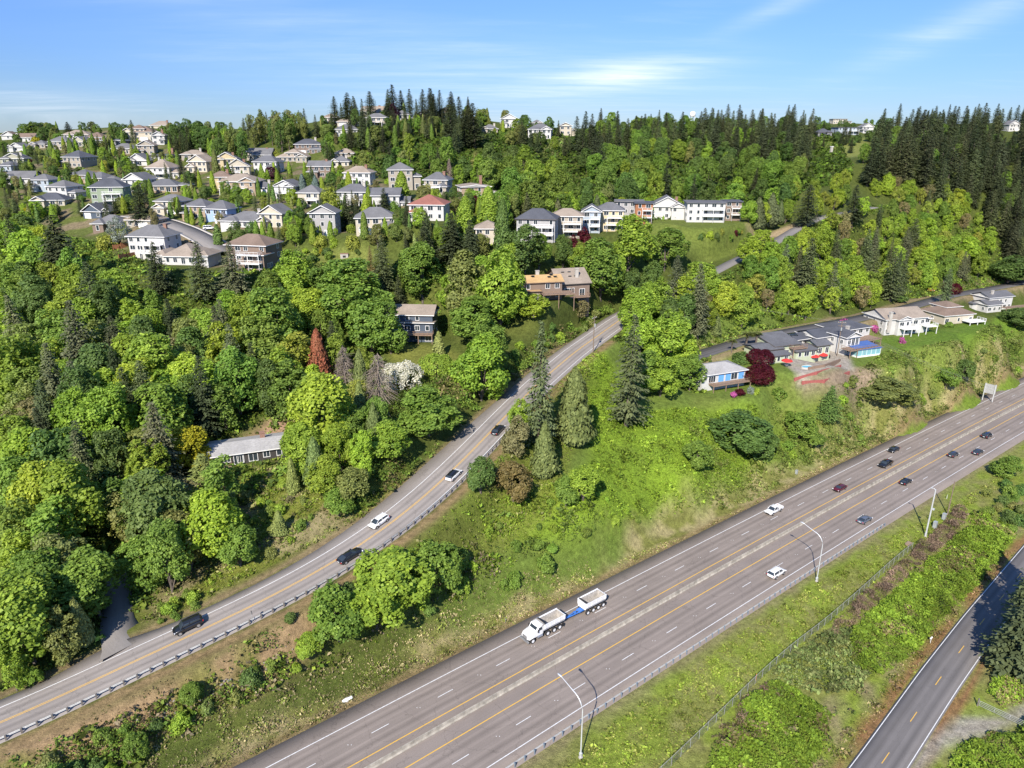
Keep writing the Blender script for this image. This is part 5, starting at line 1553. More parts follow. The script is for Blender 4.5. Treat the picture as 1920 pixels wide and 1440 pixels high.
def conedense(seed, H=8., Rr=1.7, n=2600, leaf=.22, pw=.7, mat=None):
    """dense upright crown (cedar hedging, young poplar)"""
    rg = np.random.default_rng(seed)
    f = 1 - np.sqrt(rg.random(n)) ; f = rg.random(n) ** 1.25
    az = rg.uniform(0, 6.283, n); k = (az / 6.283 * 7).astype(int)
    lump = rg.uniform(.78, 1.12, (7, 6))[k % 7, np.minimum((f * 6).astype(int), 5)]
    prof = np.where(f < .12, .55 + f / .12 * .45, ((1 - f) / .88) ** pw)
    r = Rr * prof * lump * rg.uniform(.7, 1.05, n)
    C = np.stack([r * np.cos(az), r * np.sin(az), .15 + f * (H - .15)], 1)
    u = np.stack([np.cos(az), np.sin(az), 0 * az], 1)
    nm = u + np.array([0, 0, .35]) + rg.normal(size=C.shape) * .4
    T = np.array([0, 0, 1.0]) + u * .35 + rg.normal(size=C.shape) * .3
    V, F = cards(C, nm, rg.uniform(.7, 1.3, n) * leaf * 1.3, .5, T, rg)
    tone = np.clip(rg.normal(.5, .22, n), 0, 1)
    me = np_mesh('crown', V, F); vattr(me, 'tone', np.repeat(tone, 4)); me.materials.append(mat or M_needle)
    t = MB(); t.tube([(0, 0, -1.0), (0, 0, H * .7)], [.16, .05], 6); tm = t.mesh('trunk'); tm.materials.append(M_bark)
    return me, tm, H, Rr


def bush(seed, H=2.6, Rr=1.9, ncl=110, per=12, leaf=.2):
    me, tm, h, r = broadleaf(seed, H, Rr, -.9, 13, ncl, per, leaf, (.22, .52), .6)
    return me, None, H, Rr


def dead(seed, H=12., Rr=2.6):
    rg = np.random.default_rng(seed); t = MB(); t.tube([(0, 0, -1), (0, 0, H * .5), (.1, 0, H)], [.22, .13, .03], 6)
    for i in range(190):
        f = rg.random() ** .9; z = 1.0 + f * (H - 1.3); az = rg.uniform(0, 6.283); L = Rr * (1 - f) ** .7 * rg.uniform(.6, 1.1) + .2
        u = np.array([math.cos(az), math.sin(az), 0]); p = np.array([0, 0, z])
        pts = [p, p + u * L * .5 + np.array([0, 0, .05]), p + u * L + np.array([0, 0, -.55 * L])]
        t.tube(pts, [.05, .035, .012], 3, cap=False)
        for j in range(4):
            b0 = p + u * L * rg.uniform(.35, 1) - np.array([0, 0, .2 * L]); t.tube([b0, b0 + rg.normal(0, .35, 3) - np.array([0, 0, .4])], [.022, .008], 3, cap=False)
    me = t.mesh('crown'); vattr(me, 'tone', np.full(len(me.vertices), .5)); me.materials.append(M_needle)
    return me, None, H, Rr


def palm_proto(seed):
    rg = np.random.default_rng(seed); C, Nn, T, S = [], [], [], []
    H = 5.0
    for k in range(26):
        az = 6.283 * k / 26 * 2.4; el = rg.uniform(-.5, 1.1); u = np.array([math.cos(az)*math.cos(el), math.sin(az)*math.cos(el), math.sin(el)])
        for t in (.35, .6, .85, 1.1):
            for sg in (-.5, 0, .5):
                s_ = np.array([-math.sin(az), math.cos(az), 0]) * sg * t * .7
                C.append(np.array([0, 0, H - .8]) + u * t - np.array([0, 0, .25 * t * t]) + s_); Nn.append(np.array([0, 0, 1.]) - u * .3 + rg.normal(0, .2, 3)); T.append(u + s_); S.append(.32)
    V, F = cards(np.array(C), np.array(Nn), np.array(S), .3, np.array(T), rg)
    me = np_mesh('crown', V, F); vattr(me, 'tone', np.repeat(rg.uniform(.2, .8, len(C)), 4)); me.materials.append(M_leaf)
    t = MB(); t.tube([(0, 0, -.5), (0, 0, 2), (0, 0, H - .8)], [.2, .17, .24], 8); tm = t.mesh('trunk'); tm.materials.append(M_bark)
    return me, tm, H, 1.4


PR = dict(
    maple=[broadleaf(11, 16, 6.0, .4, 24, 560, 13, .34, (.26, .44), .22, 1.15), broadleaf(12, 16, 6.0, .3, 30, 600, 12, .34, (.22, .38), .2, 1.2), broadleaf(13, 17, 5.6, .5, 22, 540, 13, .34, (.28, .46), .2, 1.3), broadleaf(14, 15, 6.2, .2, 34, 600, 12, .32, (.20, .36), .25, 1.1), broadleaf(15, 16, 6.0, .4, 28, 580, 12, .34, (.2, .44), .2, 1.25), broadleaf(16, 17, 5.8, .2, 18, 520, 13, .32, (.24, .5), .15, 1.35), broadleaf(17, 15, 6.4, .3, 38, 620, 12, .30, (.18, .34), .3, 1.1)],
    alder=[broadleaf(21, 16, 4.2, .8, 20, 330, 12, .32, (.26, .42), .2, 1.3), broadleaf(22, 15, 4.0, .5, 24, 300, 11, .30, (.22, .38), .3, 1.4)],
    airy=[broadleaf(31, 15, 5.4, .8, 30, 330, 11, .30, (.2, .34), .3, 1.1), broadleaf(32, 15, 5.2, .8, 26, 310, 11, .30, (.2, .36), .2, 1.2)],
    dome=[broadleaf(41, 6, 5.2, -.4, 14, 420, 14, .24, (.40, .55), .6)],
    bush=[bush(51), bush(52, 2.4, 2.1), bush(53, 2.8, 1.9, 120, 12, .19), bush(54, 2.2, 2.2, 130, 12, .19), bush(55, 3.0, 1.7, 120, 12, .2)],
    tallbush=[broadleaf(61, 9, 4.0, .1, 20, 420, 13, .24, (.28, .42), .25, 1.3), broadleaf(62, 9, 3.8, .0, 24, 420, 13, .24, (.24, .38), .2, 1.5)],
    fir=[conifer(77, 23, 4.8, .8, .66, 8, .95, .58, .34, .62), conifer(78, 25, 4.0, 2.4, .6, 7, .85, .52, .28, .9), conifer(71), conifer(72, 24, 4.6, 1.2, .66, 7), conifer(73, 24, 3.9, 2.0, .58, 7, .9, .5, .32), conifer(74, 24, 4.2, 1.8, .7, 6, .95, .6, .22, .75)],
    thinfir=[conifer(75, 24, 3.4, 1.6, .8, 6, .8, .5, .35, .8, .25), conifer(76, 24, 3.2, 1.6, .75, 6, .85, .5, .3, .7, .15)],
    cedar=[conedense(81, 10, 2.6, 4200, .24, .62), conedense(82, 10, 2.4, 4000, .24, .75)],
    cypress=[conedense(83, 7, 1.0, 1500, .2, .55)],
    poplar=[conedense(84, 14, 2.2, 3800, .27, .5, M_leaf), conedense(85, 14, 2.5, 3800, .27, .6, M_leaf)],
    dead=[dead(91), dead(92, 12, 2.2)],
    palm=[palm_proto(95)],
)
KN = dict(maple=('maple_tree', 'tree'), alder=('alder_tree', 'tree'), airy=('birch_tree', 'tree'), dome=('domed_tree', 'tree'), bush=('shrub', 'shrub'), tallbush=('tall_shrub', 'shrub'),
          fir=('fir_tree', 'conifer'), thinfir=('slender_fir', 'conifer'), cedar=('cedar_tree', 'conifer'), cypress=('cypress_tree', 'conifer'), poplar=('poplar_tree', 'tree'), dead=('dead_tree', 'dead tree'), palm=('palm_tree', 'palm'))
PC = dict(bright=(0.255,0.365,0.046), mid=(0.178,0.275,0.046), deep=(0.118,0.190,0.046), lime=(0.310,0.405,0.046), yel=(0.320,0.360,0.060), olive=(0.215,0.250,0.070), khaki=(0.259,0.237,0.105), brownish=(.21,.165,.06),
          dkfir=(0.058,0.074,0.032), firc=(0.096,0.118,0.048), greyfir=(0.125,0.140,0.070), blue=(.12,.165,.145), silver=(.26,.30,.26), maroon=(.085,.010,.016), plum=(.06,.02,.028), gold=(.37,.345,.025),
          rust=(.28,.10,.05), deadgrey=(.29,.23,.19), white=(.62,.60,.51), pink=(.52,.13,.34), palm=(.18,.21,.06), cedarc=(0.138,0.171,0.053), purple=(.05,.018,.03))
TREES = []      # x, y, radius


def plant(kind, p, h, width, col, label, group=None, jitter=.1):
    r_ = random
    pro = PR[kind][r_.randrange(len(PR[kind]))]
    me, tm, H0, R0 = pro
    nm, cat = KN[kind]
    if group and kind in ('maple', 'alder') and 'garden' in group: nm = 'garden_tree'
    elif group and kind == 'maple' and ('central' in group or 'hilltop' in group or 'ridge' in group or 'skyline' in group): nm = 'broadleaf_tree'
    if group and kind == 'fir' and 'right-hand' in group: nm = 'douglas_fir'
    if group and kind == 'fir' and 'garden' in group: nm = 'garden_conifer'
    if group and kind == 'poplar' and 'garden' in group: nm = 'garden_poplar'
    c = PC[col] if isinstance(col, str) else col
    k = [1 + r_.uniform(-jitter, jitter) * .6 for _ in range(3)]; g_ = 1 + r_.uniform(-jitter, jitter) * 1.4
    c = tuple(min(1, a * b * g_) for a, b in zip(c, k)) + (1,)
    sx_ = width / (2 * R0); sz = h / H0; rot = r_.uniform(0, 6.28)
    if tm is None:
        o = link_mesh(nm, me); tag(o, label, cat, group); o.color = c
        o.location = p; o.rotation_euler = (0, 0, rot); o.scale = (sx_, sx_ * r_.uniform(.92, 1.08), sz)
    else:
        o = thing(nm, p, rot, label, cat, group); o.scale = (sx_, sx_ * r_.uniform(.92, 1.08), sz)
        if kind in ('fir', 'thinfir', 'dead'): o.rotation_euler = (r_.gauss(0, .022), r_.gauss(0, .022), rot)
        a = link_mesh('crown', me, o); a.color = c
        link_mesh('trunk', tm, o)
    TREES.append((p[0], p[1], width / 2))
    return o


def T(kind, px, py, h, wpx, col, label, group=None):
    p = G(px, py, h)
    if p is None: print('no ground for', label); return
    d = proj(p[0], p[1], p[2] + h * .6)[2]
    return plant(kind, p, h, wpx * d / FPX, col, label, group, .04)


# ---- trees one can tell apart: kind, photo column, row of the top, height, width in the photo, colour
TT_ = [
 ('fir',95,400,25,120,'dkfir','broad dark fir towering over the left forest edge'),
 ('fir',283,452,17,62,'dkfir','dark fir in front of the white balconied house at the forest edge'),
 ('fir',367,450,19,80,'firc','pointed fir in front of the large tan bungalow roof'),
 ('fir',428,452,18,70,'greyfir','ragged grey-green fir left of the brown three storey house'),
 ('fir',256,345,15,56,'dkfir','dense dark conifer right of the green three storey house'),
 ('fir',648,360,14,46,'dkfir','dark fir right of the narrow grey three storey house'),
 ('fir',718,352,11,40,'dkfir','small dark fir left of the red-roofed house'),
 ('fir',714,440,18,58,'firc','dark fir at the right end of the hillside lawn'),
 ('fir',560,455,11,26,'olive','thin bronze conifer standing at the left end of the hillside lawn'),
 ('fir',692,460,11,24,'brownish','thin brown conifer at the right end of the hillside lawn'),
 ('fir',845,398,17,78,'dkfir','broadest fir of the dark clump below the red-roofed house'),
 ('fir',795,412,15,60,'dkfir','left fir of the dark clump below the red-roofed house'),
 ('fir',880,410,16,56,'dkfir','right fir of the dark clump, touching the tan hip-roofed house'),
 ('fir',1013,600,31,84,'firc','tall ragged fir standing beside the climbing road, crossing its lanes'),
 ('fir',1186,590,30,92,'firc','tall solid fir at the top of the bright green field'),
 ('cedar',1080,690,19,78,'cedarc','pale green cedar right of the tall ragged roadside fir'),
 ('cedar',1022,792,13,56,'cedarc','small cedar in front of the tall ragged roadside fir'),
 ('fir',1320,490,26,60,'greyfir','grey-green fir above the blue-windowed bungalow'),
 ('fir',1270,478,17,54,'greyfir','bluish fir in the wood left of the upper lane bend'),
 ('fir',1520,345,19,66,'dkfir','dark fir beside the road end right of the brown brick modern house'),
 ('fir',1608,345,19,56,'dkfir','dark fir in the middle of the bright hillside wood'),
 ('fir',1518,443,25,64,'firc','tall fir rising from the bright maples above the dark access lane'),
 ('fir',1720,408,20,42,'firc','slim fir in the bright hillside wood above the white houses'),
 ('fir',1686,465,23,54,'firc','tall fir right above the pale tan roofed white house'),
 ('cedar',1450,362,15,40,'firc','dense conifer right of the brown brick modern house'),
 ('cedar',1425,370,14,36,'firc','second dense conifer right of the brown brick modern house'),
 ('cypress',1345,588,8,22,'cedarc','small conical cypress at the edge of the access lane'),
 ('tallbush',1390,778,10,128,'deep','big dark rounded shrub clump on the bank above the highway'),
 ('tallbush',1312,830,7,66,'mid','bright shrub left of the big dark clump on the bank'),
 ('tallbush',1435,810,8,60,'deep','dark shrub on the right flank of the big clump on the bank'),
 ('fir',1562,722,12,58,'deep','bushy green fir on the bank below the red terrace walls'),
 ('tallbush',1505,775,8,70,'mid','shrub left of the bushy green fir on the bank'),
 ('tallbush',1525,800,6,50,'mid','low shrub below the bushy green fir on the bank'),
 ('fir',130,560,24,90,'greyfir','brownish-green fir deep in the left forest'),
 ('fir',312,718,14,70,'greyfir','grey fir top left of the golden tree'),
 ('fir',408,695,10,36,'blue','young bluish fir in the dark gap above the ranch house'),
 ('maple',345,795,11,110,'gold','golden yellow maple left of the ranch house'),
 ('fir',372,850,13,120,'olive','drooping green conifer under the golden maple'),
 ('cedar',592,618,15,56,'rust','rust-red dead cedar at the forest edge'),
 ('dead',642,648,14,62,'deadgrey','grey dead conifer left of the white blossoming tree'),
 ('dead',706,662,15,92,'deadgrey','larger grey dead conifer touching the white blossoming tree'),
 ('cedar',672,655,13,40,'cedarc','green cedar between the two grey dead conifers'),
 ('dome',752,680,7.5,80,'white','white blossoming tree above the climbing road'),
 ('dome',818,668,5.5,74,'bright','low bright green dome-shaped tree on the lawn terrace'),
 ('dome',908,640,5.5,66,'bright','bright weeping tree beside the brown utility pole'),
 ('cypress',822,622,7.5,24,'olive','short conical evergreen standing on the lawn of the dark blue house'),
 ('maple',800,725,12,130,'mid','big round maple overhanging the climbing road'),
 ('maple',722,790,9,96,'bright','rounded yellow-green maple left of the big round roadside maple'),
 ('maple',598,690,20,150,'lime','big bright yellow-green tree right of the ranch house'),
 ('maple',560,800,12,90,'bright','lower bright tree in front of the big yellow-green tree'),
 ('maple',500,545,22,140,'mid','large round maple above the ranch house'),
 ('maple',545,470,15,88,'bright','round bright maple below the brown three storey house'),
 ('maple',650,490,20,170,'mid','great spreading maple above the dark blue-grey house'),
 ('maple',575,540,12,80,'lime','yellow-green crown left of the great spreading maple'),
 ('maple',788,455,19,90,'mid','tall maple below the dark fir clump'),
 ('maple',880,462,24,110,'olive','tall olive maple directly above the lawn terrace'),
 ('maple',935,468,24,110,'bright','tall bright maple left of the orange-roofed house'),
 ('maple',900,560,14,120,'mid','dense maple at the foot of the tall pair beside the orange-roofed house'),
 ('maple',985,425,15,84,'deep','deep green maple below the grey three storey house'),
 ('poplar',942,372,18,36,'deep','slender dark poplar between the tan-roofed and grey houses'),
 ('poplar',915,350,13,44,'bright','bright conical tree right of the maroon maple'),
 ('poplar',872,368,12,40,'bright','bright conical tree left of the maroon maple'),
 ('poplar',752,322,11,34,'bright','bright conical tree in front of the tall beige house'),
 ('maple',1182,405,20,110,'bright','big bright maple just below the yellow three storey house'),
 ('maple',1130,450,20,104,'mid','big maple left of the bright one below the yellow house'),
 ('maple',1250,430,15,90,'mid','maple below the mown bank of the white gabled house'),
 ('maple',1412,446,11,60,'lime','lime maple in front of the upper lane below the tan bank'),
 ('maple',1448,455,10,54,'bright','bright maple right of the upper lane bend'),
 ('maple',1330,505,12,60,'bright','bright maple hiding the upper lane below the mown bank'),
 ('maple',1290,515,13,64,'lime','yellow-green maple below the mown bank'),
 ('maple',1215,530,14,70,'bright','bright maple above the tall solid fir'),
 ('maple',690,560,17,100,'mid','maple overhanging the left end of the dark blue-grey house'),
 ('maple',1262,588,18,112,'bright','bright maple right of the tall solid fir'),
 ('maple',1225,655,13,84,'mid','mid-height maple tucked between the tall solid fir and the bungalow'),
 ('maple',1290,640,13,70,'lime','yellow-green maple left of the bungalow drive'),
 ('maple',728,562,16,84,'mid','maple half covering the dark blue-grey house'),
 ('maple',160,1035,13,120,'mid','dark-bottomed maple on the left side of the woodland driveway'),
 ('maple',258,1012,11,100,'mid','maple on the right side of the woodland driveway'),
 ('bush',1768,588,2.2,22,'yel','yellow-green hedge ball between the two middle white houses'),
 ('bush',1752,606,1.8,18,'lime','small lime shrub on the front lawn of the white veranda house'),
 ('bush',1782,604,2,20,'mid','green shrub at the corner of the pink-floored deck house'),
 ('maple',1243,668,12,84,'bright','bright low maple between the tall solid fir and the bungalow drive'),
 ('maple',1298,668,11,76,'mid','mid green maple overhanging the left end of the bungalow'),
 ('maple',1432,432,10,58,'lime','lime maple standing right of the tan bank below the upper lane'),
 ('maple',1314,490,12,64,'bright','bright maple at the foot of the mown bank, left of the lane'),
 ('bush',892,366,6,24,'maroon','maroon maple beside the house with the wall of windows'),
 ('bush',1098,425,6,28,'maroon','maroon maple in front of the narrow blue-grey house'),
 ('bush',1077,440,5,24,'maroon','maroon maple below the beige balconied house'),
 ('dome',1428,658,4.4,56,'maroon','upper maroon maple beside the blue-windowed bungalow'),
 ('dome',1426,688,4.8,70,'maroon','lower maroon maple beside the blue-windowed bungalow'),
 ('dome',1788,532,5,38,'maroon','maroon maple behind the house with the pink-floored deck'),
 ('bush',262,383,5,26,'purple','purple-leaved tree at the foot of the dense dark conifer'),
 ('bush',505,312,6,28,'plum','plum-coloured tree right of the white slate hip-roofed house'),
 ('alder',738,193,12,22,'purple','dark purple tree on the skyline under the tallest firs'),
 ('bush',65,256,5,22,'gold','yellow flowering tree at the left skyline'),
 ('bush',602,441,4,30,'yel','yellow-green shrub in front of the narrow grey house'),
 ('bush',660,441,4,28,'yel','yellow-green shrub in front of the cream double garage house'),
 ('bush',625,446,3,18,'lime','small lime shrub between the two yellow-green shrubs'),
 ('bush',518,281,4,16,'yel','yellow shrub beside the broad tan hip-roofed house'),
 ('airy',218,405,11,46,'silver','silvery blue spruce at the bend of the hillside street'),
 ('cedar',565,326,9,24,'blue','left blue spruce of the pair above the white gabled house'),
 ('cedar',590,328,9,24,'blue','right blue spruce of the pair above the white gabled house'),
 ('bush',198,440,5,46,'yel','yellow-green shrub row beside the wooden fence at the forest edge'),
 ('alder',618,350,12,40,'yel','golden-leaved tree above the narrow grey three storey house'),
 ('cypress',317,378,7,12,'deep','thin dark cypress left of the tan stone house'),
 ('cypress',347,388,6,10,'olive','thin olive cypress in front of the tan stone house'),
 ('cypress',405,420,8,20,'deep','dark cypress beside the parked white car'),
 ('maple',440,986,8.5,88,'mid','isolated round maple on the grassy slope left of the climbing road'),
 ('cedar',520,958,5,36,'olive','small conifer on the slope right of the isolated round maple'),
 ('tallbush',632,918,5.5,60,'mid','round green shrub at the road edge behind the white hatchback'),
 ('tallbush',655,880,7,84,'olive','olive shrub clump above the white hatchback'),
 ('tallbush',735,1036,10.5,160,'bright','big shrub clump between guardrail and highway'),
 ('tallbush',812,1022,10,110,'mid','right shrub of the clump between guardrail and highway'),
 ('tallbush',700,1090,9,130,'bright','front shrub of the big clump between guardrail and highway'),
 ('tallbush',575,1190,4,60,'bright','low shrub at the left foot of the clump by the guardrail'),
 ('tallbush',625,1104,9.5,120,'mid','left shrub of the clump between guardrail and highway'),
 ('bush',1023,1042,4.2,36,'mid','lone shrub on the dry bank above the dump trailer'),
 ('bush',965,1072,3,34,'mid','small shrub left of the lone shrub above the dump trailer'),
 ('bush',945,1085,2.2,22,'mid','lowest shrub of the row above the dump truck'),
 ('tallbush',900,858,8,56,'deep','dark green tree at the guardrail below the parked-looking white car'),
 ('tallbush',962,868,9,88,'brownish','brown-tinged tree at the guardrail curve'),
 ('tallbush',968,785,9,58,'khaki','khaki flowering tree left of the small cedar'),
 ('tallbush',975,752,8,56,'bright','bright green tree leaning over the climbing road'),
 ('tallbush',1095,875,8,74,'bright','bright bushy sapling clump on the field edge'),
 ('tallbush',1062,895,7,50,'mid','darker sapling left of the bright bushy clump on the field edge'),
 ('tallbush',1893,858,6,60,'mid','leafy shrub on the highway verge near the right photo edge'),
 ('tallbush',1660,712,6,110,'olive','wide olive shrub on the bank below the blue-roofed pool house'),
 ('tallbush',1700,730,5,60,'olive','right olive shrub on the bank below the blue-roofed pool house'),
 ('tallbush',1780,690,7,50,'mid','left green shrub on the bank near the big road sign'),
 ('tallbush',1812,675,7,40,'deep','right green shrub on the bank near the big road sign'),
 ('maple',1912,575,9,60,'deep','dark tree at the right photo edge below the split-level house'),
 ('maple',1900,480,15,96,'deep','dark green tree above the split-level house at the right edge'),
 ('palm',1420,622,6,26,'palm','tall palm beside the asphalt forecourt'),
 ('palm',1374,636,4.5,20,'palm','left palm near the roadside bend'),
 ('palm',1402,622,5.5,30,'palm','bushy palm between the two other palms'),
 ('palm',1526,622,5,18,'palm','palm in front of the gabled sunroom house'),
 ('bush',1392,660,3.5,40,'deep','rounded shrub by the forecourt of the bungalow'),
 ('bush',1463,728,3.4,30,'mid','dark shrub below the lower maroon maple'),
 ('bush',1388,730,2,20,'maroon','low maroon shrub under the bungalow deck'),
 ('bush',1376,735,1.8,14,'pink','pink azalea under the bungalow deck'),
 ('bush',1588,598,2,26,'pink','pink azalea behind the dark roof'),
 ('bush',1640,610,2,20,'pink','pink azalea beside the white two storey house'),
 ('bush',1693,632,2.2,14,'pink','magenta azalea at the corner of the front lawn'),
 ('bush',1408,726,2,16,'silver','grey-green shrub beside the bungalow deck'),
 ('bush',1420,728,2,12,'lime','small lime shrub beside the bungalow deck'),
 ('tallbush',1000,555,6,70,'lime','lime shrub below the timber deck on stilts'),
 ('airy',1090,560,7,40,'khaki','pale twiggy shrub right of the timber deck'),
 ('bush',1088,538,3,26,'yel','yellow-green shrub at the corner of the brown gabled house'),
 ('bush',1690,556,2.5,30,'deep','clipped hedge end beside the pink-floored deck house'),
]
for a in TT_: T(*a)
for x_, y_, h_, w_, l_ in ((89.5,103,16.5,12.5,'large dark conifer at the right photo edge beside the side road'),(97,110.5,20,12,'second dark conifer behind the one at the right photo edge'),(105,119,20,12,'dark conifer shading the side road at the right photo edge')):
    plant('fir', np.array([x_, y_, float(gz(x_, y_))]), h_, w_, 'firc', l_)

# ---- woods filled tree by tree
LM = [(466,860,'ranch house'),(770,620,'dark blue-grey house'),(1022,550,'orange-roofed house'),(1075,535,'tan-roofed gabled house'),(797,400,'red-roofed house'),(1004,430,'grey balconied house'),(1330,400,'white modern house'),
      (1250,395,'white twin-gabled house'),(1360,710,'blue-windowed bungalow'),(1700,600,'white veranda house'),(1790,590,'pink-decked house'),(1885,560,'split-level house'),(1590,640,'sunroom house'),(1590,250,'ridge clearing'),
      (695,210,'highest skyline house'),(1011,250,'large white skyline house'),(500,545,'round maple'),(345,800,'golden maple'),(592,640,'rust-red cedar'),(205,370,'green house'),(300,470,'white balconied house'),(460,480,'brown three storey house'),
      (137,300,'beige box house'),(705,430,'double-garage house'),(893,365,'window-walled house'),(815,350,'slate-roofed beige house'),(1370,490,'upper lane bend'),(350,1170,'black pickup'),(225,1150,'woodland driveway'),(95,450,'broad dark fir'),
      (500,215,'poplar wood'),(1186,640,'field fir'),(752,710,'blossoming tree'),(1518,480,'tall hillside fir'),(30,290,'left photo edge houses'),(360,295,'tan hip-roofed house'),(547,300,'peaked stone house'),(330,485,'tan bungalow roof'),
      (1700,250,'right-hand fir wood'),(1880,250,'right photo edge'),(1450,215,'centre ridge firs'),(1130,200,'deciduous ridge crest'),(1608,380,'mid-wood fir'),(1720,440,'slim hillside fir'),(880,220,'skyline fir pair'),
      (10,600,'left edge thicket'),(10,900,'lower left thicket'),(200,700,'forest heart'),(445,365,'timber-deck house'),(640,340,'dark spruce')]
used_labels = {}


def colour_word(c):
    return {'bright': 'bright green', 'mid': 'mid green', 'deep': 'deep green', 'lime': 'lime green', 'yel': 'yellow-green', 'olive': 'olive', 'khaki': 'khaki', 'brownish': 'brown-tinged', 'dkfir': 'blackish green',
            'firc': 'dark green', 'greyfir': 'grey-green', 'blue': 'bluish', 'cedarc': 'pale green', 'maroon': 'maroon', 'silver': 'silvery', 'deadgrey': 'grey', 'gold': 'golden'}.get(c, c)


def describe(kind, col, px, py, h):
    d = [((px - a)**2 + (1.3 * (py - b_))**2, a, b_, n) for a, b_, n in LM]; d.sort()
    _, a, b_, n = d[0]
    dx, dy = px - a, py - b_
    rel = ('right of' if dx > 0 else 'left of') if abs(dx) > abs(dy) * 1.2 else ('below' if dy > 0 else 'above')
    dist = math.hypot(dx, dy)
    far_ = 'close ' if dist < 35 else ('just ' if dist < 75 else ('further ' if dist < 130 else 'well '))
    size = ('small' if h < 6 else 'medium' if h < 12 else 'tall' if h < 19 else 'towering')
    noun = {'maple': 'broad maple', 'alder': 'upright broadleaf tree', 'airy': 'thin-crowned tree', 'bush': 'rounded shrub', 'tallbush': 'bushy shrub', 'fir': 'fir', 'thinfir': 'slender fir', 'cedar': 'dense cedar', 'cypress': 'narrow cypress', 'poplar': 'columnar tree', 'dead': 'bare dead tree', 'dome': 'domed tree'}[kind]
    return f'{size} {colour_word(col)} {noun} {far_}{rel} the {n}'


CLEAR = []      # spots that must stay visible: (px, py, depth)
for P_, lo, hi in ((UP, -60, 1150), (HWY, 0, 1920), (ACC, 1395, 1640), (STR, 290, 400), (RT, 1500, 1900)):
    for q_ in P_[::2]:
        a, b_, d_ = proj(q_[0], q_[1], q_[2])
        if d_ > 10 and lo < a < hi and 0 < b_ < 1440 and not (P_ is UP and b_ < 612): CLEAR.append((a, b_, d_))
for q_ in [(740,665),(790,672),(850,700),(640,480),(600,487),(680,480),(570,478),(1300,440),(1380,445),(1290,460),(1350,430),(1370,488),(1350,492),(1590,272),(1560,266),(1610,268),(1030,265),(1050,268),(236,1165),(215,1180),(245,1195),(195,1195),(300,1120),(330,1140),(290,1150),(370,1110),(470,905),(500,860),(540,785),(950,690),(880,720),
           (1160,720),(1250,820),(1180,900),(1120,800),(1050,640),(1470,428),(1420,440),(1730,640),(1650,630),(1770,550),(1660,585),(1400,640),(1365,650),(1530,700),(1560,690),(1000,600),(960,640),(1060,590),(940,600),(870,600),
           (590,650),(592,675),(645,680),(640,715),(705,700),(708,735),(755,715),(755,735),(345,830),(350,850),(470,905),(495,880),(840,585),(470,940),(560,960),(600,1000),(350,1130),(410,1060)]:
    g_ = G(*q_)
    if g_ is not None: CLEAR.append((q_[0], q_[1], proj(*g_)[2]))
CLEAR = np.array(CLEAR); HB = np.array([h_ for h_ in HOUSES])
nfill = {}


def fill(poly, n, mix, group, sp=.62, cover=.16, tries=30, seed=1, hs=1.0):
    rg = np.random.default_rng(seed)
    P = np.array(poly, float); x0, y0 = P.min(0); x1, y1 = P.max(0)
    wts = np.array([m_[0] for m_ in mix], float); wts /= wts.sum()
    made = 0
    for _ in range(n * tries):
        if made >= n: break
        px, py = rg.uniform(x0, x1), rg.uniform(y0, y1)
        if not pip(poly, np.array([px]), np.array([py]))[0]: continue
        _, kind, cols, hr, wr = mix[rg.choice(len(mix), p=wts)]
        h = rg.uniform(*hr) * hs; w = h * rg.uniform(*wr)
        p = G(px, py, h)
        if p is None: continue
        if min(seg_near(UPL, p), seg_near(HWL, p) - 8, seg_near(ACL, p), seg_near(STL, p), seg_near(DRL, p)) < 4.4 + w * .22: continue
        if TREES:
            A = np.array(TREES); dd = np.hypot(A[:, 0] - p[0], A[:, 1] - p[1])
            if (dd < sp * (A[:, 2] + w / 2)).any(): continue
        if (np.hypot(HB[:, 5] - p[0], HB[:, 6] - p[1]) < HB[:, 7] * .85 + w * .30).any(): continue
        bx, by, bd = proj(*p); hw = w / 2 * FPX / bd * .85
        ov = np.clip(np.minimum(HB[:, 1], px + hw) - np.maximum(HB[:, 0], px - hw), 0, None) * np.clip(np.minimum(HB[:, 3], by) - np.maximum(HB[:, 2], py), 0, None)
        ar = (HB[:, 1] - HB[:, 0]) * (HB[:, 3] - HB[:, 2])
        if ((ov / ar > cover) & (bd < HB[:, 4] + 1)).any(): continue
        if ((CLEAR[:, 0] > px - hw) & (CLEAR[:, 0] < px + hw) & (CLEAR[:, 1] > py) & (CLEAR[:, 1] < by) & (CLEAR[:, 2] > bd)).any(): continue
        col = cols[rg.integers(len(cols))]
        lab = describe(kind, col, px, (py + by) / 2, h)
        plant(kind, p, h, w, col, lab, group, .13)
        made += 1
    nfill[group] = nfill.get(group, 0) + made


def seg_near(L_, p): return float(np.hypot(L_[:, 0] - p[0], L_[:, 1] - p[1]).min())
UPL, HWL, ACL, STL, DRL = UP[:int(len(UP)*.86)], HWY[::2], ACC, STR, DRV
MAPLES = ['bright', 'bright', 'mid', 'mid', 'deep', 'lime']
A_ = lambda w, cols=MAPLES, h=(11, 17), r=(.64, .9): (w, 'maple', cols, h, r)
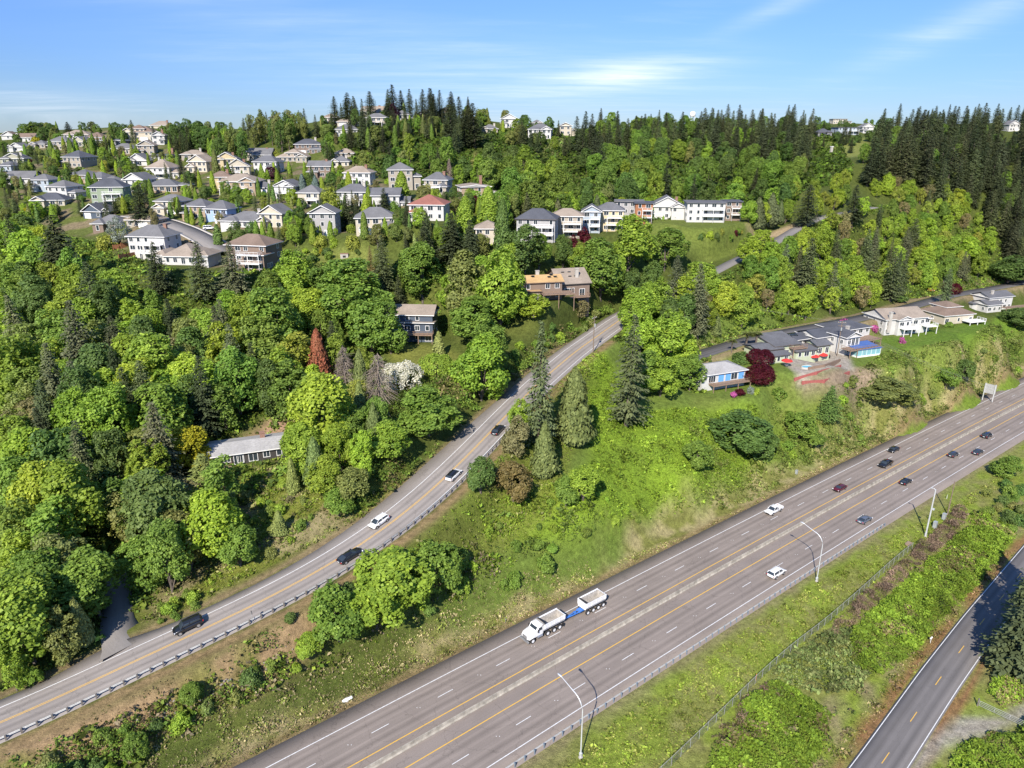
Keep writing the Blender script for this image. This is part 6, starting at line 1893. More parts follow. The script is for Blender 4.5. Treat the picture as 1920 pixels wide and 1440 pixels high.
# left forest
fill([(0,385),(60,400),(150,470),(240,520),(330,560),(430,545),(520,560),(560,590),(570,700),(520,790),(420,800),(390,900),(430,960),(300,1060),(220,1040),(190,1090),(150,1180),(0,1240)], 130,
     [A_(6, ['bright', 'mid', 'lime', 'bright', 'deep'], (13, 19), (.68, .92)), (1.5, 'fir', ['dkfir', 'firc', 'greyfir'], (16, 23), (.46, .58)), (1.2, 'airy', ['yel', 'olive', 'bright', 'khaki'], (12, 16), (.7, .95)), (1, 'alder', ['bright', 'mid'], (12, 17), (.55, .7))],
     'trees of the left forest', .48, .14, 24, 101)
fill([(0,1030),(70,1040),(150,1050),(185,1110),(170,1150),(80,1210),(0,1240)], 20, [(3, 'alder', ['olive', 'mid', 'bright'], (8, 12), (.5, .7)), (2, 'tallbush', ['mid', 'olive'], (5, 7), (.8, 1.1)), (1, 'cedar', ['olive'], (8, 11), (.4, .5))], 'trees of the left forest', .55, .2, 20, 102)
fill([(130,1150),(160,1180),(100,1240),(0,1280),(0,1230)], 16, [(1, 'tallbush', ['deep', 'mid', 'bright'], (3, 5), (.9, 1.3))], 'shrubs along the climbing road', .55, .3, 20, 103)
# wood between houses and the climbing road
fill([(480,490),(700,500),(760,470),(860,520),(860,570),(720,560),(680,600),(620,640),(560,620),(510,560)], 34, [A_(5), (1, 'fir', ['dkfir'], (13, 18), (.44, .54)), (1, 'alder', ['bright', 'mid'], (10, 14), (.5, .65))], 'maples around the dark blue-grey house', .6, .15, 16, 104)
fill([(540,640),(700,640),(720,770),(700,840),(640,870),(560,900),(530,830)], 22, [A_(4, ['lime', 'bright', 'mid'], (8, 13)), (1, 'cedar', ['olive', 'cedarc'], (8, 12), (.4, .5)), (1, 'airy', ['khaki', 'yel'], (7, 10), (.6, .8))], 'trees right of the ranch house', .58, .15, 18, 105)
fill([(760,480),(980,470),(980,560),(960,620),(860,640),(840,560),(770,520)], 22, [A_(5, ['mid', 'bright', 'olive'], (12, 19))], 'maples left of the orange-roofed house', .55, .12, 18, 106)
fill([(940,420),(1110,450),(1190,470),(1300,470),(1330,520),(1280,570),(1190,560),(1110,520),(1040,490),(960,480)], 40, [A_(5, ['mid', 'bright', 'deep']), (1, 'alder', ['bright', 'yel'], (9, 13), (.5, .65))], 'woods right of the tan-roofed gabled house', .58, .14, 16, 107)
# hillside above the access lane
fill([(1190,560),(1320,500),(1400,480),(1470,440),(1560,400),(1700,380),(1830,420),(1860,470),(1800,520),(1700,530),(1560,570),(1400,600),(1340,615),(1300,610),(1240,600),(1200,590)], 90,
     [A_(6, ['lime', 'bright', 'bright', 'mid'], (10, 15), (.72, .96)), (1, 'fir', ['firc', 'greyfir'], (14, 20), (.40, .52)), (1.4, 'airy', ['yel', 'khaki', 'lime'], (8, 12), (.6, .85))], 'bright maples of the hillside wood', .55, .14, 16, 108)
fill([(1470,330),(1560,310),(1700,325),(1830,355),(1880,430),(1860,470),(1700,420),(1560,400)], 60, [A_(4, ['bright', 'lime', 'mid'], (8, 12)), (2, 'airy', ['yel', 'khaki', 'lime'], (7, 11), (.6, .9)), (.5, 'fir', ['firc'], (11, 15), (.42, .52))], 'bright maples of the hillside wood', .55, .14, 16, 109)
# central wooded hill
fill([(640,262),(730,245),(830,250),(900,262),(1060,275),(1130,215),(1200,210),(1330,225),(1440,250),(1540,290),(1500,350),(1400,372),(1200,372),(1000,390),(950,370),(850,330),(770,330),(700,320),(650,300)], 130,
     [A_(6, ['mid', 'mid', 'bright', 'deep'], (11, 16)), (.7, 'fir', ['dkfir', 'firc'], (13, 18), (.44, .54)), (.9, 'alder', ['olive', 'bright'], (11, 15), (.45, .6)), (.25, 'dead', ['deadgrey'], (11, 14), (.3, .4))], 'trees of the central wooded hill', .58, .14, 14, 110)
fill([(960,355),(1200,365),(1480,372),(1480,395),(1400,372),(1210,368),(1100,372),(960,372)], 30, [(3, 'maple', ['bright', 'lime'], (7, 10), (.8, 1.1)), (1, 'cedar', ['firc'], (8, 12), (.4, .5))], 'trees behind the hilltop row', .5, .10, 18, 111)
# ridge conifers
fill([(1060,215),(1130,200),(1190,205),(1230,215),(1180,260),(1100,260)], 16, [(3, 'fir', ['dkfir'], (17, 23), (.42, .54)), (1, 'maple', ['mid'], (12, 16), (.7, .9))], 'firs on the centre ridge', .5, .15, 18, 112)
fill([(1310,200),(1400,185),(1540,195),(1545,235),(1540,255),(1460,250),(1380,240),(1320,230)], 80, [(5, 'fir', ['dkfir', 'firc', 'firc'], (15, 25), (.44, .58)), (1, 'maple', ['mid', 'deep'], (10, 14), (.7, .9))], 'firs on the centre ridge', .5, .15, 18, 113)
fill([(1640,190),(1740,185),(1990,190),(1990,395),(1870,370),(1800,315),(1700,285),(1610,275),(1640,255)], 170, [(8, 'fir', ['dkfir', 'dkfir', 'firc'], (17, 27), (.44, .60)), (.7, 'maple', ['mid'], (10, 14), (.7, .9))], 'firs of the right-hand wood', .5, .12, 16, 114)
fill([(1880,340),(1990,335),(1990,450),(1900,440)], 14, [(1, 'fir', ['dkfir', 'firc'], (17, 24), (.44, .58))], 'firs of the right-hand wood', .5, .12, 20, 115)
# skyline firs and poplars
for x, y, h, w in [(a_, b_ + 2, c_, e_ * 1.75) for a_, b_, c_, e_ in [(625,178,16,18),(648,170,18,22),(663,178,16,18),(692,168,16,22),(737,156,22,26),(752,166,18,18),(766,164,19,18),(790,164,19,18),(806,162,21,22),(823,166,19,18),(844,168,19,20),(862,178,22,24),(889,190,24,34),(725,184,15,18),(948,190,13,16),(978,192,14,16),(995,208,8,16),(545,190,12,26),(500,192,13,22),(398,212,10,24),(245,222,9,12),(125,226,10,16),(845,200,22,34),(870,205,20,28)]]:
    T('fir', x, y, h, w, 'dkfir', describe('fir', 'dkfir', x, y + 12, h), 'firs along the skyline')
for x, y, h, w in [(65,228,11,34),(95,234,8,22),(152,228,9,18),(215,230,8,22),(232,232,8,20),(330,228,12,26),(348,222,12,26),(368,228,13,30),(775,180,12,22),(835,170,14,16),(1020,212,8,16),(1265,190,16,30),(1150,190,15,36),(1048,218,9,20),(720,205,9,20),(665,205,10,22)]:
    T('maple', x, y, h, w, 'deep', describe('maple', 'deep', x, y + 12, h), 'round trees along the skyline')
fill([(420,225),(470,205),(540,198),(600,205),(625,235),(620,262),(540,280),(470,275),(420,250)], 40, [(4, 'alder', ['olive', 'olive', 'mid', 'deep'], (13, 18), (.34, .5)), (1, 'airy', ['khaki', 'olive'], (12, 16), (.4, .6)), (1, 'fir', ['firc'], (12, 16), (.4, .5))], 'poplar wood on the left ridge', .5, .12, 18, 116)
fill([(310,240),(420,235),(430,280),(400,300),(330,290),(310,270)], 26, [(3, 'maple', ['deep', 'mid', 'mid'], (10, 14), (.75, 1)), (2, 'poplar', ['bright', 'olive', 'mid'], (9, 13), (.3, .42)), (1, 'fir', ['dkfir'], (11, 15), (.42, .52))], 'trees of the left ridge', .52, .12, 18, 117)
RIDGE = [(3, 'maple', ['deep', 'mid', 'olive'], (7, 11), (.8, 1.1)), (1.4, 'fir', ['dkfir', 'firc'], (9, 15), (.44, .55)), (.6, 'poplar', ['olive', 'mid'], (8, 12), (.3, .4))]
fill([(30,232),(110,226),(210,228),(310,230),(420,226),(425,262),(300,262),(180,262),(30,262)], 60, RIDGE, 'trees of the left ridge', .5, .25, 20, 140)
fill([(612,168),(700,160),(870,158),(900,192),(860,215),(620,214)], 28, [(1, 'fir', ['dkfir', 'dkfir', 'firc'], (8, 21), (.36, .56))], 'firs along the skyline', .35, .5, 24, 145)
fill([(600,190),(700,186),(860,190),(1080,212),(1075,262),(960,245),(800,236),(700,240),(610,240)], 60, RIDGE, 'trees along the skyline', .5, .25, 20, 141)
fill([(1060,205),(1200,205),(1330,205),(1540,205),(1540,225),(1330,232),(1060,240)], 60, [(2.4, 'fir', ['dkfir', 'firc'], (14, 22), (.44, .56)), (2, 'maple', ['mid', 'deep'], (10, 14), (.8, 1.0))], 'firs on the centre ridge', .5, .25, 20, 142)
fill([(1540,222),(1640,218),(1650,245),(1540,238)], 16, [(2, 'maple', ['deep', 'mid'], (6, 9), (.8, 1.1)), (1, 'fir', ['dkfir'], (8, 13), (.44, .55))], 'trees around the ridge clearing', .5, .3, 20, 143)
fill([(1630,195),(1990,192),(1990,260),(1640,260)], 70, [(5, 'fir', ['dkfir', 'firc'], (16, 26), (.44, .58)), (1, 'maple', ['deep'], (10, 13), (.8, 1.0))], 'firs of the right-hand wood', .48, .25, 20, 144)
# gardens between the houses
GARD = [(3, 'maple', ['mid', 'bright', 'deep', 'olive'], (4.5, 8), (.75, 1.0)), (1.3, 'poplar', ['bright', 'lime', 'mid'], (6, 10), (.3, .42)), (1.2, 'fir', ['dkfir', 'firc'], (6, 11), (.4, .48)), (1, 'cypress', ['deep', 'olive'], (4, 7), (.26, .34)), (.7, 'alder', ['yel', 'khaki', 'olive'], (5, 8), (.55, .7))]
fill([(0,258),(60,240),(320,262),(340,300),(240,320),(120,330),(0,340)], 120, GARD, 'garden trees of the hillside estate', .42, .30, 30, 118)
fill([(0,335),(140,320),(350,300),(620,300),(700,330),(960,360),(940,440),(800,450),(700,420),(560,430),(420,450),(300,400),(180,390),(60,390),(0,390)], 260, GARD, 'garden trees of the hillside estate', .42, .30, 30, 119)
fill([(590,205),(880,200),(1080,225),(1070,262),(900,250),(720,245),(600,260)], 50, GARD, 'garden trees of the skyline estate', .42, .3, 24, 120)
SHR = [(3, 'bush', ['mid', 'deep', 'bright', 'lime'], (1.6, 3), (1.0, 1.5)), (.6, 'bush', ['yel', 'maroon', 'gold'], (1.4, 2.4), (.9, 1.3))]
fill([(0,270),(320,262),(620,300),(960,365),(940,440),(560,440),(420,455),(300,410),(60,395),(0,390)], 120, SHR, 'garden shrubs of the hillside estate', .5, .35, 30, 121)
fill([(470,470),(560,460),(690,455),(700,470),(560,480)], 14, SHR, 'garden shrubs of the hillside estate', .6, .3, 20, 122)
fill([(1000,460),(1120,455),(1420,420),(1440,440),(1200,440),(1100,470)], 20, SHR, 'shrubs below the hilltop row', .6, .25, 20, 123)
fill([(1460,240),(1540,225),(1640,235),(1640,262),(1540,262)], 12, [(2, 'fir', ['dkfir'], (7, 12), (.42, .52)), (1, 'maple', ['deep'], (5, 8), (.8, 1))], 'trees around the ridge clearing', .5, .2, 20, 124)
# banks and verges
fill([(690,720),(900,700),(1060,620),(1130,600),(1140,570),(1060,575),(960,650),(870,700)], 14, [(3, 'bush', ['mid', 'deep', 'olive'], (2.0, 3.4), (1.0, 1.5)), (1, 'bush', ['lime', 'bright'], (1.5, 2.6), (1.1, 1.6))], 'shrubs on the bank above the climbing road', .55, .3, 20, 125)
fill([(420,900),(560,880),(640,940),(560,1000),(440,1060),(300,1100),(350,1020)], 22, [(2, 'bush', ['bright', 'olive', 'mid'], (1.2, 2.4), (1.0, 1.5)), (.5, 'bush', ['khaki'], (1, 1.8), (1.1, 1.5))], 'shrubs on the grassy slope by the ranch house', .7, .3, 20, 126)
fill([(250,1110),(330,1085),(380,1130),(330,1165),(262,1165)], 8, [(2, 'bush', ['bright', 'mid'], (1.2, 2.2), (1.0, 1.5))], 'shrubs on the grassy slope by the ranch house', .6, .3, 20, 127)
fill([(100,1380),(300,1300),(480,1240),(600,1170),(640,1210),(500,1290),(330,1360),(200,1440),(60,1440)], 16, [(3, 'bush', ['mid', 'olive', 'bright', 'deep'], (1.5, 3.0), (1.0, 1.5)), (.5, 'tallbush', ['olive', 'mid'], (3.5, 5), (.8, 1))], 'shrubs on the rough bank between the two roads', .55, .3, 24, 128)
fill([(540,1150),(700,1060),(860,1020),(900,1050),(800,1150),(640,1220),(560,1230)], 24, [(1, 'bush', ['mid', 'deep', 'bright'], (1.8, 3.6), (1.0, 1.4))], 'shrubs on the rough bank between the two roads', .55, .3, 24, 129)
fill([(1440,760),(1540,780),(1600,700),(1700,680),(1860,650),(1920,620),(1920,700),(1760,770),(1600,830),(1480,860)], 26, [(3, 'bush', ['mid', 'olive', 'bright'], (1.2, 2.6), (1.1, 1.7)), (.4, 'tallbush', ['olive', 'mid'], (3, 5), (.9, 1.2))], 'shrubs on the grassy bank above the highway', .7, .3, 24, 130)
fill([(1060,900),(1240,960),(1120,1010),(960,1040),(880,1010),(950,930)], 14, [(1, 'bush', ['bright', 'mid'], (1, 2.2), (1.1, 1.6))], 'shrubs on the green field', .8, .3, 24, 131)
fill([(1840,880),(1920,870),(1920,1000),(1850,960)], 16, [(1, 'bush', ['mid', 'olive', 'deep'], (1.6, 3.0), (1.0, 1.5))], 'shrubs at the right end of the verge', .55, .3, 24, 132)
print('fill', nfill, 'trees', len(TREES))

# a label that several trees would share is made exact, or shared inside one group
from collections import defaultdict
bl = defaultdict(list)
for o in COL.objects:
    if o.parent is None and o.get('label') and o.get('group'): bl[o['label']].append(o)
for l, L_ in bl.items():
    if len(L_) > 1:
        L_.sort(key=lambda o: proj(*o.location)[0])
        same = L_[0]['group']
        if len(L_) == 2:
            L_[0]['label'] = 'left of two: ' + l; L_[1]['label'] = 'right of two: ' + l
        elif len(L_) == 3:
            for w_, o in zip(('left', 'middle', 'right'), L_): o['label'] = w_ + ' of three: ' + l
        else:
            for o in L_: o['group'] = same
# ------------------------------------------------------------------ ground cover nobody could count
def tuft_mat(name):
    m, nt, out = new_mat(name)
    a = N(nt, 'ShaderNodeAttribute', attribute_name='tint')
    d = N(nt, 'ShaderNodeBsdfPrincipled'); d.inputs['Roughness'].default_value = .7; d.inputs['Specular IOR Level'].default_value = .15
    t = N(nt, 'ShaderNodeBsdfTranslucent'); mx = N(nt, 'ShaderNodeMixShader'); mx.inputs[0].default_value = .25
    nt.links.new(a.outputs['Color'], d.inputs['Base Color']); nt.links.new(a.outputs['Color'], t.inputs['Color'])
    nt.links.new(d.outputs[0], mx.inputs[1]); nt.links.new(t.outputs[0], mx.inputs[2]); nt.links.new(mx.outputs[0], out.inputs[0]); return m


M_tuft = tuft_mat('ground_foliage')


def gcol(x, y):
    i = np.clip(np.searchsorted(gx, x) - 1, 0, len(gx) - 2); j = np.clip(np.searchsorted(gy, y) - 1, 0, len(gy) - 2)
    return GC[j, i]


def sample(poly, dens, rg, clump=.0):
    P = np.array(poly); x0, y0 = P.min(0); x1, y1 = P.max(0)
    n = int((x1 - x0) * (y1 - y0) * dens)
    x, y = rg.uniform(x0, x1, n), rg.uniform(y0, y1, n)
    k = pip(poly, x, y); x, y = x[k], y[k]
    if clump: k = (wob(x, y, .5, 77) + rg.normal(0, .25, len(x))) > clump - .5; x, y = x[k], y[k]
    dh, _, sh = seg_dist(HWY, x, y); du, _, su_ = seg_dist(UP, x, y); dr, _, _ = seg_dist(RT, x, y); da, _, _ = seg_dist(ACC, x, y); dd_, _, _ = seg_dist(DRV, x, y); ds_, _, _ = seg_dist(STR, x, y)
    k = (np.where(sh > 0, dh - 15.4, dh - 10.9) > 0) & (np.where(su_ > 0, du - 5.1, du - 5.9 - 1.5*np.exp(-((x + 14)/16)**2)) > 0) & (dr > 3.6) & (da > 3.6) & (dd_ > 2.5) & (ds_ > 6)
    return x[k], y[k]


def cover(name, polys, dens, size, per, label, cat='stuff', mound=0.0, tint=None, mixt=.0, up=.5, spread=.35, seed=1, clump=.0, vary=.35, aspect=.6):
    rg = np.random.default_rng(seed); VV, CC, n0 = [], [], 0
    for poly in polys:
        x, y = sample(poly, dens, rg, clump)
        if not len(x): continue
        z = gz(x, y); base = gcol(x, y) * 1.0
        if tint is not None:
            tt = np.array(tint)[rg.integers(len(tint), size=len(x))]; base = base * (1 - mixt) + tt * mixt
        hm = 0
        if mound:
            e = poly_soft(poly, x + 1.2*wob(x, y, .6, 31), y + 1.2*wob(x, y, .6, 32), 3.6); hm = mound * np.clip((e - .40) / .60, 0, 1) ** .7 * np.clip(.72 + .38 * wob(x, y, .55, seed + 5) + .2 * wob(x, y, 1.5, seed + 6), .15, 1.35); hm = hm * rg.uniform(.45, 1.0, len(x)) ** .5
            keep = e > rg.uniform(.15, .5, len(x)); x, y, z, base, hm = x[keep], y[keep], z[keep], base[keep], hm[keep]
        v = np.clip(1 + rg.normal(0, vary, len(x)), .35, 1.9) * np.clip(1 + .28 * wob(x, y, .35, seed + 21), .6, 1.5)
        if mound > 1.5:
            dk = (wob(x, y, .4, seed + 33) > .48)[:, None] & (rg.random((len(x), 1)) < .5); base = np.where(dk, np.array([.20, .17, .07]), base)
        base = base * v[:, None]
        sc = size * rg.uniform(.6, 1.35, len(x)) * np.clip(.75 + .6 * wob(x, y, 1.1, seed + 9), .5, 1.5)
        C = np.repeat(np.stack([x, y, z + hm + sc * .35], 1), per, 0); s = np.repeat(sc, per)
        C = C + rg.normal(size=C.shape) * (spread * s)[:, None] * np.array([1, 1, .5])
        nm = rg.normal(size=C.shape) * .6 + np.array([0, 0, up]); 
        Tn = rg.normal(size=C.shape) * .5 + np.array([0, 0, .8 - up * .6])
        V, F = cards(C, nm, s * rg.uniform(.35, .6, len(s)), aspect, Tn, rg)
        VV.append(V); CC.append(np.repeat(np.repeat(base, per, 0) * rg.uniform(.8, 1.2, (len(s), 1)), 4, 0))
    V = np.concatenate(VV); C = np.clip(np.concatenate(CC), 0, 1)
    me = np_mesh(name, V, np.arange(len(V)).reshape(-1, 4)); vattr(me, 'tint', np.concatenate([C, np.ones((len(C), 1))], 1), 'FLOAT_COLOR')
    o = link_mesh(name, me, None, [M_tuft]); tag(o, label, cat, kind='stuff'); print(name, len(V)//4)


Z = ZP
HEDGE = wpoly([(1585,1200),(1630,1152),(1705,1082),(1764,1034),(1812,990),(1826,958),(1890,980),(1905,1010),(1840,1090),(1760,1170),(1710,1230),(1640,1275),(1600,1250),(1590,1200)])
HEDGE2 = wpoly([(1310,1470),(1345,1385),(1400,1320),(1440,1280),(1500,1300),(1560,1340),(1545,1400),(1500,1470)])
HEDGE2B = wpoly([(1380,1360),(1440,1290),(1500,1305),(1560,1345),(1600,1300),(1640,1290),(1580,1370),(1540,1430),(1480,1400)])
HEDGE3 = wpoly([(1770,1450),(1800,1400),(1860,1375),(1960,1350),(1990,1480),(1800,1490)])
HEDGE4 = wpoly([(1848,1300),(1870,1260),(1930,1250),(1940,1310),(1880,1330)])
PALE = wpoly([(1440,1270),(1500,1215),(1560,1180),(1625,1180),(1650,1250),(1600,1300),(1520,1300)])
DRYV = wpoly([(1552,1185),(1592,1138),(1682,1062),(1742,1008),(1792,952),(1815,955),(1808,988),(1762,1032),(1705,1080),(1625,1150),(1580,1200),(1560,1205)])
DRY2 = wpoly([(1330,1390),(1400,1310),(1440,1280),(1450,1300),(1400,1360),(1350,1420)])
VERGE = wpoly([(1040,1440),(1200,1320),(1400,1180),(1560,1075),(1680,1000),(1760,960),(1880,890),(1900,900),(1800,960),(1720,1030),(1620,1110),(1560,1165),(1480,1225),(1400,1300),(1255,1440)])
RTSIDE = wpoly([(1480,1470),(1560,1400),(1650,1290),(1740,1180),(1880,1030),(1910,1040),(1800,1150),(1700,1280),(1620,1380),(1540,1480)])
STRAWP = wpoly([(1100,1130),(1160,1050),(1300,1000),(1440,930),(1600,840),(1700,800),(1760,790),(1700,845),(1560,910),(1400,985),(1250,1055),(1130,1110)])
STRAW2 = wpoly([(0,1440),(160,1400),(400,1300),(600,1240),(760,1160),(900,1100),(1100,1040),(1130,1105),(900,1210),(700,1300),(480,1440)])
FOREST = wpoly([(0,380),(150,450),(350,520),(520,500),(700,500),(860,470),(1000,470),(990,560),(860,600),(720,640),(720,850),(600,900),(420,960),(330,1080),(200,1200),(0,1300)])
FOREST2 = wpoly([(1150,640),(1200,540),(1400,470),(1600,390),(1900,400),(1900,520),(1700,560),(1500,600),(1340,650),(1320,740),(1200,700)])
FOREST3 = wpoly([(640,270),(900,250),(1200,215),(1560,240),(1600,330),(1480,390),(960,380),(680,330)])
cover('field_foliage', [Z['field']], 7.0, .55, 3, 'bright green ground cover on the sloping field', 'ground cover', seed=3, tint=[(.180,.275,.026),(.140,.225,.026),(.215,.285,.034)], mixt=.75, clump=.0)
cover('bank_grass', [Z['slope'], wpoly([(1290,780),(1430,760),(1480,870),(1440,930),(1300,960)])], 5.0, .6, 3, 'rough green grass on the bank below the bluff houses', 'grass', seed=4, tint=[(.145,.205,.034),(.115,.170,.03),(.19,.20,.06)], mixt=.75)
cover('slope_grass', [Z['meadow'], Z['bank2']], 6.0, .5, 3, 'mixed green and dry grass beside the climbing road', 'grass', seed=5, tint=[(.20,.28,.03),(.26,.25,.10),(.15,.24,.025)], mixt=.7)
cover('verge_grass', [VERGE], 11.0, .34, 3, 'long grass on the verge right of the highway', 'grass', seed=6, tint=[(.21,.28,.035),(.27,.27,.07),(.17,.25,.03)], mixt=.7)
cover('dry_grass', [STRAWP, STRAW2], 12.0, .36, 3, 'straw-coloured dry grass along the left edge of the highway', 'grass', seed=7, tint=[(.42,.35,.19),(.36,.29,.15),(.22,.26,.055),(.18,.24,.045)], mixt=.75, up=.2)
cover('bank_weeds', [Z['bank']], 2.5, .5, 3, 'sparse weeds on the bare brown bank', 'weeds', seed=8, tint=[(.12,.16,.03),(.24,.18,.10)], mixt=.6, clump=.45)
cover('bramble_tangle', [HEDGE2B], 9, .5, 3, 'brown and green bramble tangle between hedge and side road', 'brambles', mound=1.0, seed=19, tint=[(.22,.16,.10),(.12,.19,.03),(.16,.20,.05)], mixt=.9, clump=.1)
cover('bramble_hedge', [HEDGE, HEDGE2, HEDGE3, HEDGE4], 36, .42, 3, 'dense green bramble hedge beside the side road', 'brambles', mound=2.0, seed=9, tint=[(.165,.255,.026),(.20,.285,.03),(.14,.225,.024)], mixt=.95, up=.8, aspect=.75, vary=.2)
cover('dead_brambles', [DRYV, DRY2], 26, .5, 4, 'brown dead bramble canes along the wire fence', 'brambles', mound=1.9, seed=10, tint=[(.24,.16,.12),(.19,.13,.10),(.28,.20,.14)], mixt=.95, up=.1, aspect=.18)
cover('pale_weeds', [PALE], 14, .55, 3, 'pale green weeds between the brambles and the side road', 'weeds', mound=.9, seed=11, tint=[(.15,.19,.06),(.12,.17,.05),(.18,.20,.07)], mixt=.95)
cover('roadside_grass', [RTSIDE], 6, .45, 3, 'grass and dry stalks beside the side road', 'grass', seed=12, tint=[(.12,.16,.03),(.28,.21,.13)], mixt=.5)
cover('forest_undergrowth', [FOREST, FOREST2], 2.0, 1.0, 4, 'dark leafy undergrowth on the forest floor', 'undergrowth', seed=13, tint=[(.12,.20,.03),(.17,.25,.03),(.09,.15,.03),(.20,.26,.04)], mixt=.9)
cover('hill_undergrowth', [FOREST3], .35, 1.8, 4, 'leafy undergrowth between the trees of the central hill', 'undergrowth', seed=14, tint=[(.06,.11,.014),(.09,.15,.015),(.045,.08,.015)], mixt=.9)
cover('bank_brush', [wpoly([(60,1420),(300,1310),(500,1225),(620,1160),(780,1080),(900,1040),(980,1050),(900,1110),(700,1210),(480,1310),(250,1440)])], 5.0, .7, 4, 'low brush on the rough bank between the two roads', 'undergrowth', seed=15, tint=[(.14,.21,.02),(.18,.24,.03),(.26,.21,.13),(.10,.17,.018)], mixt=.85, clump=.05, mound=1.2)

BRUSH = [wpoly([(90,1440),(160,1400),(330,1325),(480,1268),(560,1210),(612,1232),(540,1290),(400,1352),(280,1405),(230,1440)]), wpoly([(430,1215),(520,1175),(600,1150),(610,1185),(540,1215),(470,1240)]), wpoly([(0,1425),(90,1395),(150,1380),(140,1410),(60,1440),(0,1445)])]
cover('bank_thicket', BRUSH, 15, .55, 3, 'leafy green thicket on the rough bank below the guardrail', 'brambles', mound=2.3, seed=16, tint=[(.14,.24,.03),(.11,.19,.03),(.19,.27,.04)], mixt=.92, clump=.42)
# grey rubble on the bare bank
rg = np.random.default_rng(44); VV, FF, n0 = [], [], 0
ICO = np.array([(0,0,1),(1,0,0),(0,1,0),(-1,0,0),(0,-1,0),(0,0,-1)], float); IF = np.array([(0,1,2),(0,2,3),(0,3,4),(0,4,1),(5,2,1),(5,3,2),(5,4,3),(5,1,4)])
for poly in (wpoly([(170,1372),(330,1310),(450,1262),(560,1205),(575,1225),(470,1285),(330,1345),(200,1400)]), wpoly([(520,1200),(600,1165),(640,1195),(560,1240)])):
    x, y = sample(poly, 2.6, rg, .3)
    for a, b_ in zip(x, y):
        s_ = rg.uniform(.12, .42); v = ICO * rg.uniform(.6, 1.2, (6, 3)) * s_ * np.array([1, 1, .7]); an = rg.uniform(0, 6.28); v = v @ np.array([[math.cos(an), -math.sin(an), 0], [math.sin(an), math.cos(an), 0], [0, 0, 1]])
        VV.append(v + np.array([a, b_, float(gz(a, b_)) + s_ * .25])); FF.append(IF + n0); n0 += 6
me = np_mesh('bank_rubble', np.concatenate(VV), np.concatenate(FF))
tag(link_mesh('bank_rubble', me, None, [plain('grey_rubble', (.24, .21, .19), .9, var=.35, scale=3)]), 'grey rubble scattered on the rough bank between the two roads', 'rubble', kind='stuff')

ROADHEDGE = [wpoly([(690,735),(780,715),(870,715),(985,655),(1060,615),(1110,580),(1150,560),(1152,598),(1075,640),(1000,690),(930,745),(890,790),(840,800),(750,800)]), wpoly([(640,900),(720,850),(800,850),(850,830),(800,890),(735,930),(690,960),(640,960)])]
cover('road_hedge', ROADHEDGE, 14, .6, 3, 'overgrown green brambles on the bank above the climbing road', 'brambles', mound=2.4, seed=17, tint=[(.135,.215,.03),(.105,.175,.03),(.17,.235,.04)], mixt=.92, clump=.1, vary=.25)
SLOPEB = [wpoly([(1440,770),(1530,780),(1600,720),(1680,690),(1800,660),(1920,610),(1920,735),(1760,790),(1640,830),(1520,870),(1460,880)]), wpoly([(900,940),(1080,910),(1130,990),(1080,1030),(940,1060),(880,1020)])]
cover('bank_brambles', SLOPEB, 5, .65, 3, 'patches of low brambles on the bank below the bluff houses', 'brambles', mound=1.2, seed=18, tint=[(.12,.185,.03),(.10,.155,.03),(.155,.19,.045)], mixt=.9, clump=.55, vary=.25)
# ------------------------------------------------------------------ light, sky, view
SUN_AZ, SUN_EL = math.atan2(-.95, -.31), R(38)
sd = Vector((math.cos(SUN_EL) * math.cos(SUN_AZ), math.cos(SUN_EL) * math.sin(SUN_AZ), math.sin(SUN_EL)))
sun = bpy.data.lights.new('sun', 'SUN'); sun.energy = 4.4; sun.angle = R(.5); sun.color = (1.0, .93, .82)
so = bpy.data.objects.new('sun', sun); so.rotation_euler = (-sd).to_track_quat('-Z', 'Y').to_euler(); so.location = (0, -50, 300)
COL.objects.link(so)
world = bpy.data.worlds.new('World'); scene.world = world; world.use_nodes = True
nt = world.node_tree; nt.nodes.clear()
wo = nt.nodes.new('ShaderNodeOutputWorld'); bg = nt.nodes.new('ShaderNodeBackground')
sky = nt.nodes.new('ShaderNodeTexSky'); sky.sky_type = 'NISHITA'; sky.sun_disc = False
sky.sun_elevation = SUN_EL; sky.sun_rotation = math.atan2(sd.x, sd.y)
sky.air_density = 1.0; sky.dust_density = .0; sky.ozone_density = 4.0; sky.altitude = 50
tc = nt.nodes.new('ShaderNodeTexCoord')
sx = nt.nodes.new('ShaderNodeSeparateXYZ'); nt.links.new(tc.outputs['Generated'], sx.inputs[0])
# thin cirrus: noise on the plane high overhead
zz = N(nt, 'ShaderNodeMath', operation='MAXIMUM'); nt.links.new(sx.outputs['Z'], zz.inputs[0]); zz.inputs[1].default_value = .02
zc = N(nt, 'ShaderNodeMath', operation='ADD'); nt.links.new(zz.outputs[0], zc.inputs[0]); zc.inputs[1].default_value = .05
dv = N(nt, 'ShaderNodeVectorMath', operation='DIVIDE'); nt.links.new(tc.outputs['Generated'], dv.inputs[0])
cb = N(nt, 'ShaderNodeCombineXYZ')
for k in range(3): nt.links.new(zc.outputs[0], cb.inputs[k])
nt.links.new(cb.outputs[0], dv.inputs[1])
mp = N(nt, 'ShaderNodeMapping'); mp.inputs['Rotation'].default_value = (0, 0, R(-62)); mp.inputs['Scale'].default_value = (.55, 1.5, 1)
nt.links.new(dv.outputs[0], mp.inputs[0])
wisp = noise(nt, 1.1, 8, .62, mp.outputs[0])
veil = ramp(nt, wisp, [(.55, 0), (.90, .10)])
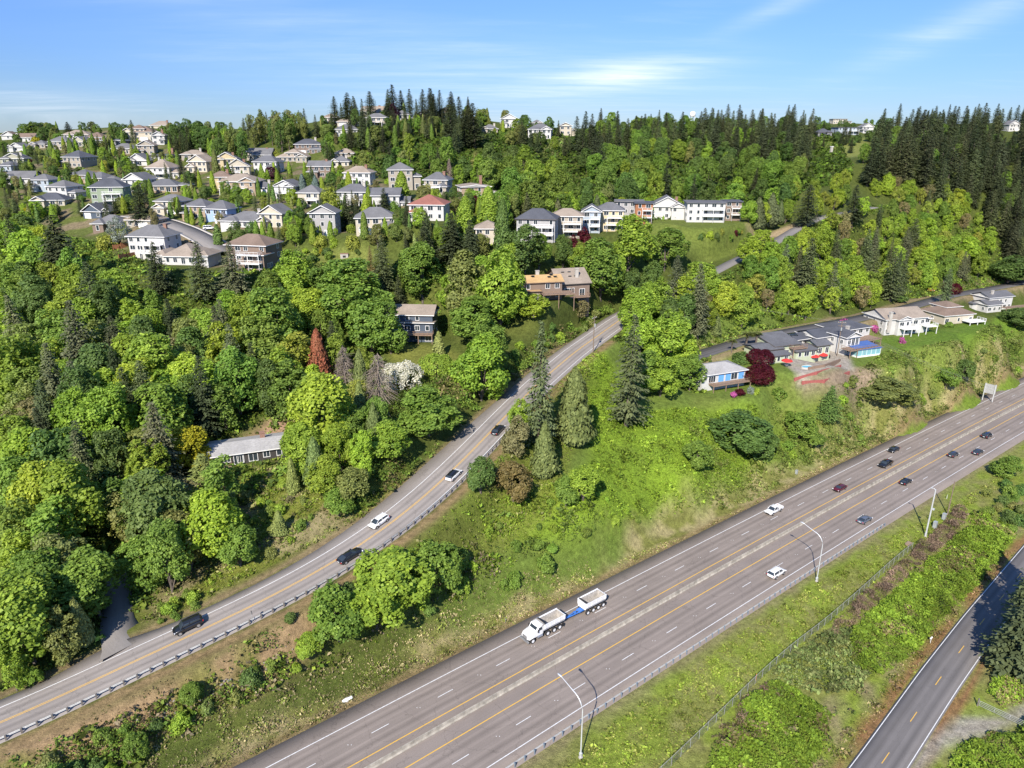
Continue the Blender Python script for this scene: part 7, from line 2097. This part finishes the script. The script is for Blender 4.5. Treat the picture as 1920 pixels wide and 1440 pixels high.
# the one brighter streak to the right of the ridge trees, and a fainter one at the far right
def streak(px, py, wx, wy, tilt, amt):
    r = ray(px, py); r = r / np.linalg.norm(r)
    right = np.array([r[1], -r[0], 0]); right /= np.linalg.norm(right); up = np.cross(right, r)
    a = right * math.cos(tilt) + up * math.sin(tilt); b_ = -right * math.sin(tilt) + up * math.cos(tilt)
    outs = []
    for v, w in ((a, wx), (b_, wy)):
        d = N(nt, 'ShaderNodeVectorMath', operation='DOT_PRODUCT'); nt.links.new(tc.outputs['Generated'], d.inputs[0]); d.inputs[1].default_value = tuple(v)
        s = N(nt, 'ShaderNodeMath', operation='DIVIDE'); nt.links.new(d.outputs['Value'], s.inputs[0]); s.inputs[1].default_value = w
        q = N(nt, 'ShaderNodeMath', operation='POWER'); nt.links.new(s.outputs[0], q.inputs[0]); q.inputs[1].default_value = 2.0
        outs.append(q.outputs[0])
    ad = N(nt, 'ShaderNodeMath', operation='ADD'); nt.links.new(outs[0], ad.inputs[0]); nt.links.new(outs[1], ad.inputs[1])
    ng = N(nt, 'ShaderNodeMath', operation='MULTIPLY'); nt.links.new(ad.outputs[0], ng.inputs[0]); ng.inputs[1].default_value = -1.0
    ex = N(nt, 'ShaderNodeMath', operation='EXPONENT'); nt.links.new(ng.outputs[0], ex.inputs[0])
    fr = N(nt, 'ShaderNodeMath', operation='MULTIPLY'); nt.links.new(ex.outputs[0], fr.inputs[0]); nt.links.new(ramp(nt, wisp, [(.34, .25), (.62, 1.0)]), fr.inputs[1])
    am = N(nt, 'ShaderNodeMath', operation='MULTIPLY'); nt.links.new(fr.outputs[0], am.inputs[0]); am.inputs[1].default_value = amt
    return am.outputs[0]
tot = veil
for a in ((1180, 138, .10, .017, R(6), .62), (1000, 150, .25, .05, R(-6), .14), (1800, 45, .10, .016, R(22), .25), (60, 200, .12, .02, R(-4), .2), (1460, 15, .06, .01, R(20), .22), (600, 80, .3, .06, R(-14), .10)):
    q = N(nt, 'ShaderNodeMath', operation='ADD'); q.use_clamp = True; nt.links.new(tot, q.inputs[0]); nt.links.new(streak(*a), q.inputs[1]); tot = q.outputs[0]
# white of cloud relative to sky brightness
tint = ramp(nt, sx.outputs['Z'], [(0, (.19, .25, .39)), (.07, (.225, .295, .46)), (.16, (.28, .362, .565)), (.34, (.375, .455, .70)), (1, (.9, .95, 1.0))])
skyc = mixc(nt, sky.outputs[0], tint, 1.0, 'MULTIPLY')
nt.links.new(mixc(nt, skyc, (4.6, 4.8, 5.1), tot), bg.inputs['Color'])
bg.inputs['Strength'].default_value = .15
nt.links.new(bg.outputs[0], wo.inputs[0])
scene.view_settings.view_transform = 'Standard'; scene.view_settings.look = 'None'
scene.view_settings.gamma = 1.0; scene.view_settings.exposure = 0.88
scene.cycles.max_bounces = 5; scene.cycles.diffuse_bounces = 3; scene.cycles.glossy_bounces = 2
scene.cycles.transmission_bounces = 3; scene.cycles.transparent_max_bounces = 8
scene.cycles.caustics_reflective = False; scene.cycles.caustics_refractive = False
